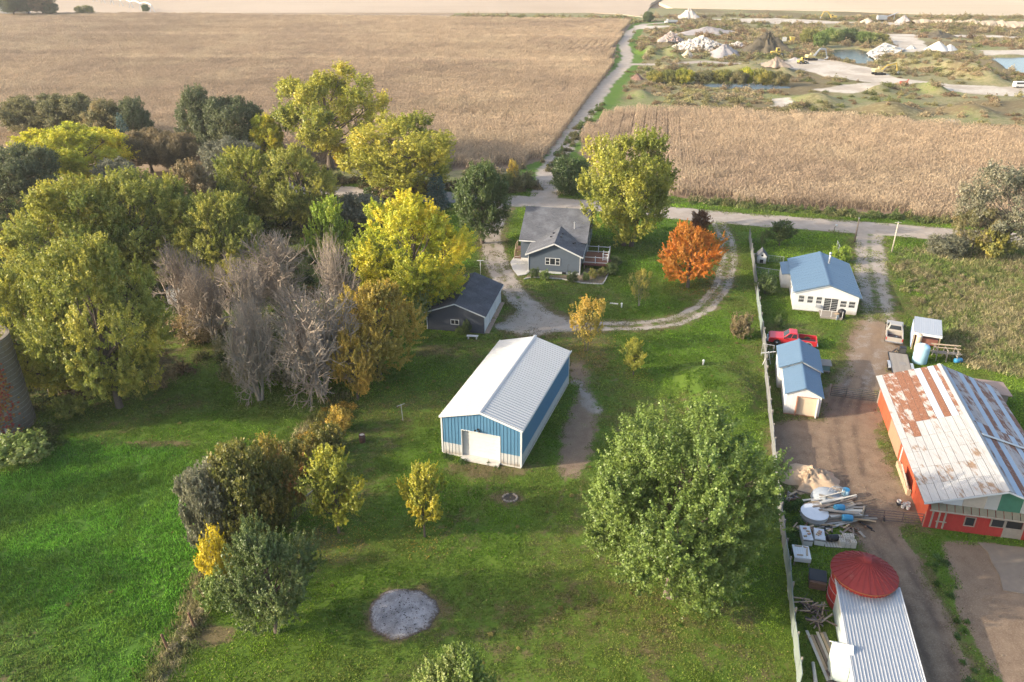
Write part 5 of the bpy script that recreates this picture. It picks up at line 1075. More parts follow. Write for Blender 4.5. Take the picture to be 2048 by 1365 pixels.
def barn():
    W, L, E, Rg = 10.3, 20.7, 3.0, 4.85; e = thing('barn', 'long red barn with patched rusty metal roof on the right', 'barn', (34.02,52.29,0), math.radians(-12.7)); tw = (Rg-E)/(W/2); ov = .6
    m = MB(); gable_prism(m, .05, W-.05, .06, L-.05, 0, E-.05, Rg-.12); m.build('frame_wall', REDW, e)
    # left long wall: boards
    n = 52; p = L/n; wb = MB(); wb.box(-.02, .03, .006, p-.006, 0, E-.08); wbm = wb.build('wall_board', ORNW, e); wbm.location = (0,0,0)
    for k in range(1, n):
        if 10.2 < k*p+.2 < 14.2: continue
        inst(wbm, e, (random.uniform(-.008,.008), k*p, 0))
    m = MB(); m.box(-.10,-.05,10.0,14.4,.05,E-.25); m.build('sliding_door', mk('brown_door', (.30,.17,.105), .8, 0, .15), e); m = MB(); m.box(-.13,-.06,9.1,9.25,.1,E-.2); m.build('door_trim', WHITE, e); m = MB(); m.box(-.14,-.05,9.8,16.5,E-.30,E-.2); m.build('door_track', WHITE, e)
    m = MB(); m.box(-.13,-.06,4.8,8.6,E-.42,E-.2); m.build('trim_board', WHITE, e)
    m = MB(); m.box(-.45,-.12,4.2,8.8,.0,.55); m.build('lumber_stack', WOODTAN, e)
    # front wall
    n = 26; p = W/n
    for k in range(n):
        if 5.9 < k*p+.2 < 7.2: continue
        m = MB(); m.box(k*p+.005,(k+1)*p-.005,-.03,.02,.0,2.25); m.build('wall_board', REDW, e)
    m = MB(); m.box(5.95,7.15,-.01,.05,1.0,2.2); m.build('doorway', BLACK, e); m = MB(); m.box(5.95,7.15,-.05,.0,.05,1.0); m.build('half_door', WOODGREY, e); m = MB(); m.box(5.85,5.95,-.07,0,0,2.25).box(7.15,7.3,-.07,0,0,2.25); m.build('door_frame', WOODGREY, e)
    m = MB(); m.box(4.75,5.8,-.16,-.08,1.0,1.85); m.build('sliding_window', WOODGREY, e); m = MB(); m.box(4.85,5.7,-.18,-.161,1.1,1.75); m.build('window_pane', GLASS, e)
    window(e, (2.95,-.035,.75), (1,0,0), .7, .8, 1, 1, WOODGREY)
    for x in (.45,.95,1.4): m = MB(); m.obox((x,-.09,.95),(.06,.035,.8),(1,0,.0)); m.build('brace_board', WOODGREY, e)
    m = MB(); m.box(.8,1.6,-.12,-.08,.75,.85); m.build('brace_rail', WOODGREY, e)
    for k in range(17): m = MB(); x = .05+k*.6; m.add([(x+.03,-.55,2.18),(x+.57,-.55,2.18),(x+.57,-.05,2.62),(x+.03,-.05,2.62),(x+.03,-.55,2.14),(x+.57,-.55,2.14),(x+.57,-.05,2.58),(x+.03,-.05,2.58)], [(0,1,2,3),(7,6,5,4),(0,4,5,1),(1,5,6,2),(2,6,7,3),(3,7,4,0)]); m.build('skylight_pane', mk('dirty_fibreglass', (.135,.125,.09), .55, 0, .3, 3), e)
    m = MB(); m.box(-.02,10.3,-.6,-.55,2.08,2.2); m.build('skylight_rail', WOODGREY, e)
    zt = lambda x: E+(Rg-E)*(1-abs(x-W/2)/(W/2))-.1
    for x0, x1, mat in ((0,.95,GALV),(.95,2.35,PATCHZ),(2.35,4.0,mk('taupe_sheet', (.33,.30,.26), .6, .1)),(4.0,4.95,GALV),(4.95,6.6,mk('green_sheet', (.035,.12,.085), .6, .05)),(6.6,8.2,GALV),(8.2,10.3,PATCHZ)):
        k = max(2, int((x1-x0)/.25)); m = MB(); pts = [(x0+.006+(x1-x0-.012)*i/k) for i in range(k+1)]
        if x0 < W/2 < x1: pts = sorted(pts+[W/2])
        q = [(pts[0],2.6)]+[(pts[-1],2.6)]+[(x, zt(x)) for x in reversed(pts)]
        if zt(pts[0]) < 2.6: q[0] = (pts[0], zt(pts[0])-.05)
        m.prism(q, -.07, -.03); m.build('gable_sheet', mat, e)
    # roof
    y0, y1 = -.6, L+.5; sl = math.hypot(W/2+ov, tw*(W/2+ov)); ns = 10; sw = sl/ns; nx = Vector((W/2+ov,0,(W/2+ov)*tw)).normalized()
    m = MB(); m.prism([(-ov,E-tw*ov-.03),(W/2,Rg-.03),(W+ov,E-tw*ov-.03),(W+ov,E-tw*ov+.0),(W/2,Rg),(-ov,E-tw*ov)], y0+.03, y1-.03); m.build('roof_deck', mk('dark_roof_boards', (.07,.06,.055), .95), e)
    cuts = [(y1, 11.4), (11.4, 8.9), (8.9, 6.6), (6.6, 4.2), (4.2, 1.8), (1.8, y0)]; r = random.Random(3)
    cache = {}
    def sheet(wd, ln):
        k = (round(wd,3), round(ln,3))
        if k not in cache: cache[k] = ribbed('roof_sheet', wd, ln, .16, .012, .05, OLDZ, .006)
        return cache[k]
    for i in range(ns):
        for j, (a, b) in enumerate(cuts):
            mat = OLDZ
            if j == 0: mat = [OLDZ,RUST,RUST,RUST,RUST,RUST,OLDZ,RUST,OLDZ,RUST][i] if i not in (6,8) else PATCHZ
            if j == 1 and i in (1,): mat = RUST
            if j == 1 and i == 2: mat = RUST if r.random() < .5 else OLDZ
            lift = .012+.008*((i+j) % 2)+.004*j
            o = nx*(i*sw+.005); put('roof_sheet', sheet(sw-.03, a-b-.03), e, (-ov+o.x, b, E-tw*ov+o.z+lift), nx, (0,1,0), mat)
    rx = Vector((-(W/2+ov),0,(W/2+ov)*tw)).normalized()
    for i in range(ns):
        for j, (a, b) in enumerate(((y1, 10.5), (10.5, y0))):
            mat = [RUSTD,BLUEZ,RUSTD,RUSTD,BLUEZ,RUSTD,BLUEZ,RUSTD,RUSTD,BLUEZ][(i+3*j) % 10]; o = rx*(i*sw+.005)
            put('roof_sheet', sheet(sw-.008, a-b-.015), e, (W+ov+o.x, a-.015, E-tw*ov+o.z+.012+.008*(i % 2)), rx, (0,-1,0), mat)
    m = MB(); m.bar((W/2+.4,8.0,Rg-.02),(W+ov,9.0,E-tw*ov+.13),.35,.03); m.build('lap_flashing', GALV, e)
    m = MB(); m.add([(W/2-.3,y0-.02,Rg-.03),(W/2,y0-.02,Rg+.1),(W/2+.3,y0-.02,Rg-.03),(W/2-.3,y1+.02,Rg-.03),(W/2,y1+.02,Rg+.1),(W/2+.3,y1+.02,Rg-.03)], [(0,1,4,3),(1,2,5,4)]); m.build('ridge_cap', OLDZ, e)
    for s in (-1,1): m = MB(); m.bar((W/2-s*(W/2+ov), y0-.03, E-tw*ov-.05), (W/2, y0-.03, Rg-.05), .03, .14); m.build('gable_trim', PATCHZ, e)
    # feed bunk at the front right
    b = thing('feed_bunk', 'wooden feed bunk with tin lid against the front of the red barn', 'feed bunk'); b.location = e.location+Vector((8.6*math.cos(math.radians(12.7))-.95*math.sin(math.radians(12.7)), -8.6*math.sin(math.radians(12.7))-.95*math.cos(math.radians(12.7)), 0)); b.rotation_euler = e.rotation_euler
    m = MB(); m.box(-1.1,1.4,-.4,-.35,.25,.7).box(-1.1,1.4,.35,.4,.25,.95).box(-1.1,-1.05,-.35,.35,.25,.8).box(-1.1,1.4,-.35,.35,.22,.27); m.build('trough', WOODTAN, b); m = MB(); m.obox((.3,.2,1.35),(1.2,.6,.02),(1,0,0),(0,1,.5)); m.build('lid', GALV, b)
    for x in (-1.0,1.3):
        for y in (-.35,.35): m = MB(); m.box(x-.05,x+.05,y-.05,y+.05,0,1.1); m.build('post', WOODGREY, b)
    s = thing('lean_shed', 'low brown roofed shelter just behind the red barn', 'shed', (49.4,72.2,0), math.radians(-12))
    m = MB(); m.box(-1.5,1.8,-1.2,1.2,0,1.9); m.build('wall', WOODGREY, s); m = MB(); m.obox((.15,0,2.02),(1.9,1.5,.05),(1,0,-.05)); m.build('roof', mk('brown_roof', (.26,.19,.155), .9, 0, .15), s)
barn()
# ---------------------------------------------------------------- corn crib and long lean-to
REDROOF = mk('red_roof_paint', (.225,.030,.028), .8, .0, .25, 2.5, .2, (.27,.115,.095), .5, 1.1); PALEGRN = mk('pale_green_paint', (.44,.50,.47), .7, 0, .12, 2, 0, (.6,.62,.6), .4, 1.2)
def crib():
    e = thing('corn_crib', 'round corn crib with red conical ribbed roof', 'corn crib', (25.2,43.7,0)); n = 28; RR, E, A = 2.28, 2.95, 4.2
    for k in range(n):
        a0, a1 = 2*math.pi*k/n, 2*math.pi*(k+1)/n; m = MB(); r1 = .3; z1 = A-(A-E)*r1/RR
        m.add([(RR*math.cos(a0),RR*math.sin(a0),E),(RR*math.cos(a1),RR*math.sin(a1),E),(r1*math.cos(a1),r1*math.sin(a1),z1),(r1*math.cos(a0),r1*math.sin(a0),z1)], [(0,1,2,3)])
        m.bar((RR*math.cos(a0),RR*math.sin(a0),E+.025),(r1*math.cos(a0),r1*math.sin(a0),z1+.025),.05,.06); m.build('roof_sheet', REDROOF, e)
    m = MB(); m.lathe([(.34,A-.2),(.34,A),(.2,A+.07),(0,A+.09)], 18); m.build('roof_cap', REDROOF, e, True)
    m = MB(); m.lathe([(RR-.02,E-.06),(RR+.02,E-.05),(RR+.02,E+.0)], 56); m.build('roof_rim', mk('rusty_rim', (.33,.16,.06), .9, 0, .4), e)
    n = 40
    for k in range(n): a = 2*math.pi*k/n; m = MB(); m.obox((2.08*math.cos(a),2.08*math.sin(a),1.45),(.03,.135,1.45),(math.cos(a),math.sin(a),0)); m.build('wall_slat', REDW, e)
    m = MB(); m.lathe([(2.02,.0),(2.02,E)], 40); m.build('liner', REDW, e)
    for z in (.6,1.4,2.2): m = MB(); m.lathe([(2.115,z-.03),(2.135,z),(2.115,z+.03)], 40); m.build('hoop', GALV, e)
    l = thing('lean_to', 'long low building with grey ribbed metal roof attached to the red roofed crib', 'shed', (21.0,33.7,0), math.radians(-13.2)); W, Ln = 3.95, 10.0
    m = MB(); m.prism([(0,0),(Ln,0),(Ln,2.5),(0,2.42)], .02, W-.02, 'x'); m.build('wall', PALEGRN, l)
    n = 20; pw = (W+.3)/n
    for k in range(n):
        rp = ribbed('roof_sheet', pw, Ln+.2, pw, .04, .05, GALV) if k == 0 else rp
        put('roof_sheet', rp, l, (-.15+k*pw, -.1, 2.47+.004*(k % 2)), (1,0,0), (0,1,.008))
    for x in (-.17, W+.17): m = MB(); m.bar((x,-.1,2.43),(x,Ln+.1,2.51),.07,.16); m.build('edge_trim', WHITE, l)
    m = MB(); m.prism([(-1.3,2.25),(0.1,2.25),(0.1,2.3),(-1.3,2.3)], 3.0, 4.4); 
    d = MB(); d.prism([(2.6,0),(4.4,0),(4.4,1.95),(3.5,2.75),(2.6,1.95)], -.95, -.03, 'x'); d.build('dormer_wall', PALEGRN, l)
    m = MB()
    for s in (-1,1): m.obox((-.5,3.5+s*.5,2.42),(.6,.68,.035),(1,0,0),(0,1,-s*.89))
    m.build('dormer_roof', WHITE, l)
crib()
# ---------------------------------------------------------------- silo
def silo():
    R, Hs = 2.75, 9.9; e = thing('silo', 'old concrete stave silo with red creeper at the left edge', 'silo', (-50.9,67.8,0)); ST = mk('silo_concrete', (.19,.16,.125), .95, 0, .28, 2.5, .4, (.13,.115,.095), .5, .7)
    n = 52; rows = 13; hh = Hs/rows
    for j in range(rows):
        m = MB()
        for k in range(n):
            a = 2*math.pi*(k+.5*(j % 2))/n; q = R+random.uniform(-.012,.012); m.obox((q*math.cos(a),q*math.sin(a),(j+.5)*hh),(.06,math.pi*R/n-.008,hh/2-.008),(math.cos(a),math.sin(a),0))
        tag(m.build('stave_course', ST, e), kind='stuff')
    m = MB(); m.lathe([(R-.07,-.1),(R-.07,Hs),(R-.3,Hs),(R-.3,0)], 52); m.build('core_wall', ST, e)
    for z in np.arange(.35, Hs, .52): m = MB(); m.lathe([(R+.062,z-.012),(R+.085,z),(R+.062,z+.012)], 52); m.build('hoop', mk('hoop_steel', (.42,.40,.37), .6, .3, .2), e)
    r = np.random.default_rng(4); V = []; tu = []
    for c, zc, sa, sz, k in [(-.4,2.2,.35,1.7,330),(-.1,4.6,.22,1.3,220),(-.75,3.4,.3,1.2,180),(.15,6.2,.1,1.0,70)]:
        a = c+r.normal(size=k)*sa; z = np.clip(zc+r.normal(size=k)*sz, .1, 9); p = np.stack([(R+.12)*np.cos(a),(R+.12)*np.sin(a),z], -1); u = np.stack([-np.sin(a),np.cos(a),0*a], -1)+r.normal(size=(k,3))*.4; u = nrm(u); w_ = nrm(np.cross(u, np.stack([np.cos(a),np.sin(a),0*a],-1)+r.normal(size=(k,3))*.4)); s = (.10+.09*r.random(k))[:,None]
        V.append(np.stack([p-u*s, p+w_*s*.8, p+u*s, p-w_*s*.8], 1).reshape(-1,3)); tu.append(np.repeat(.72+.28*r.random(k), 4))
    V = np.concatenate(V); t_ = np.concatenate(tu).astype(np.float32); o = link('creeper', npmesh('creeper', V, np.arange(len(V)).reshape(-1,4), LM['vine'], {'turn':('FLOAT', t_),'rnd':('FLOAT', r.random(len(V)).astype(np.float32))})); tag(o, 'red creeper vine climbing the concrete silo wall', 'vine'); o.location = e.location; o.rotation_euler = (0,0,-.75)
    for k, (x, y) in enumerate(((1.5,-2.9),(1.95,-2.6))):
        p = thing('plank', ['grey plank leaning on the silo foot, left of two', 'grey plank leaning on the silo foot, right of two'][k], 'plank', (-50.9+x, 67.8+y, 0)); m = MB(); m.bar((.3,-.5,.02),(-.25,.35,1.2),.22,.05); m.build('board', WOODGREY, p)
silo()
# ================================================================== VEHICLES AND YARD THINGS
TYRE = mk('tyre_rubber', (.022,.022,.022), .9, 0, .3); CHROME = mk('chrome', (.55,.55,.55), .25, .9, .1); REDP = mk('red_car_paint', (.42,.022,.03), .28, .1, .08, 1, 0, None, .5, .8, .5); TANP = mk('tan_car_paint', (.36,.325,.28), .4, .25, .1, 1, 0, None, .5, .8, .5); LAMP = mk('lamp_glass', (.6,.58,.52), .15); TAIL = mk('tail_lamp', (.35,.02,.02), .3)
def wheel(parent, x, y, R=.38, wd=.24):
    t = MB(); t.lathe([(R*.58,-wd/2),(R*.95,-wd/2),(R,-wd/2+.04),(R,wd/2-.04),(R*.95,wd/2),(R*.58,wd/2),(R*.58,-wd/2)], 22)
    o = t.build('wheel', TYRE, parent, True); o.rotation_euler = (math.pi/2,0,0); o.location = (x,y,R)
    r = MB(); r.lathe([(0,-wd*.3),(R*.57,-wd*.36),(R*.57,wd*.36),(R*.3,wd*.3),(0,wd*.3)], 16); r.build('rim', CHROME, o, True); return o
def pickup(name, label, loc, rz, paint, cover=False, two=None):
    e = thing(name, label, 'pickup truck', loc, rz); hw = .95
    def arch(cx, r=.46, n=8): return [(cx+r*math.cos(math.pi*k/n), .38+r*math.sin(math.pi*k/n)) for k in range(n+1)]
    fa, ra = 1.75, -1.75
    # cab and nose
    prof = [(2.72,.45),(2.78,.62),(2.74,.95),(2.6,1.05),(1.15,1.14),(-.62,1.14),(-.62,.42)]+[(1.75-.46,.42)]+[(fa-.46*math.cos(math.pi*k/8), .40+.46*math.sin(math.pi*k/8)) for k in range(1,8)]+[(1.75+.46,.42)]
    m = MB(); m.prism(prof, -hw, hw); m.build('body', paint, e, bevel=.035)
    z0 = 1.12; lo = [(-.62,z0),(1.18,z0)]; b = [(-.60,-.9,z0),(1.16,-.9,z0),(1.16,.9,z0),(-.60,.9,z0)]; t_ = [(-.42,-.70,1.78),(.42,-.70,1.78),(.42,.70,1.78),(-.42,.70,1.78)]
    m = MB(); m.add(b+t_, [(0,3,2,1),(4,5,6,7),(0,1,5,4),(1,2,6,5),(2,3,7,6),(3,0,4,7)]); m.build('cab', paint, e, bevel=.05)
    V = [Vector(v) for v in b+t_]
    def pane(a, bb, c, d, u0, u1, v0, v1, off):
        f = lambda u, v: (V[a].lerp(V[bb], u)).lerp(V[d].lerp(V[c], u), v)
        q = [f(u0,v0), f(u1,v0), f(u1,v1), f(u0,v1)]; n = (q[1]-q[0]).cross(q[3]-q[0]).normalized(); m = MB(); m.add([p+n*off for p in q]+[p-n*.02 for p in q], [(0,1,2,3),(0,4,5,1),(1,5,6,2),(2,6,7,3),(3,7,4,0)]); m.build('window', GLASS, e)
    pane(1,2,6,5,.08,.92,.1,.9,.012); pane(3,0,4,7,.1,.9,.15,.88,.012)
    for (a, bb, c, d) in ((0,1,5,4),(2,3,7,6)): pane(a,bb,c,d,.08,.46,.12,.86,.012); pane(a,bb,c,d,.52,.90,.12,.86,.012)
    # bed
    bw = [(-2.72,.48),(-2.72,1.1),(-.64,1.1),(-.64,.42)]+[(ra+.46,.42)]+[(ra+.46*math.cos(math.pi*k/8), .40+.46*math.sin(math.pi*k/8)) for k in range(1,8)]+[(ra-.46,.42)]
    for s in (-1,1): m = MB(); m.prism(bw, s*hw-(.12 if s > 0 else 0), s*hw+(.12 if s < 0 else 0)); m.build('bed_side', paint, e, bevel=.02)
    m = MB(); m.box(-2.7,-.64,-.83,.83,.55,.6); m.build('bed_floor', mk('bed_liner', (.10,.06,.06) if paint is REDP else (.06,.06,.06), .8), e); m = MB(); m.box(-2.76,-2.69,-.83,.83,.52,1.08); m.build('tailgate', paint, e, bevel=.02); m = MB(); m.box(-.70,-.625,-.83,.83,.55,1.1); m.build('bulkhead', paint, e)
    m = MB(); m.box(2.74,2.9,-.93,.93,.42,.6); m.build('front_bumper', CHROME, e, bevel=.03); m = MB(); m.box(-2.92,-2.76,-.93,.93,.42,.58); m.build('rear_bumper', CHROME, e, bevel=.03)
    m = MB(); m.box(2.74,2.80,-.5,.5,.66,.92); m.build('grille', BLACK, e)
    for s in (-1,1):
        m = MB(); m.box(2.70,2.79,s*.74-.16,s*.74+.16,.7,.92); m.build('headlight', LAMP, e, bevel=.02); m = MB(); m.box(-2.75,-2.70,s*.89-.055,s*.89+.055,.7,1.02); m.build('tail_light', TAIL, e)
        m = MB(); m.box(.92,1.06,s*1.08-.10,s*1.08+.10,1.14,1.34); m.build('mirror', BLACK, e, bevel=.02)
        wheel(e, fa, s*.86); wheel(e, ra, s*.86)
    if paint is REDP:
        for s in (-1,1): m = MB(); m.prism([(ra+.55*math.cos(math.pi*k/8), .40+.55*math.sin(math.pi*k/8)) for k in range(9)]+[(ra+.47*math.cos(math.pi*k/8), .40+.47*math.sin(math.pi*k/8)) for k in range(8,-1,-1)], s*.965-.02, s*.965+.02); m.build('fender_flare', TANP, e)
        m = MB(); m.tube((1.3,-.9,1.1),(1.25,-.95,1.95),.012,.008,5); m.build('antenna', BLACK, e)
    return e
pickup('pickup_truck', 'red pickup truck parked behind the narrow blue roofed shed', (33.8,86.1,0), math.radians(164), REDP)
p2 = pickup('pickup_truck', 'tan pickup truck with open bed parked at the end of the right driveway', (47.0,88.2,0), math.radians(66), TANP)
sp = thing('spare_tyre', 'spare wheel lying in the bed of the tan pickup', 'tyre'); sp.location = Vector((47.0,88.2,.62))+Matrix.Rotation(math.radians(66),3,'Z')@Vector((-1.7,-.2,0)); m = MB(); m.lathe([(.2,0),(.36,0),(.38,.05),(.38,.17),(.36,.22),(.2,.22),(.2,0)], 20); m.build('tyre', TYRE, sp, True); m = MB(); m.lathe([(0,.06),(.2,.04),(.2,.18),(0,.14)], 14); m.build('rim', CHROME, sp)
def trailer():
    e = thing('flatbed_trailer', 'wooden deck flatbed trailer hitched behind the tan pickup', 'trailer', (44.1,79.9,0), math.radians(72)); n = 11
    for k in range(n): m = MB(); m.box(-2.6,2.75,-1.0+k*2.0/n+.008,-1.0+(k+1)*2.0/n-.008,.58,.64); m.build('deck_board', WOODGREY, e)
    m = MB(); m.box(-2.65,2.8,-1.06,-1.0,.46,.66).box(-2.65,2.8,1.0,1.06,.46,.66).box(2.75,2.81,-1,1,.46,.70).box(-2.66,-2.61,-1,1,.46,.66).bar((2.8,-.7,.5),(4.2,0,.5),.1).bar((2.8,.7,.5),(4.2,0,.5),.1); m.build('frame', BLACK, e)
    for s in (-1,1):
        wheel(e, .1, s*1.2, .33, .2); wheel(e, -.75, s*1.2, .33, .2); m = MB(); m.prism([(-1.2,.55),(-1.0,.72),(.35,.72),(.55,.55),(.5,.5),(.32,.67),(-.97,.67),(-1.15,.5)], s*1.2-.14, s*1.2+.14); m.build('fender', GALV, e)
    m = MB(); m.box(-.3,.5,-.6,.1,.645,.66); m.build('deck_mat', mk('grey_mat', (.22,.2,.18), .9), e)
    m = MB(); m.tube((3.6,0,0),(3.6,0,.9),.05,.05,8); m.build('jack', CHROME, e)
trailer()
SKY = mk('pale_blue_tank', (.30,.47,.56), .5, .05, .15, 1.5, 0, (.42,.5,.52), .4); BARB = mk('blue_barrel', (.035,.19,.33), .4, 0, .1)
def yard_stand():
    e = thing('open_shelter', 'open shelter with grey ribbed tin roof beside the tan pickup', 'shelter', (49.75,86.2,0), math.radians(-24)); rp = ribbed('roof_sheet', .6, 4.4, .2, .02, .04, GALV)
    for k in range(5): put('roof_sheet', rp, e, (-1.45+k*.6,-2.3,2.3), (1,0,0), (0,1,.06))
    m = MB(); m.box(-1.5,1.55,-2.36,-2.3,2.05,2.32); m.build('fascia', WHITE, e)
    for x in (-1.35,1.4):
        for y in (-2.1,1.9): m = MB(); m.box(x-.06,x+.06,y-.06,y+.06,0,2.35); m.build('post', WOODTAN, e)
    m = MB(); m.box(-1.3,1.35,-1.2,1.8,.5,1.3); m.build('bin', mk('red_brown_bin', (.20,.08,.06), .8), e)
    m = MB(); m.box(-1.5,-1.44,-2.2,1.9,.3,2.25); m.build('side_sheet', mk('mottled_blue_sheet', (.34,.42,.55), .6, 0, .3, 2, 0, (.45,.22,.42), .5, 1.4), e)
    t = thing('poly_tank', 'pale blue upright tank beside the flatbed trailer', 'tank', (47.1,81.5,0), math.radians(20)); m = MB(); m.lathe([(0,0),(.78,0),(.8,.06),(.8,1.95),(.7,2.15),(.3,2.28),(0,2.3)], 28); m.build('shell', SKY, t, True)
    m = MB(); m.lathe([(.22,2.26),(.22,2.36),(0,2.36)], 16); m.build('cap', WHITE, t)
    b = thing('water_heater', 'tan cylindrical water heater standing behind the pale blue tank', 'tank', (47.5,83.4,0)); m = MB(); m.lathe([(0,0),(.3,0),(.3,2.6),(.24,2.68),(0,2.7)], 20); m.build('shell', mk('tan_enamel', (.50,.36,.24), .5, 0, .2), b, True); m = MB(); m.lathe([(.31,2.45),(.32,2.5),(.31,2.55)], 20); m.build('band', WHITE, b)
    s = thing('storage_box', 'black upright box beside the pale blue tank', 'box', (45.7,83.0,0), math.radians(-15)); m = MB(); m.box(-.35,.35,-.3,.3,0,1.2); m.build('box', BLACK, s, bevel=.03); m = MB(); m.box(-.3,.3,-.32,-.301,.1,1.1); m.build('front_grille', mk('dark_cloth', (.05,.05,.05), .95), s)
    r = thing('lumber_rack', 'weathered lumber rack with planks right of the pale blue tank', 'rack', (50.3,82.2,0), math.radians(-12))
    for x in (-1.1,0,1.1):
        for y in (-.8,.8): m = MB(); m.bar((x,y,0),(x,y*.85,1.5),.08); m.build('post', WOODGREY, r)
    for x in (-1.1,0,1.1): m = MB(); m.bar((x,-.85,.75),(x,.85,.75),.08).bar((x,-.8,1.4),(x,.8,1.4),.08); m.build('cross_rail', WOODGREY, r)
    for k in range(9): m = MB(); y = random.uniform(-.7,.7); z = .85 if k < 5 else 1.5; m.bar((-1.5+random.uniform(-.2,.2),y,z+.02*k),(1.5+random.uniform(-.2,.2),y+random.uniform(-.12,.12),z+.02*k),.14,.05); m.build('plank', random.choice([WOODGREY, WOODTAN]), r)
    bb = thing('plastic_barrel', 'blue barrel lying under the lumber rack', 'barrel', (51.5,81.3,0)); m = MB(); m.lathe([(0,0),(.26,0),(.29,.3),(.29,.6),(.26,.9),(0,.9)], 20); o = m.build('drum', BARB, bb, True); o.rotation_euler = (0,math.pi/2,.2); o.location = (-.45,0,.29); m = MB(); m.lathe([(.295,.42),(.305,.45),(.295,.48)], 20); m.build('hoop', BARB, o)
yard_stand()
# ---------------------------------------------------------------- fences, gates, poles
FENCE = mk('weathered_fence', (.17,.172,.165), .85, 0, .22, 2, .2, (.22,.21,.18), .45, 1.1, .2); FENCEG = mk('green_grey_fence', (.18,.215,.20), .8, 0, .2, 2, .2, (.42,.42,.40), .45, 1.1)
def board_fence():
    e = thing('board_fence', 'long weathered board fence running between the lawn and the barnyard', 'fence')
    L = P2((1497,478),(1505,530),(1512,590),(1520,650),(1528,700),(1530,760),(1538,838),(1556,1020),(1565,1090),(1573,1150),(1580,1230),(1588,1300),(1596,1385)); Ls = [Vector((*q,0)) for q in L]; out = []; r = random.Random(5)
    for a, b in zip(Ls[:-1], Ls[1:]):
        n = max(1, round((b-a).length/1.22)); out += [a.lerp(b, k/n) for k in range(n)]
    out.append(Ls[-1])
    for i, (a, b) in enumerate(zip(out[:-1], out[1:])):
        h = 1.55+r.uniform(-.1,.12); d = (b-a).normalized(); ln = Vector((-d.y, d.x, 0))*r.uniform(-.06,.06)
        m = MB(); m.obox((a+b)/2+ln*.5+Vector((0,0,h/2+.04)), ((b-a).length/2-.012,.022,h/2), d, Vector((0,0,1)).cross(d)+Vector((0,0,r.uniform(-.03,.03)))); m.build('fence_panel', FENCEG if a.y < 49 or 90 < a.y < 101 else FENCE, e)
        if i % 2 == 0: m = MB(); m.box(a.x+.03,a.x+.13,a.y-.05,a.y+.05,0,1.7+r.uniform(-.1,.15)); m.build('fence_post', WOODGREY, e)
board_fence()
def wire_fence(name, label, pts, hgt_=1.1, rails=True):
    e = thing(name, label, 'fence'); V = [Vector((*q,0)) for q in P2(*pts)]
    for a, b in zip(V[:-1], V[1:]):
        n = max(1, round((b-a).length/2.2))
        for k in range(n+1): p = a.lerp(b, k/n); m = MB(); m.tube(p, p+Vector((0,0,hgt_+.05)), .03, .03, 6); m.build('fence_post', GALV, e)
        m = MB(); m.tube(a+Vector((0,0,hgt_)), b+Vector((0,0,hgt_)), .024, .024, 5); m.build('top_rail', GALV, e)
        m = MB()
        for z in (.15,.35,.55,.75,.95): m.tube(a+Vector((0,0,z)), b+Vector((0,0,z)), .006, .006, 3, False)
        k = int((b-a).length/.3)
        for i in range(k): p = a.lerp(b, (i+.5)/k); m.tube(p, p+Vector((0,0,hgt_)), .005, .005, 3, False)
        m.build('mesh_wire', GALV, e)
wire_fence('chain_link_fence', 'low chain link fence from the dog house to the white house', [(1507,521),(1566,528)]); wire_fence('chain_link_fence', 'low chain link fence across the small kennel lawn', [(1510,548),(1562,556)])
wire_fence('chain_link_fence', 'chain link fence panel standing beside the bright green bush', [(1672,500),(1683,527)], 1.5)
wire_fence('wire_fence', 'wire fence with white rails between board fence and blue roofed shed', [(1522,712),(1545,716)], 1.6); 
def pipe_gate(label, a, b, h, bars, mat, posts=True):
    e = thing('farm_gate', label, 'gate'); A = Vector((*g(*a)[:2],0)); B = Vector((*g(*b)[:2],0)); up = Vector((0,0,1))
    for k in range(bars): z = .22+(h-.22)*k/(bars-1); m = MB(); m.tube(A+up*z, B+up*z, .028, .028, 6); m.build('gate_bar', mat, e)
    for t_ in (0,.33,.66,1): p = A.lerp(B, t_); m = MB(); m.tube(p+up*.2, p+up*h, .03, .03, 6); m.build('gate_stile', mat, e)
    for p in (A,B): m = MB(); m.tube(p+(A-B).normalized()*(.15 if p is A else -.15), p+(A-B).normalized()*(.15 if p is A else -.15)+up*(h+.25), .09, .08, 8); m.build('gate_post', WOODGREY, e)
DKG = mk('dark_gate_steel', (.045,.05,.045), .6, .2); RSG = mk('rusty_gate_steel', (.10,.07,.065), .8, .1)
pipe_gate('dark steel gate between the blue roofed shed and the red barn', (1660,794), (1752,806), 1.3, 6, DKG); pipe_gate('rusty pipe gate between the scrap pile and the red barn', (1726,1041), (1842,1052), 1.2, 5, RSG); pipe_gate('steel field gate across the track beyond the road', (1077,373), (1110,374), 1.3, 5, DKG)
def pole(label, x, y, yt, mat, r=.11, name='utility_pole', arm=False):
    G = g(x, y); h = hgt(G, yt); e = thing(name, label, 'pole', G); m = MB(); m.tube((0,0,-.2),(0,0,h), r, r*.75, 9); m.build('shaft', mat, e, True); m = MB(); m.lathe([(0,h),(r*.9,h),(r*.9,h+.05),(0,h+.09)], 10); m.build('cap', GALV, e)
    if arm: m = MB(); m.tube((-.5,0,h-.05),(.5,0,h-.05),.05,.05,6); m.build('arm', mat, e)
pole('pale leaning wooden pole beside the right driveway', 1783.5, 505, 445, mk('pale_pole', (.42,.37,.29), .9, 0, .2), .12, arm=True); pole('dark wooden pole at the mouth of the right driveway', 1709, 484.5, 437, M_BARK, .12)
pole('thin white flagless pole behind the grey garage', 961, 552, 521, WHITE, .045, 'antenna_pole', True)
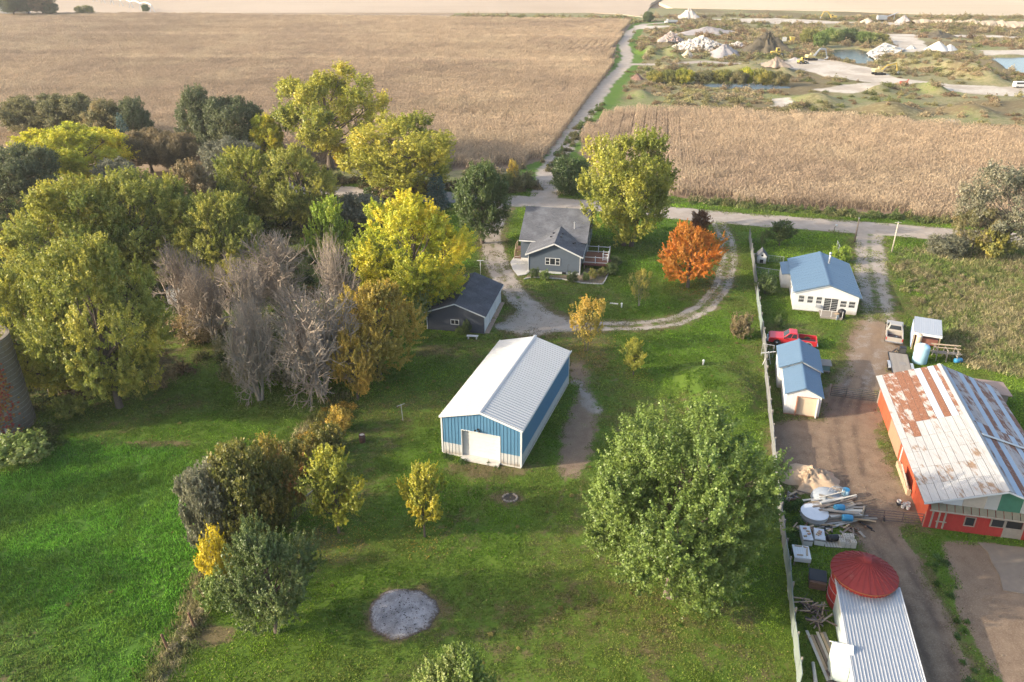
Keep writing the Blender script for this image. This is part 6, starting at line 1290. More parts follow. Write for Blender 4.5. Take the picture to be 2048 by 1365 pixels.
def mailbox():
    e = thing('mailbox', 'mailbox on a curved post at the roadside lawn', 'mailbox', g(1667,466)); m = MB(); m.path([(0,0,0),(0,0,.8),(.1,0,1.05),(.3,0,1.15)], .05); m.build('post', M_BARK, e); m = MB(); m.prism([(-.14,0),(.14,0),(.14,.16),(.08,.25),(-.08,.25),(-.14,.16)], -.25, .25); o = m.build('box', GALV, e); o.location = (.3,0,1.18)
mailbox()
def fence_row_posts():
    for (x, y, yt, lb) in ((391,1258,1220,'leaning weathered fence post in the left brush row'),(338,1302,1284,'short weathered fence post lower in the left brush row')):
        G = g(x, y); e = thing('fence_post', lb, 'post', G); m = MB(); m.tube((0,0,-.1),(-.25,.05,1.45),.1,.09,8).tube((-.25,.05,1.45),(-.26,.05,1.5),.09,.03,8); m.build('shaft', WOODBR, e)
    e = thing('cattle_panel', 'rusty wire panel with wooden rail leaning in the vine thicket', 'panel', g(590,1040), math.radians(60)); m = MB()
    for k in range(9): m.tube((0,0,.15*k+.1),(3.6,0,.15*k+.1),.014,.014,4)
    for k in range(13): m.tube((.3*k,0,.1),(.3*k,0,1.35),.014,.014,4)
    m.build('wire_grid', RSG, e); m = MB(); m.bar((-.1,.05,1.4),(3.7,.05,1.4),.09); m.build('rail', WOODGREY, e)
fence_row_posts()
# ---------------------------------------------------------------- lawn things
def lawn_things():
    b = thing('burn_barrel', 'rusty burn barrel with pale ash on top standing on the lawn', 'barrel', g(725,884)); m = MB(); m.lathe([(.30,0),(.31,.02),(.30,.3),(.315,.32),(.30,.34),(.30,.6),(.315,.62),(.30,.64),(.30,.88),(.27,.88),(.27,.1),(0,.1)], 22); m.build('drum', mk('burnt_rust', (.12,.06,.045), .9, .1, .4, 3), b, True); m = MB(); m.lathe([(.27,.78),(.15,.82),(0,.84)], 16); m.build('ash', mk('ash_fill', (.55,.47,.36), .95), b)
    # ash circle
    r = np.random.default_rng(3); c = g(805,1226); e = thing('ash_circle', 'large circle of grey ash left by bonfires on the lawn', 'ash pile', (c[0],c[1],0)); n, k = 64, 16; V = []; rad = []
    for i in range(n):
        a = 2*math.pi*i/n; R0 = 1+.04*math.sin(3*a+1)+.025*math.sin(7*a)+.02*math.sin(11*a+2)+.012*math.sin(17*a)
        for j in range(k+1): q = j/k; V.append((2.5*R0*q*math.cos(a), 2.45*R0*q*math.sin(a), .05+.14*(1-q**2)+(.012*r.normal() if j else .05)*.6 if j < k else .01)); rad.append(q)
    Fq = np.array([(i*(k+1)+j, ((i+1) % n)*(k+1)+j, ((i+1) % n)*(k+1)+j+1, i*(k+1)+j+1) for i in range(n) for j in range(k)])
    t = NT('ash_grey'); co = t.coord(); n1 = t.noise(co, 1.1, 5, .65); n2 = t.noise(co, 8, 4, .7); n3 = t.noise(co, 30, 2, .6)
    cc = t.mix(t.ramp(n1, .35, .65), (.15,.142,.145), (.29,.28,.285)); cc = t.mix(t.ramp(n2, .45, .75, 0, .55), cc, (.08,.075,.08)); cc = t.mix(t.ramp(n3, .5, .72, 0, .7), cc, (.46,.44,.44)); q = t.attr('edge'); cc = t.mix(t.ramp(t.math('ADD', q, t.math('MULTIPLY', t.math('SUBTRACT', n2, .5), .5)), .80, 1.0), cc, (.085,.065,.05)); t.principled(cc, .98, 0, t.bump(n2, .9, .08), .05)
    o = link('ash_bed', npmesh('ash_bed', np.array(V), Fq, t.m, {'edge':('FLOAT', np.array(rad, np.float32))}), e)
    m = MB()
    for i in range(220): a = r.random()*6.283; q = np.sqrt(r.random()); x, y = 2.2*q*math.cos(a), 2.15*q*math.sin(a); s = .012+.02*r.random(); m.obox((x,y,.07+.12*(1-q*q)),(s*1.8,s,s*.5),(r.normal(),r.normal(),.2))
    tag(m.build('charred_bits', mk('charred_wood', (.05,.045,.042), .95, 0, .6), e), kind='stuff')
    f = thing('fire_ring', 'small burnt fire ring on the lawn below the blue shed', 'fire pit', g(1020,997)); m = MB(); m.lathe([(0,.03),(.55,.035),(.75,.02)], 24); m.build('ash', mk('dark_ash', (.06,.05,.045), .95, 0, .5, 5), f)
    for k in range(13):
        if k in (3,7): continue
        a = 2*math.pi*k/13; m = MB(); m.obox((.62*math.cos(a),.55*math.sin(a),.06),(.12,.09,.07),(-math.sin(a),math.cos(a),0)); m.build('stone', mk('field_stone', (.24,.20,.16), .9, 0, .3), f, bevel=.03)
    for px, py, lb in ((1243,616,'white well pipe standing on the lawn inside the driveway loop'),(1405,740,'short white vent pipe on the grassy mound')):
        G = g(px, py); z = float(near_height(np.array([G[0]]), np.array([G[1]]))[0]); e = thing('vent_pipe', lb, 'pipe', (G[0],G[1],z)); m = MB(); m.tube((0,0,-.05),(0,0,.55),.09,.09,12); m.build('shaft', WHITE, e, True); m = MB(); m.lathe([(.13,.5),(.14,.6),(.1,.68),(0,.7)], 14); m.build('cap', WHITE, e, True)
    e = thing('clothes_post', 'thin metal yard post with a crossbar left of the blue shed', 'post', g(806,842), .5); m = MB(); m.tube((0,0,0),(-.1,0,1.9),.03,.03,6); m.build('shaft', GALV, e); m = MB(); m.tube((-.55,0,1.85),(.3,0,1.95),.025,.025,6); m.build('crossbar', GALV, e)
    e = thing('shepherd_hook', 'thin black hook post against the grey farmhouse front', 'post', g(1135,556)); m = MB(); m.path([(0,0,0),(0,0,1.9),(.08,0,2.05),(.2,0,2.0),(.22,0,1.9)], .018, 5); m.build('hook', BLACK, e)
    e = thing('post_box', 'small white box on a stake beside the vine fence row', 'box', g(677,902)); m = MB(); m.box(-.03,.03,-.03,.03,0,.6); m.build('stake', WOODGREY, e); m = MB(); m.box(-.16,.16,-.12,.12,.55,.85); m.build('box', WHITE, e, bevel=.02)
    e = thing('flat_stone', 'pale flat stepping slab lying on the lawn by the well pipe', 'stone', g(1228,608)); m = MB(); m.obox((0,0,.04),(.55,.18,.03),(1,-.25,0)); m.build('slab', CONC, e)
    # low roofs glimpsed among the trees
    e = thing('cabin', 'low grey roofed building half hidden behind the bare trees', 'building', g(372,612), math.radians(-10)); m = MB(); gable_prism(m, -2.6,2.6,0,6,0,2.2,3.1); m.build('wall', WSID, e); slope_slab('roof', SHINGLE, e, (-2.9,6.3,2.12), (0,-1,0), (2.9,0,1.0), 6.6, 3.07); slope_slab('roof', SHINGLE, e, (2.9,-.3,2.12), (0,1,0), (-2.9,0,1.0), 6.6, 3.07)
    window(e, (-.5,-.01,1.0), (1,0,0), 1.0, .8, 2, 1)
lawn_things()
# ---------------------------------------------------------------- sand pile, barnyard things
def heap(name, label, cat, loc, R, h, mat, seed=0, elong=1., rz=0., ridge=0., rough=.08):
    r = np.random.default_rng(seed); n, k = 40, 14; V = []
    for i in range(n):
        a = 2*math.pi*i/n; w_ = 1+rough*1.5*math.sin(2*a+seed)+rough*math.sin(5*a+seed*2)+rough*.6*math.sin(9*a)
        for j in range(k+1):
            q = j/k; z = h*max(0, (1-q)**(.95))*(1+rough*r.normal()*.8*(0 < j < k)); V.append((R*elong*w_*q*math.cos(a)+ridge*math.copysign(1, math.cos(a))*abs(math.cos(a))**.5*(1 if j else 0), R*w_*q*math.sin(a), z-.06))
    Fq = np.array([(i*(k+1)+j, ((i+1) % n)*(k+1)+j, ((i+1) % n)*(k+1)+j+1, i*(k+1)+j+1) for i in range(n) for j in range(k)])
    o = link(name, npmesh(name, np.array(V), Fq, mat, None, True)); o.location = loc; o.rotation_euler = (0,0,rz); return tag(o, label, cat)
SAND = mk('sand_heap_mat', (.40,.29,.19), .95, 0, .2, 2, .5); heap('sand_pile', 'heap of tan sand in the barnyard beside the big maple', 'sand pile', g(1622,962), 2.2, 1.25, SAND, 4, 1.15, .4, .3, .2)
def scrap():
    W3 = [WOODGREY, WOODTAN, mk('pale_plank', (.48,.43,.35), .85, 0, .2, 2), mk('rotten_plank', (.17,.13,.10), .95, 0, .3), mk('silver_plank', (.40,.38,.35), .8)]
    e = thing('lumber_pile', 'jumbled pile of weathered planks and poles beside the rusty pipe gate', 'lumber pile', (27.3,54.4,0), math.radians(10)); r = random.Random(9)
    for k in range(58): z = .08+.75*(k/58)**1.2; L = r.uniform(.9,2.2); y = r.uniform(-1.9,1.7)*(1-.35*k/58); x = r.uniform(-.8,.8); a = r.gauss(-.05,.16); m = MB(); m.bar((x-L*math.cos(a),y-L*math.sin(a),z+r.uniform(-.06,.06)),(x+L*math.cos(a),y+L*math.sin(a),z+r.uniform(-.06,.06)),r.uniform(.10,.26),r.uniform(.04,.09)); m.build('plank', r.choice(W3), e)
    cl = thing('scrap_heap', 'low clutter of dark boards, pipes and rusty parts around the plank pile', 'scrap', (26.6,52.2,0)); RSP = mk('rust_brown_part', (.13,.07,.045), .9, 0, .4)
    for k in range(70):
        a = r.uniform(0,3.14); L = r.uniform(.12,.6); x, y = r.uniform(-3.2,3.0), r.choice([r.uniform(-.9,.1), r.uniform(3.3,4.6)]); z = r.uniform(.04,.22); m = MB(); m.bar((x-L*math.cos(a),y-L*math.sin(a),z),(x+L*math.cos(a),y+L*math.sin(a),z+r.uniform(-.03,.12)),r.uniform(.04,.2),r.uniform(.03,.1)); m.build('piece', r.choice([W3[3], W3[0], RSP, BLACK, W3[1]]), cl)
    t = thing('stock_tank', 'round galvanised stock tank with flat lid beside the plank pile', 'tank', (25.35,53.4,0)); m = MB(); m.lathe([(0,.02),(1.08,.02),(1.1,.1),(1.1,.25),(1.115,.28),(1.1,.31),(1.1,.62),(1.13,.66)], 36); m.build('wall', GALV, t, True); m = MB(); m.lathe([(0,.72),(1.0,.69),(1.13,.66)], 36); m.build('lid', mk('tank_lid', (.52,.53,.54), .5, .3, .1, 2, 0, (.4,.36,.3), .4, 1.5), t)
    for (x, y, z, a, lb) in ((27.5,53.75,.82,.08,'upper blue plastic barrel lying on the plank pile'),(27.85,52.75,.55,-.12,'lower blue plastic barrel lying on the plank pile')):
        b = thing('plastic_barrel', lb, 'barrel', (x,y,z), a); m = MB(); m.lathe([(0,-.42),(.24,-.42),(.28,-.36),(.29,-.1),(.29,.12),(.28,.36),(.24,.42),(0,.42)], 20); o = m.build('drum', BARB, b, True); o.rotation_euler = (0,math.pi/2,0)
        for zz in (-.14,.14): m = MB(); m.lathe([(.29,zz-.025),(.305,zz),(.29,zz+.025)], 20); m.build('hoop', BARB, o, True)
    b = thing('plastic_barrel', 'pale blue drum behind the plank pile', 'barrel', (29.0,56.2,0)); m = MB(); m.lathe([(0,0),(.3,0),(.32,.4),(.3,.85),(0,.85)], 20); m.build('drum', SKY, b, True); m = MB(); m.lathe([(.31,.84),(.31,.88),(0,.88)], 18); m.build('lid', BARB, b)
    c = thing('wire_coil', 'grey coil of wire mesh on top of the scrap pile', 'wire', (28.1,56.0,.5)); m = MB()
    for k in range(7): a0 = k*.2; m.path([(.45*math.cos(q*.5236)+.1*k-.3,.1*math.sin(k),.45*math.sin(q*.5236)+.35) for q in range(13)], .015, 4)
    m.build('coil', GALV, c)
    s = thing('tarped_heap', 'grey tarpaulin covered heap behind the plank pile', 'tarpaulin', (27.4,56.1,0)); hm = MB(); hm.lathe([(1.35,0),(1.2,.35),(.8,.62),(.3,.72),(0,.74)], 13); hm.build('tarp', mk('grey_tarp', (.26,.28,.30), .7, 0, .2, 2, .4), s, True)
    for (x, y, rz, lb, L) in ((23.75,50.7,-.14,'white chest freezer nearest the board fence with bricks on it',1.7),(24.75,50.55,-.25,'white chest freezer second from the board fence',1.35)):
        f = thing('chest_freezer', lb, 'freezer', (x,y,0), rz); m = MB(); m.box(-.38,.38,-L/2,L/2,.05,.62); m.build('cabinet', WHITE, f, bevel=.03); m = MB(); m.box(-.4,.4,-L/2-.02,L/2+.02,.625,.72); m.build('lid', mk('freezer_lid', (.42,.43,.44), .5), f, bevel=.02); m = MB(); m.box(-.39,.39,-L/2-.025,-L/2-.005,.55,.6); m.build('handle', BLACK, f)
        k = thing('brick_set', 'loose bricks lying on the freezer lid '+('nearest the fence' if x < 24 else 'second from the fence'), 'bricks', (x,y,.72), rz)
        for q in range(4): m = MB(); m.obox((random.uniform(-.2,.2),-.5+.32*q if L > 1.5 else -.2+.15*q,.05),(.13,.06,.045),(1,random.uniform(-.6,.6),0)); m.build('brick', mk('red_brick', (.33,.19,.13), .9, 0, .3) if q % 2 else WOODTAN, k)
    p = thing('pallet', 'flat pale pallet under the black drum', 'pallet', (25.75,50.35,0), -.1)
    for q in range(6): m = MB(); m.box(-.65+q*.22,-.65+q*.22+.18,-.7,.6,.1,.13); m.build('slat', W3[2], p)
    for y in (-.6,0,.5): m = MB(); m.box(-.65,.63,y-.04,y+.04,0,.1); m.build('runner', WOODGREY, p)
    d = thing('steel_drum', 'black drum lying on a pallet between freezer and cement blocks', 'barrel', (25.8,50.4,.42), .12); m = MB(); m.lathe([(0,-.44),(.28,-.44),(.29,-.42),(.29,.42),(.28,.44),(0,.44)], 22); o = m.build('drum', BLACK, d, True); o.rotation_euler = (0,math.pi/2,0); m = MB(); m.lathe([(.29,-.16),(.305,-.14),(.29,-.12)], 22); m.build('hoop', BLACK, o)
    k = thing('block_stack', 'pallet stack of pale hollow cement blocks beside the crib', 'blocks', (26.85,50.2,0), -.1); BL = mk('cement_block', (.50,.45,.38), .95, 0, .18, 4)
    def block(x, y, z, a):
        m = MB(); m.box(-.2,.2,-.1,-.065,0,.19).box(-.2,.2,.065,.1,0,.19).box(-.2,-.165,-.065,.065,0,.19).box(.165,.2,-.065,.065,0,.19).box(-.02,.02,-.065,.065,0,.19); o = m.build('block', BL, k); o.location = (x,y,z); o.rotation_euler = (0,0,a)
    for z in range(3):
        for ix in range(3):
            for iy in range(5):
                if z == 2 and random.random() < .45: continue
                block(-.45+ix*.44, -.45+iy*.23, .02+z*.2, random.uniform(-.08,.08)+(1.57*0))
    tb = thing('utility_table', 'white slatted table with boards on it beside the board fence', 'table', (22.55,48.3,0), -.18)
    for q in range(7): m = MB(); m.box(-.62+q*.18,-.62+q*.18+.17,-.75,.75,.78,.83); m.build('slat', WHITE, tb)
    m = MB(); m.box(-.62,.62,-.78,-.72,.45,.78); m.build('apron', WHITE, tb)
    for x in (-.55,.55):
        for y in (-.68,.68): m = MB(); m.box(x-.04,x+.04,y-.04,y+.04,0,.78); m.build('leg', WOODGREY, tb)
    bd = thing('board_set', 'loose boards lying on the white slatted table', 'boards', (22.55,48.3,.83), -.18)
    for (x0,y0,x1,y1) in ((-.4,-.45,.05,-.42),(.35,-.4,.45,.35),(-.45,.6,.1,.62),(.2,.62,.55,.5)): m = MB(); m.bar((x0,y0,.03),(x1,y1,.03),.1,.05); m.build('board', WOODTAN, bd)
    ct = thing('crate_cart', 'dark wooden crate covered with black sheet beside the crib', 'crate', (22.95,45.7,0), -.3)
    for q in range(4): m = MB(); m.box(-.6,.6,-.75,-.70,.1+q*.16,.1+q*.16+.13); m.build('slat', WOODBR, ct)
    m = MB(); m.box(-.58,.58,-.7,.7,.05,.72); m.build('box', WOODBR, ct); m = MB(); m.box(-.64,.64,-.55,.78,.722,.76); m.build('cover', BLACK, ct, bevel=.02)
    j = thing('scrap_heap', 'tangle of old farm machinery and sticks by the board fence', 'scrap', (21.6,42.3,0)); r = random.Random(4)
    for q in range(46): a = r.uniform(0,3.14); L = r.uniform(.25,.8); x, y, z = r.uniform(-.75,.75), r.uniform(-1.3,1.4), r.uniform(.08,.7); m = MB(); m.bar((x-L*math.cos(a),y-L*math.sin(a),z+r.uniform(-.2,.2)*.5),(x+L*math.cos(a),y+L*math.sin(a),z+r.uniform(-.1,.3)),r.uniform(.03,.11),r.uniform(.03,.08)); m.build('piece', r.choice([W3[3], W3[0], RSG, BLACK, W3[1]]), j)
    pl = thing('plank_row', 'long planks lying on the grass beside the pale green wall', 'planks', (21.2,38.3,0), math.radians(88))
    for q in range(6): m = MB(); m.bar((-2.2+r.uniform(-.4,.4),-.6+q*.22,.06+.05*(q % 2)),(2.4+r.uniform(-.3,.3),-.55+q*.24,.06+.05*(q % 2)),.2,.05); m.build('plank', r.choice(W3), pl)
    lg = thing('log', 'short grey log lying by the fence at the bottom', 'log', (19.95,37.4,0), 1.35); m = MB(); m.tube((-.8,0,.12),(.8,0,.14),.13,.11,10); m.build('wood', W3[4], lg, True); m = MB(); m.tube((.8,0,.14),(.815,0,.14),.10,.10,10); m.build('cut_end', WOODTAN, lg)
    tr = thing('old_wagon', 'old wooden wagon gear at the bottom edge beside the lean-to', 'wagon', (21.0,35.4,0), .1)
    for q in range(5): m = MB(); m.box(-.8,.8,-.7+q*.26,-.7+q*.26+.24,.62,.67); m.build('deck_board', WOODGREY, tr)
    for s in (-1,1): wheel(tr, s*.75 if False else -.4, s*.85, .38, .16)
    m = MB(); m.bar((0,.7,.5),(-.1,2.0,.35),.1); m.build('tongue', RSG, tr)
    pn = thing('gate_panel', 'old wooden gate panels leaning against the red barn wall', 'panel', (35.1,57.6,0), math.radians(74))
    for s in range(2):
        f = MB(); o_ = s*1.25
        f.bar((-1.0+o_,.0,.1),(-1.0+o_,.55,1.5),.09).bar((.1+o_,0,.1),(.1+o_,.55,1.5),.09).bar((-1.0+o_,0,.1),(.1+o_,0,.1),.09).bar((-1.0+o_,.55,1.5),(.1+o_,.55,1.5),.09).bar((-1.0+o_,.02,.15),(.1+o_,.53,1.45),.07); f.build('panel_frame', W3[2], pn)
        f = MB(); f.obox((-.45+o_,.285,.80),(.52,.015,.74),(1,0,0),(0,-1.4,.55)); f.build('panel_sheet', W3[4], pn)
    bx = thing('bucket_heap', 'heap of white buckets and sacks at the barn corner', 'buckets', (33.7,54.9,0))
    for q in range(5): m = MB(); x, y = random.uniform(-.4,.4), random.uniform(-.5,.5); m.lathe([(0,0),(.14,0),(.17,.36),(.155,.36),(.13,.03)], 14, (x,y,0)); m.build('bucket', WHITE, bx)
    # two black hens
    def hen(label, x, y, z, a):
        h = thing('hen', label, 'hen', (x,y,z), a); m = MB(); BM = mk('black_feathers', (.015,.014,.016), .7)
        prof = [(-.26,.02,.34),(-.2,.06,.30),(-.1,.10,.24),(.02,.115,.22),(.12,.10,.25),(.18,.065,.33),(.215,.045,.40),(.24,.042,.445),(.28,.02,.44)]; n = 10
        V = [(x_, rr*math.cos(2*math.pi*i/n), zz+rr*1.05*math.sin(2*math.pi*i/n)) for x_, rr, zz in prof for i in range(n)]; k = len(prof)
        m.add(V, [(j*n+i, j*n+(i+1) % n, (j+1)*n+(i+1) % n, (j+1)*n+i) for j in range(k-1) for i in range(n)]+[tuple(range(n)), tuple(range((k-1)*n, k*n))]); m.prism([(-.28,.33),(-.38,.50),(-.24,.42),(-.2,.34)], -.03, .03); m.build('body', BM, h, True)
        m = MB(); m.prism([(.22,.47),(.23,.52),(.25,.50),(.265,.53),(.28,.47)], -.008, .008); m.build('comb', TAIL, h)
        for s in (-.05,.05): m = MB(); m.tube((.0,s,.0),(.0,s,.16),.012,.012,5).bar((-.03,s,.005),(.07,s,.005),.03,.01); m.build('leg', WOODTAN, h)
    hen('black hen walking in the barnyard above the rusty gate', *g(1796,1014)[:2], 0, 2.4); hen('black hen standing just beside the rusty gate bars', *g(1767,1045)[:2], 0, 1.2)
    # concrete pad in the cattle pen
    sl = P2((1955,1086),(2060,1098),(2060,1192),(2006,1182),(1998,1150),(1983,1125),(1975,1105)); m = MB(); n = len(sl); m.add([(x,y,0) for x, y in sl]+[(x,y,.07) for x, y in sl], [tuple(range(n,2*n))]+[(i,(i+1)%n,n+(i+1)%n,n+i) for i in range(n)]); tag(m.build('concrete_pad', mk('old_concrete', (.165,.132,.102), .95, 0, .2, 2, .3, (.20,.15,.11), .55, .6)), kind='structure')
    st = thing('sawhorse', 'leaning wooden sawhorse frame beside the blue roofed shed', 'frame', g(1533,730), .2); m = MB(); m.bar((-.5,0,0),(0,0,1.7),.07).bar((.5,0,0),(0,0,1.7),.07).bar((-.32,0,.7),(.32,0,.7),.06); m.build('a_frame', WHITE, st); m = MB(); m.bar((-.9,0,1.6),(.9,0,1.6),.08); m.build('top_rail', WHITE, st)
scrap()
# ================================================================== QUARRY
YEL = mk('machine_yellow', (.42,.30,.07), .5, .05, .15); YELP = mk('pale_machine_yellow', (.44,.36,.17), .5, .05, .15); STEEL = mk('worn_steel', (.34,.36,.38), .5, .4, .2); RUBBLE = mk('pale_rubble', (.42,.37,.32), .95, 0, .35, 1.5); CHALK = mk('white_chalk', (.48,.455,.41), .95, 0, .12, .6, .3); GREYG = mk('grey_gravel', (.27,.245,.235), .95, 0, .3, 1., .5); TANG = mk('tan_gravel', (.50,.41,.30), .95, 0, .2, 1., .4); DKB = mk('dark_brush', (.09,.075,.05), .95, 0, .5, 1.)
def mz(x, y): return float(mid_height(np.array([x]), np.array([y]))[0])
def gz(px, py): x, y, _ = g(px, py); return (x, y, mz(x, y))
def box_r(loc, wpx): return wpx/F_PX*(loc[1]*CP+CAM_H*SP)/2
def qheap(name, label, cat, px, py, wpx, hpx, mat, seed, elong=1., rough=.1):
    L = gz(px, py); R = box_r(L, wpx); h = hpx/F_PX*(L[1]*CP+CAM_H*SP)*1.0; return heap(name, label, cat, (L[0], L[1]+R*.15, L[2]-.2), R/elong, h, mat, seed, elong, 0, 0, rough)
def rubble_pile(label, px, py, wpx, hpx, n, seed, mats):
    L = gz(px, py); R = box_r(L, wpx); h = hpx/F_PX*(L[1]*CP+CAM_H*SP); e = thing('rubble_pile', label, 'rubble', L); hp = heap('core', None, None, (0,0,-.1), R*.75, h*.85, GREYG, seed, 1.25, 0, 0, .14); hp.parent = e
    for k in ('label','category'): 
        if k in hp: del hp[k]
    r = np.random.default_rng(seed); ms = [MB() for _ in mats]
    for i in range(n):
        a = r.random()*6.283; q = r.random()**.6; x, y = R*q*math.cos(a), R*.8*q*math.sin(a); z = h*.85*(1-q)+.1; s = R*(.02+.035*r.random()); ms[i % len(mats)].obox((x,y,z),(s*1.5,s,s*.8),(r.normal(),r.normal(),r.normal()*.5),(r.normal(),r.normal(),r.normal()))
    for m, mt in zip(ms, mats): tag(m.build('concrete_chunks', mt, e), kind='stuff')
rubble_pile('pile of broken reddish white rubble between grassy mounds', 1340, 88, 50, 20, 260, 1, [RUBBLE, mk('pinkish_rubble', (.42,.30,.25), .95)]); rubble_pile('long pile of white broken concrete in the quarry', 1400, 98, 110, 24, 420, 2, [RUBBLE, CHALK]); rubble_pile('low scatter of white rubble left of the brush pile', 1475, 92, 44, 10, 120, 3, [CHALK, RUBBLE])
qheap('sand_pile', 'clean cone of tan sand in front of the white rubble', 'sand pile', 1375, 115, 42, 15, TANG, 5); qheap('gravel_pile', 'dark grey gravel heap right of the tan sand cone', 'gravel pile', 1450, 112, 80, 22, GREYG, 6); qheap('gravel_pile', 'long low grey gravel ridge behind the rubble', 'gravel pile', 1420, 70, 150, 16, GREYG, 7, 2.6)
qheap('brush_pile', 'tall dark heap of brush and soil left of the white sign', 'brush pile', 1535, 106, 88, 36, DKB, 8, 1.1, .2); qheap('gravel_pile', 'far grey gravel cone above the white dump truck', 'gravel pile', 1378, 38, 46, 20, mk('pale_grey_gravel', (.40,.36,.32), .95, 0, .2), 9); qheap('gravel_pile', 'dark pointed heap beside the far crusher', 'gravel pile', 1808, 46, 34, 15, GREYG, 10)
qheap('gravel_pile', 'tan heap left of the far crusher', 'gravel pile', 1735, 46, 34, 9, TANG, 14)
qheap('chalk_pile', 'white cone of crushed chalk right of the white ramp', 'chalk pile', 1876, 101, 52, 17, CHALK, 11, 1.1, .03); qheap('chalk_pile', 'smaller white chalk heap merging with the white cone', 'chalk pile', 1900, 101, 34, 11, CHALK, 12); qheap('chalk_pile', 'small white chalk heap just right of the white ramp', 'chalk pile', 1823, 98, 20, 8, CHALK, 13); qheap('gravel_pile', 'brown spoil heap beside the dark pond', 'gravel pile', 1552, 142, 50, 18, mk('brown_spoil', (.25,.20,.155), .95, 0, .3), 15, 1.2, .15); qheap('gravel_pile', 'small dark spoil heap by the parked loader', 'gravel pile', 1590, 121, 26, 7, GREYG, 16); qheap('brush_pile', 'reddish brown rubbish heap near the field track', 'brush pile', 1275, 158, 34, 12, mk('red_brown_heap', (.17,.10,.075), .95, 0, .4), 17); qheap('brush_pile', 'long pile of dead branches beyond the white chalk cone', 'brush pile', 1880, 76, 90, 12, DKB, 18, 2.2, .2)
def chalk_ramp():
    e = thing('chalk_ramp', 'broad white chalk ramp sloping down to the quarry water', 'chalk ramp'); A = gz(1732,106); B = gz(1756,121); C = gz(1808,103); m = MB(); top0 = Vector(g(1775,84,6)); 
    P = [Vector((A[0],A[1],-.3)), Vector((B[0],B[1],-.3)), Vector((C[0],C[1],.8)), Vector((*g(1772,86,3.5)[:2],3.5)), Vector((*g(1768,84)[:2],-.3)), Vector((*g(1812,98)[:2],-.3))]
    m.add(P, [(0,1,2,3),(0,3,4),(3,2,5),(3,5,4),(1,0,4,5),(1,5,2)]); m.build('ramp', CHALK, e); r = np.random.default_rng(2); m = MB()
    for k in range(40): a, b = r.random(2); p = (P[0].lerp(P[1], a)).lerp(P[3].lerp(P[2], a), b); s = .2+.3*r.random(); m.obox(p,(s*1.5,s,s*.6),(r.normal(),r.normal(),.2))
    tag(m.build('chalk_lumps', CHALK, e), kind='stuff')
chalk_ramp()
def excavator(label, px, py, rz, boomm, bodym, s=1., boom=((0,1.6),(2.6,4.6),(5.2,4.4)), stick=(6.3,1.4)):
    L = gz(px, py); e = thing('excavator', label, 'excavator', L, rz); e.scale = (s,s,s)
    for sd_ in (-1,1):
        m = MB(); prof = [(-1.9+.42*math.cos(a), .45+.42*math.sin(a)) for a in np.linspace(math.pi/2, 3*math.pi/2, 7)]+[(1.9+.42*math.cos(a), .45+.42*math.sin(a)) for a in np.linspace(-math.pi/2, math.pi/2, 7)]; m.prism(prof, sd_*1.25-.3, sd_*1.25+.3); m.build('track', BLACK, e)
    m = MB(); m.lathe([(0,.8),(.8,.8),(.8,1.1),(0,1.1)], 18); m.build('turntable', STEEL, e)
    m = MB(); m.prism([(-2.4,1.15),(-2.5,1.9),(-2.3,2.3),(-.3,2.4),(.0,2.0),(1.0,1.9),(1.1,1.1)], -1.35, 1.35); m.build('upper_body', bodym, e, bevel=.08)
    m = MB(); m.prism([(-.2,1.6),(1.35,1.6),(1.4,2.2),(1.1,3.0),(-.2,3.0)], .35, 1.33); m.build('cab', bodym, e, bevel=.05); m = MB(); m.add([(1.37,.45,1.9),(1.37,1.25,1.9),(1.16,1.25,2.9),(1.16,.45,2.9)], [(0,1,2,3)]).add([(.0,1.345,2.1),(1.1,1.345,2.1),(1.0,1.345,2.85),(.0,1.345,2.85)], [(0,1,2,3)]); o = m.build('cab_glass', GLASS, e); o.location = (.02,.005,0)
    P = [Vector((x+.8,0,z)) for x, z in boom]; m = MB()
    for a, b in zip(P[:-1], P[1:]): m.bar(a, b, .42, .62)
    m.build('boom', boomm, e, bevel=.04); S = Vector((stick[0]+.8,0,stick[1])); m = MB(); m.bar(P[-1]+(P[-1]-S)*.12, S, .34, .5); m.build('stick', boomm, e, bevel=.03)
    m = MB(); x, z = S.x, S.z; m.prism([(x-.2,z+.3),(x+.45,z+.1),(x+.5,z-.5),(x-.1,z-1.0),(x-.8,z-.85),(x-.6,z-.7),(x-.1,z-.75),(x+.25,z-.4),(x+.15,z+.0)], -.6, .6); m.build('bucket', STEEL, e)
    m = MB(); m.bar(Vector((1.3,-.3,1.5)), P[0].lerp(P[1], .8)+Vector((0,-.3,.1)), .14); m.bar(P[1]+Vector((.4,0,.5)), P[-1]+Vector((.3,0,.35)), .14); m.build('hydraulic_ram', STEEL, e)
excavator('yellow excavator with grey boom parked beside the quarry pond', 1622, 121, .15, STEEL, YELP, .98); excavator('bright yellow excavator digging beside the pale quarry road', 1757, 150, .05, YEL, YELP, .95, ((0,1.6),(2.4,3.6),(5.6,4.3)), (6.6,1.2)); excavator('far yellow excavator on the quarry rim', 1664, 40, 3.1, YEL, YEL, 1.05)
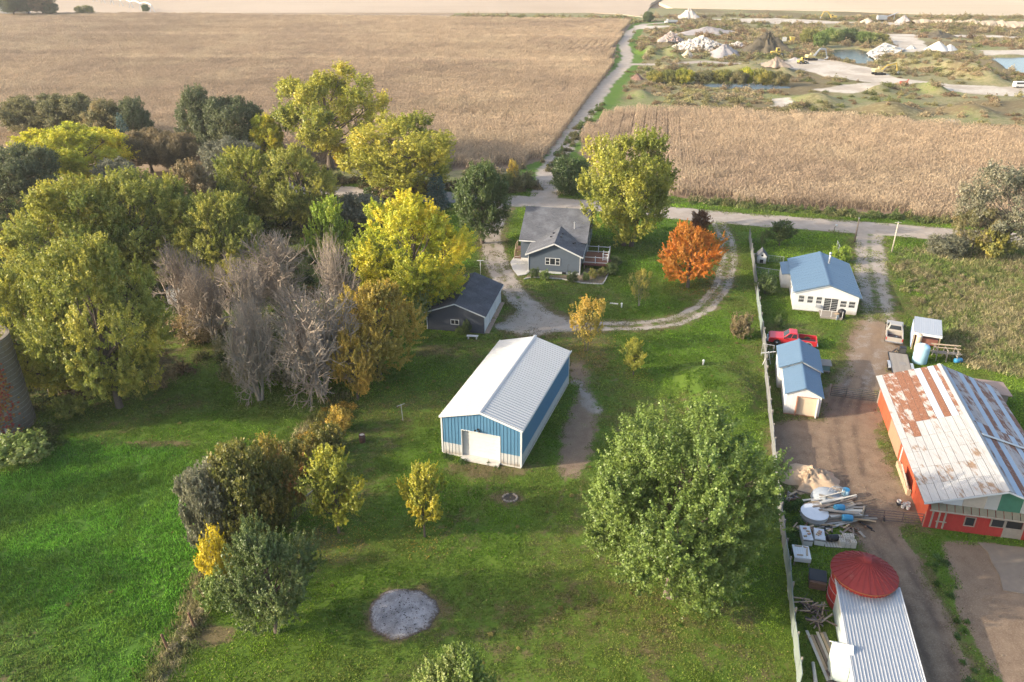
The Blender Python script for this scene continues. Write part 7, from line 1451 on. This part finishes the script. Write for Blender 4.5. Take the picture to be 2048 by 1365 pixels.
def loader(label, px, py, rz, s=1.):
    L = gz(px, py); e = thing('wheel_loader', label, 'loader', L, rz); e.scale = (s,s,s); m = MB(); m.prism([(-2.4,.8),(-2.5,1.8),(-.4,1.9),(-.2,1.3),(1.5,1.2),(1.6,.7)], -.9, .9); m.build('body', YEL, e, bevel=.08); m = MB(); m.prism([(-.7,1.85),(.6,1.5),(.6,2.2),(.4,3.0),(-.7,3.0)], -.65, .65); m.build('cab', YEL, e, bevel=.04); m = MB(); m.box(-.5,.3,-.67,.67,2.05,2.85); m.build('cab_glass', GLASS, e)
    for x in (-1.5,1.1):
        for y in (-.95,.95): wheel(e, x, y, .72, .5)
    for y in (-.45,.45): m = MB(); m.bar((1.0,y,1.3),(2.7,y,.55),.16,.3); m.build('lift_arm', YEL, e)
    m = MB(); m.prism([(2.6,.9),(2.7,.1),(3.5,.05),(2.85,.25),(2.75,.95)], -1.25, 1.25); m.build('bucket', STEEL, e)
loader('yellow wheel loader parked below the brush pile', 1555, 113, 0, 1.25); loader('small yellow loader in front of the grey boomed excavator', 1604, 128, .3, .85)
def dump_truck():
    L = gz(1342, 48); e = thing('dump_truck', 'white dump truck raising dust on the far quarry road', 'truck', L, math.pi); m = MB(); m.prism([(2.0,.7),(4.0,.7),(4.0,1.5),(3.3,1.7),(2.9,2.8),(2.0,2.8)], -1.2, 1.2); m.build('cab', WHITE, e, bevel=.08); m = MB(); m.prism([(-3.8,1.1),(1.8,1.1),(1.9,2.4),(-3.9,2.2)], -1.25, 1.25); m.build('dump_bed', STEEL, e); m = MB(); m.add([(3.32,-1.05,1.75),(3.32,1.05,1.75),(2.98,1.05,2.65),(2.98,-1.05,2.65)], [(0,1,2,3)]); o = m.build('windshield', GLASS, e); o.location = (.03,0,.01); m = MB(); m.box(-3.6,3.8,-.5,.5,.6,.95); m.build('chassis', BLACK, e)
    for x in (3.0,-1.6,-2.8):
        for y in (-1.05,1.05): wheel(e, x, y, .5, .3)
dump_truck()
def quarry_small():
    e = thing('sign_board', 'white board sign standing among the weeds beside the brush pile', 'sign', gz(1568,86)); m = MB(); m.box(-1.1,1.1,-.05,.05,1.0,3.0); m.build('panel', WHITE, e)
    for x in (-.9,.9): m = MB(); m.box(x-.07,x+.07,.06,.18,0,3.0); m.build('post', WOODGREY, e)
    e = thing('screening_plant', 'orange yellow machine tower next to the white sign', 'machine', gz(1583,88)); m = MB()
    for x in (-.9,.9):
        for y in (-.9,.9): m.bar((x,y,0),(x*.8,y*.8,3.2),.2)
    m.build('frame', YEL, e); m = MB(); m.prism([(-1.2,3.6),(1.2,3.6),(.7,2.0),(-.7,2.0)], -1.0, 1.0); m.build('hopper', YEL, e)
    e = thing('crusher_plant', 'grey crusher plant with conveyor on the far quarry rim', 'machine', gz(1762,44)); m = MB(); m.box(-3,3,-1.5,1.5,1,3.4); m.build('crusher_body', STEEL, e, bevel=.1); m = MB(); m.bar((2.5,0,2.5),(10,0,5.2),1.0,.4); m.build('conveyor', STEEL, e)
    for x in (-2.5,2.5,8): m = MB(); m.bar((x,0,0),(x,0,1.2 if x < 5 else 4.4),.3); m.build('leg', STEEL, e)
    e = thing('compressor', 'small red machine beside the pale quarry road', 'machine', gz(1806,173)); m = MB(); m.box(-1.2,1.2,-.6,.6,.5,1.3); m.build('body', REDW, e, bevel=.05); m = MB(); m.bar((.8,0,1.2),(1.6,0,2.0),.2); m.build('chute', REDW, e)
    for x in (-.8,.8):
        for y in (-.65,.65): wheel(e, x, y, .32, .2)
    e = thing('van', 'white vehicle on the pale quarry road at the right edge', 'van', gz(2040,176)); m = MB(); m.prism([(-2.4,.4),(2.4,.4),(2.5,1.1),(1.6,1.25),(1.1,2.0),(-2.3,2.0)], -.95, .95); m.build('body', WHITE, e, bevel=.06); m = MB(); m.box(-2.0,.9,-.965,.965,1.35,1.85); m.build('side_glass', GLASS, e)
    for x in (-1.5,1.6):
        for y in (-.85,.85): wheel(e, x, y, .36, .22)
    # rim of pale cut earth
    r = np.random.default_rng(8); e = thing('earth_bank', 'pale cut earth bank along the far rim of the quarry', 'bank'); m = MB(); xs = np.linspace(1835, 2090, 40); P = [g(x, 52+.02*(x-1835)) for x in xs]
    V = []
    for p in P: h = 3.0+.35*r.normal(); V += [(p[0], p[1]+r.normal()*1.2, -.5), (p[0], p[1]+4+r.normal(), h*.6), (p[0], p[1]+9, h), (p[0], p[1]+20, .0)]
    m.add(V, [(i*4+j, i*4+j+4, i*4+j+5, i*4+j+1) for i in range(len(P)-1) for j in range(3)]); m.build('cut_face', mk('pale_earth', (.36,.29,.205), .95, 0, .3, .25, .5), e)
    # far farmstead shed, and the irrigation boom out in the far field
    e = thing('machine_shed', 'white shed among trees at the far upper left farmstead', 'shed', g(28,34), .2); m = MB(); gable_prism(m, -8,8,0,10,0,5,7.5,'x'); m.build('wall', WSID, e); slope_slab('roof', SHEDROOF, e, (-8.5,-.5,5.1), (1,0,0), (0,5.5,2.6), 17, 6.1)
    e = thing('irrigation_boom', 'thin white center pivot irrigation boom crossing the far field', 'irrigation'); A = Vector((*g(175,2)[:2],0)); B = Vector((*g(305,25)[:2],0))
    for k in range(8): p = A.lerp(B, k/7); m = MB(); m.bar(p+Vector((-1.8,0,0)),p+Vector((0,0,5.0)),.35).bar(p+Vector((1.8,0,0)),p+Vector((0,0,5.0)),.35); m.build('tower', GALV, e)
    for k in range(7):
        m = MB(); a, b = A.lerp(B, k/7), A.lerp(B, (k+1)/7)
        for i in range(6): u, v = a.lerp(b, i/6), a.lerp(b, (i+1)/6); m.bar(u+Vector((0,0,5.0+1.2*math.sin(math.pi*i/6))), v+Vector((0,0,5.0+1.2*math.sin(math.pi*(i+1)/6))), .6)
        m.build('span_pipe', WHITE, e)
quarry_small()
# ================================================================== AIR
def haze():
    m = MB(); m.box(-5200,5200,-400,7200,-4.2,46.5); t = NT('haze_air'); t.t.nodes.remove(t.t.nodes[0]) if False else None
    v = t.n('ShaderNodeVolumePrincipled'); v.inputs['Density'].default_value = .00012; v.inputs['Color'].default_value = (.96,.95,.93,1); v.inputs['Anisotropy'].default_value = .2; t.l(v.outputs[0], t.out.inputs['Volume'])
    tag(m.build('haze', t.m), kind='stuff')
haze()
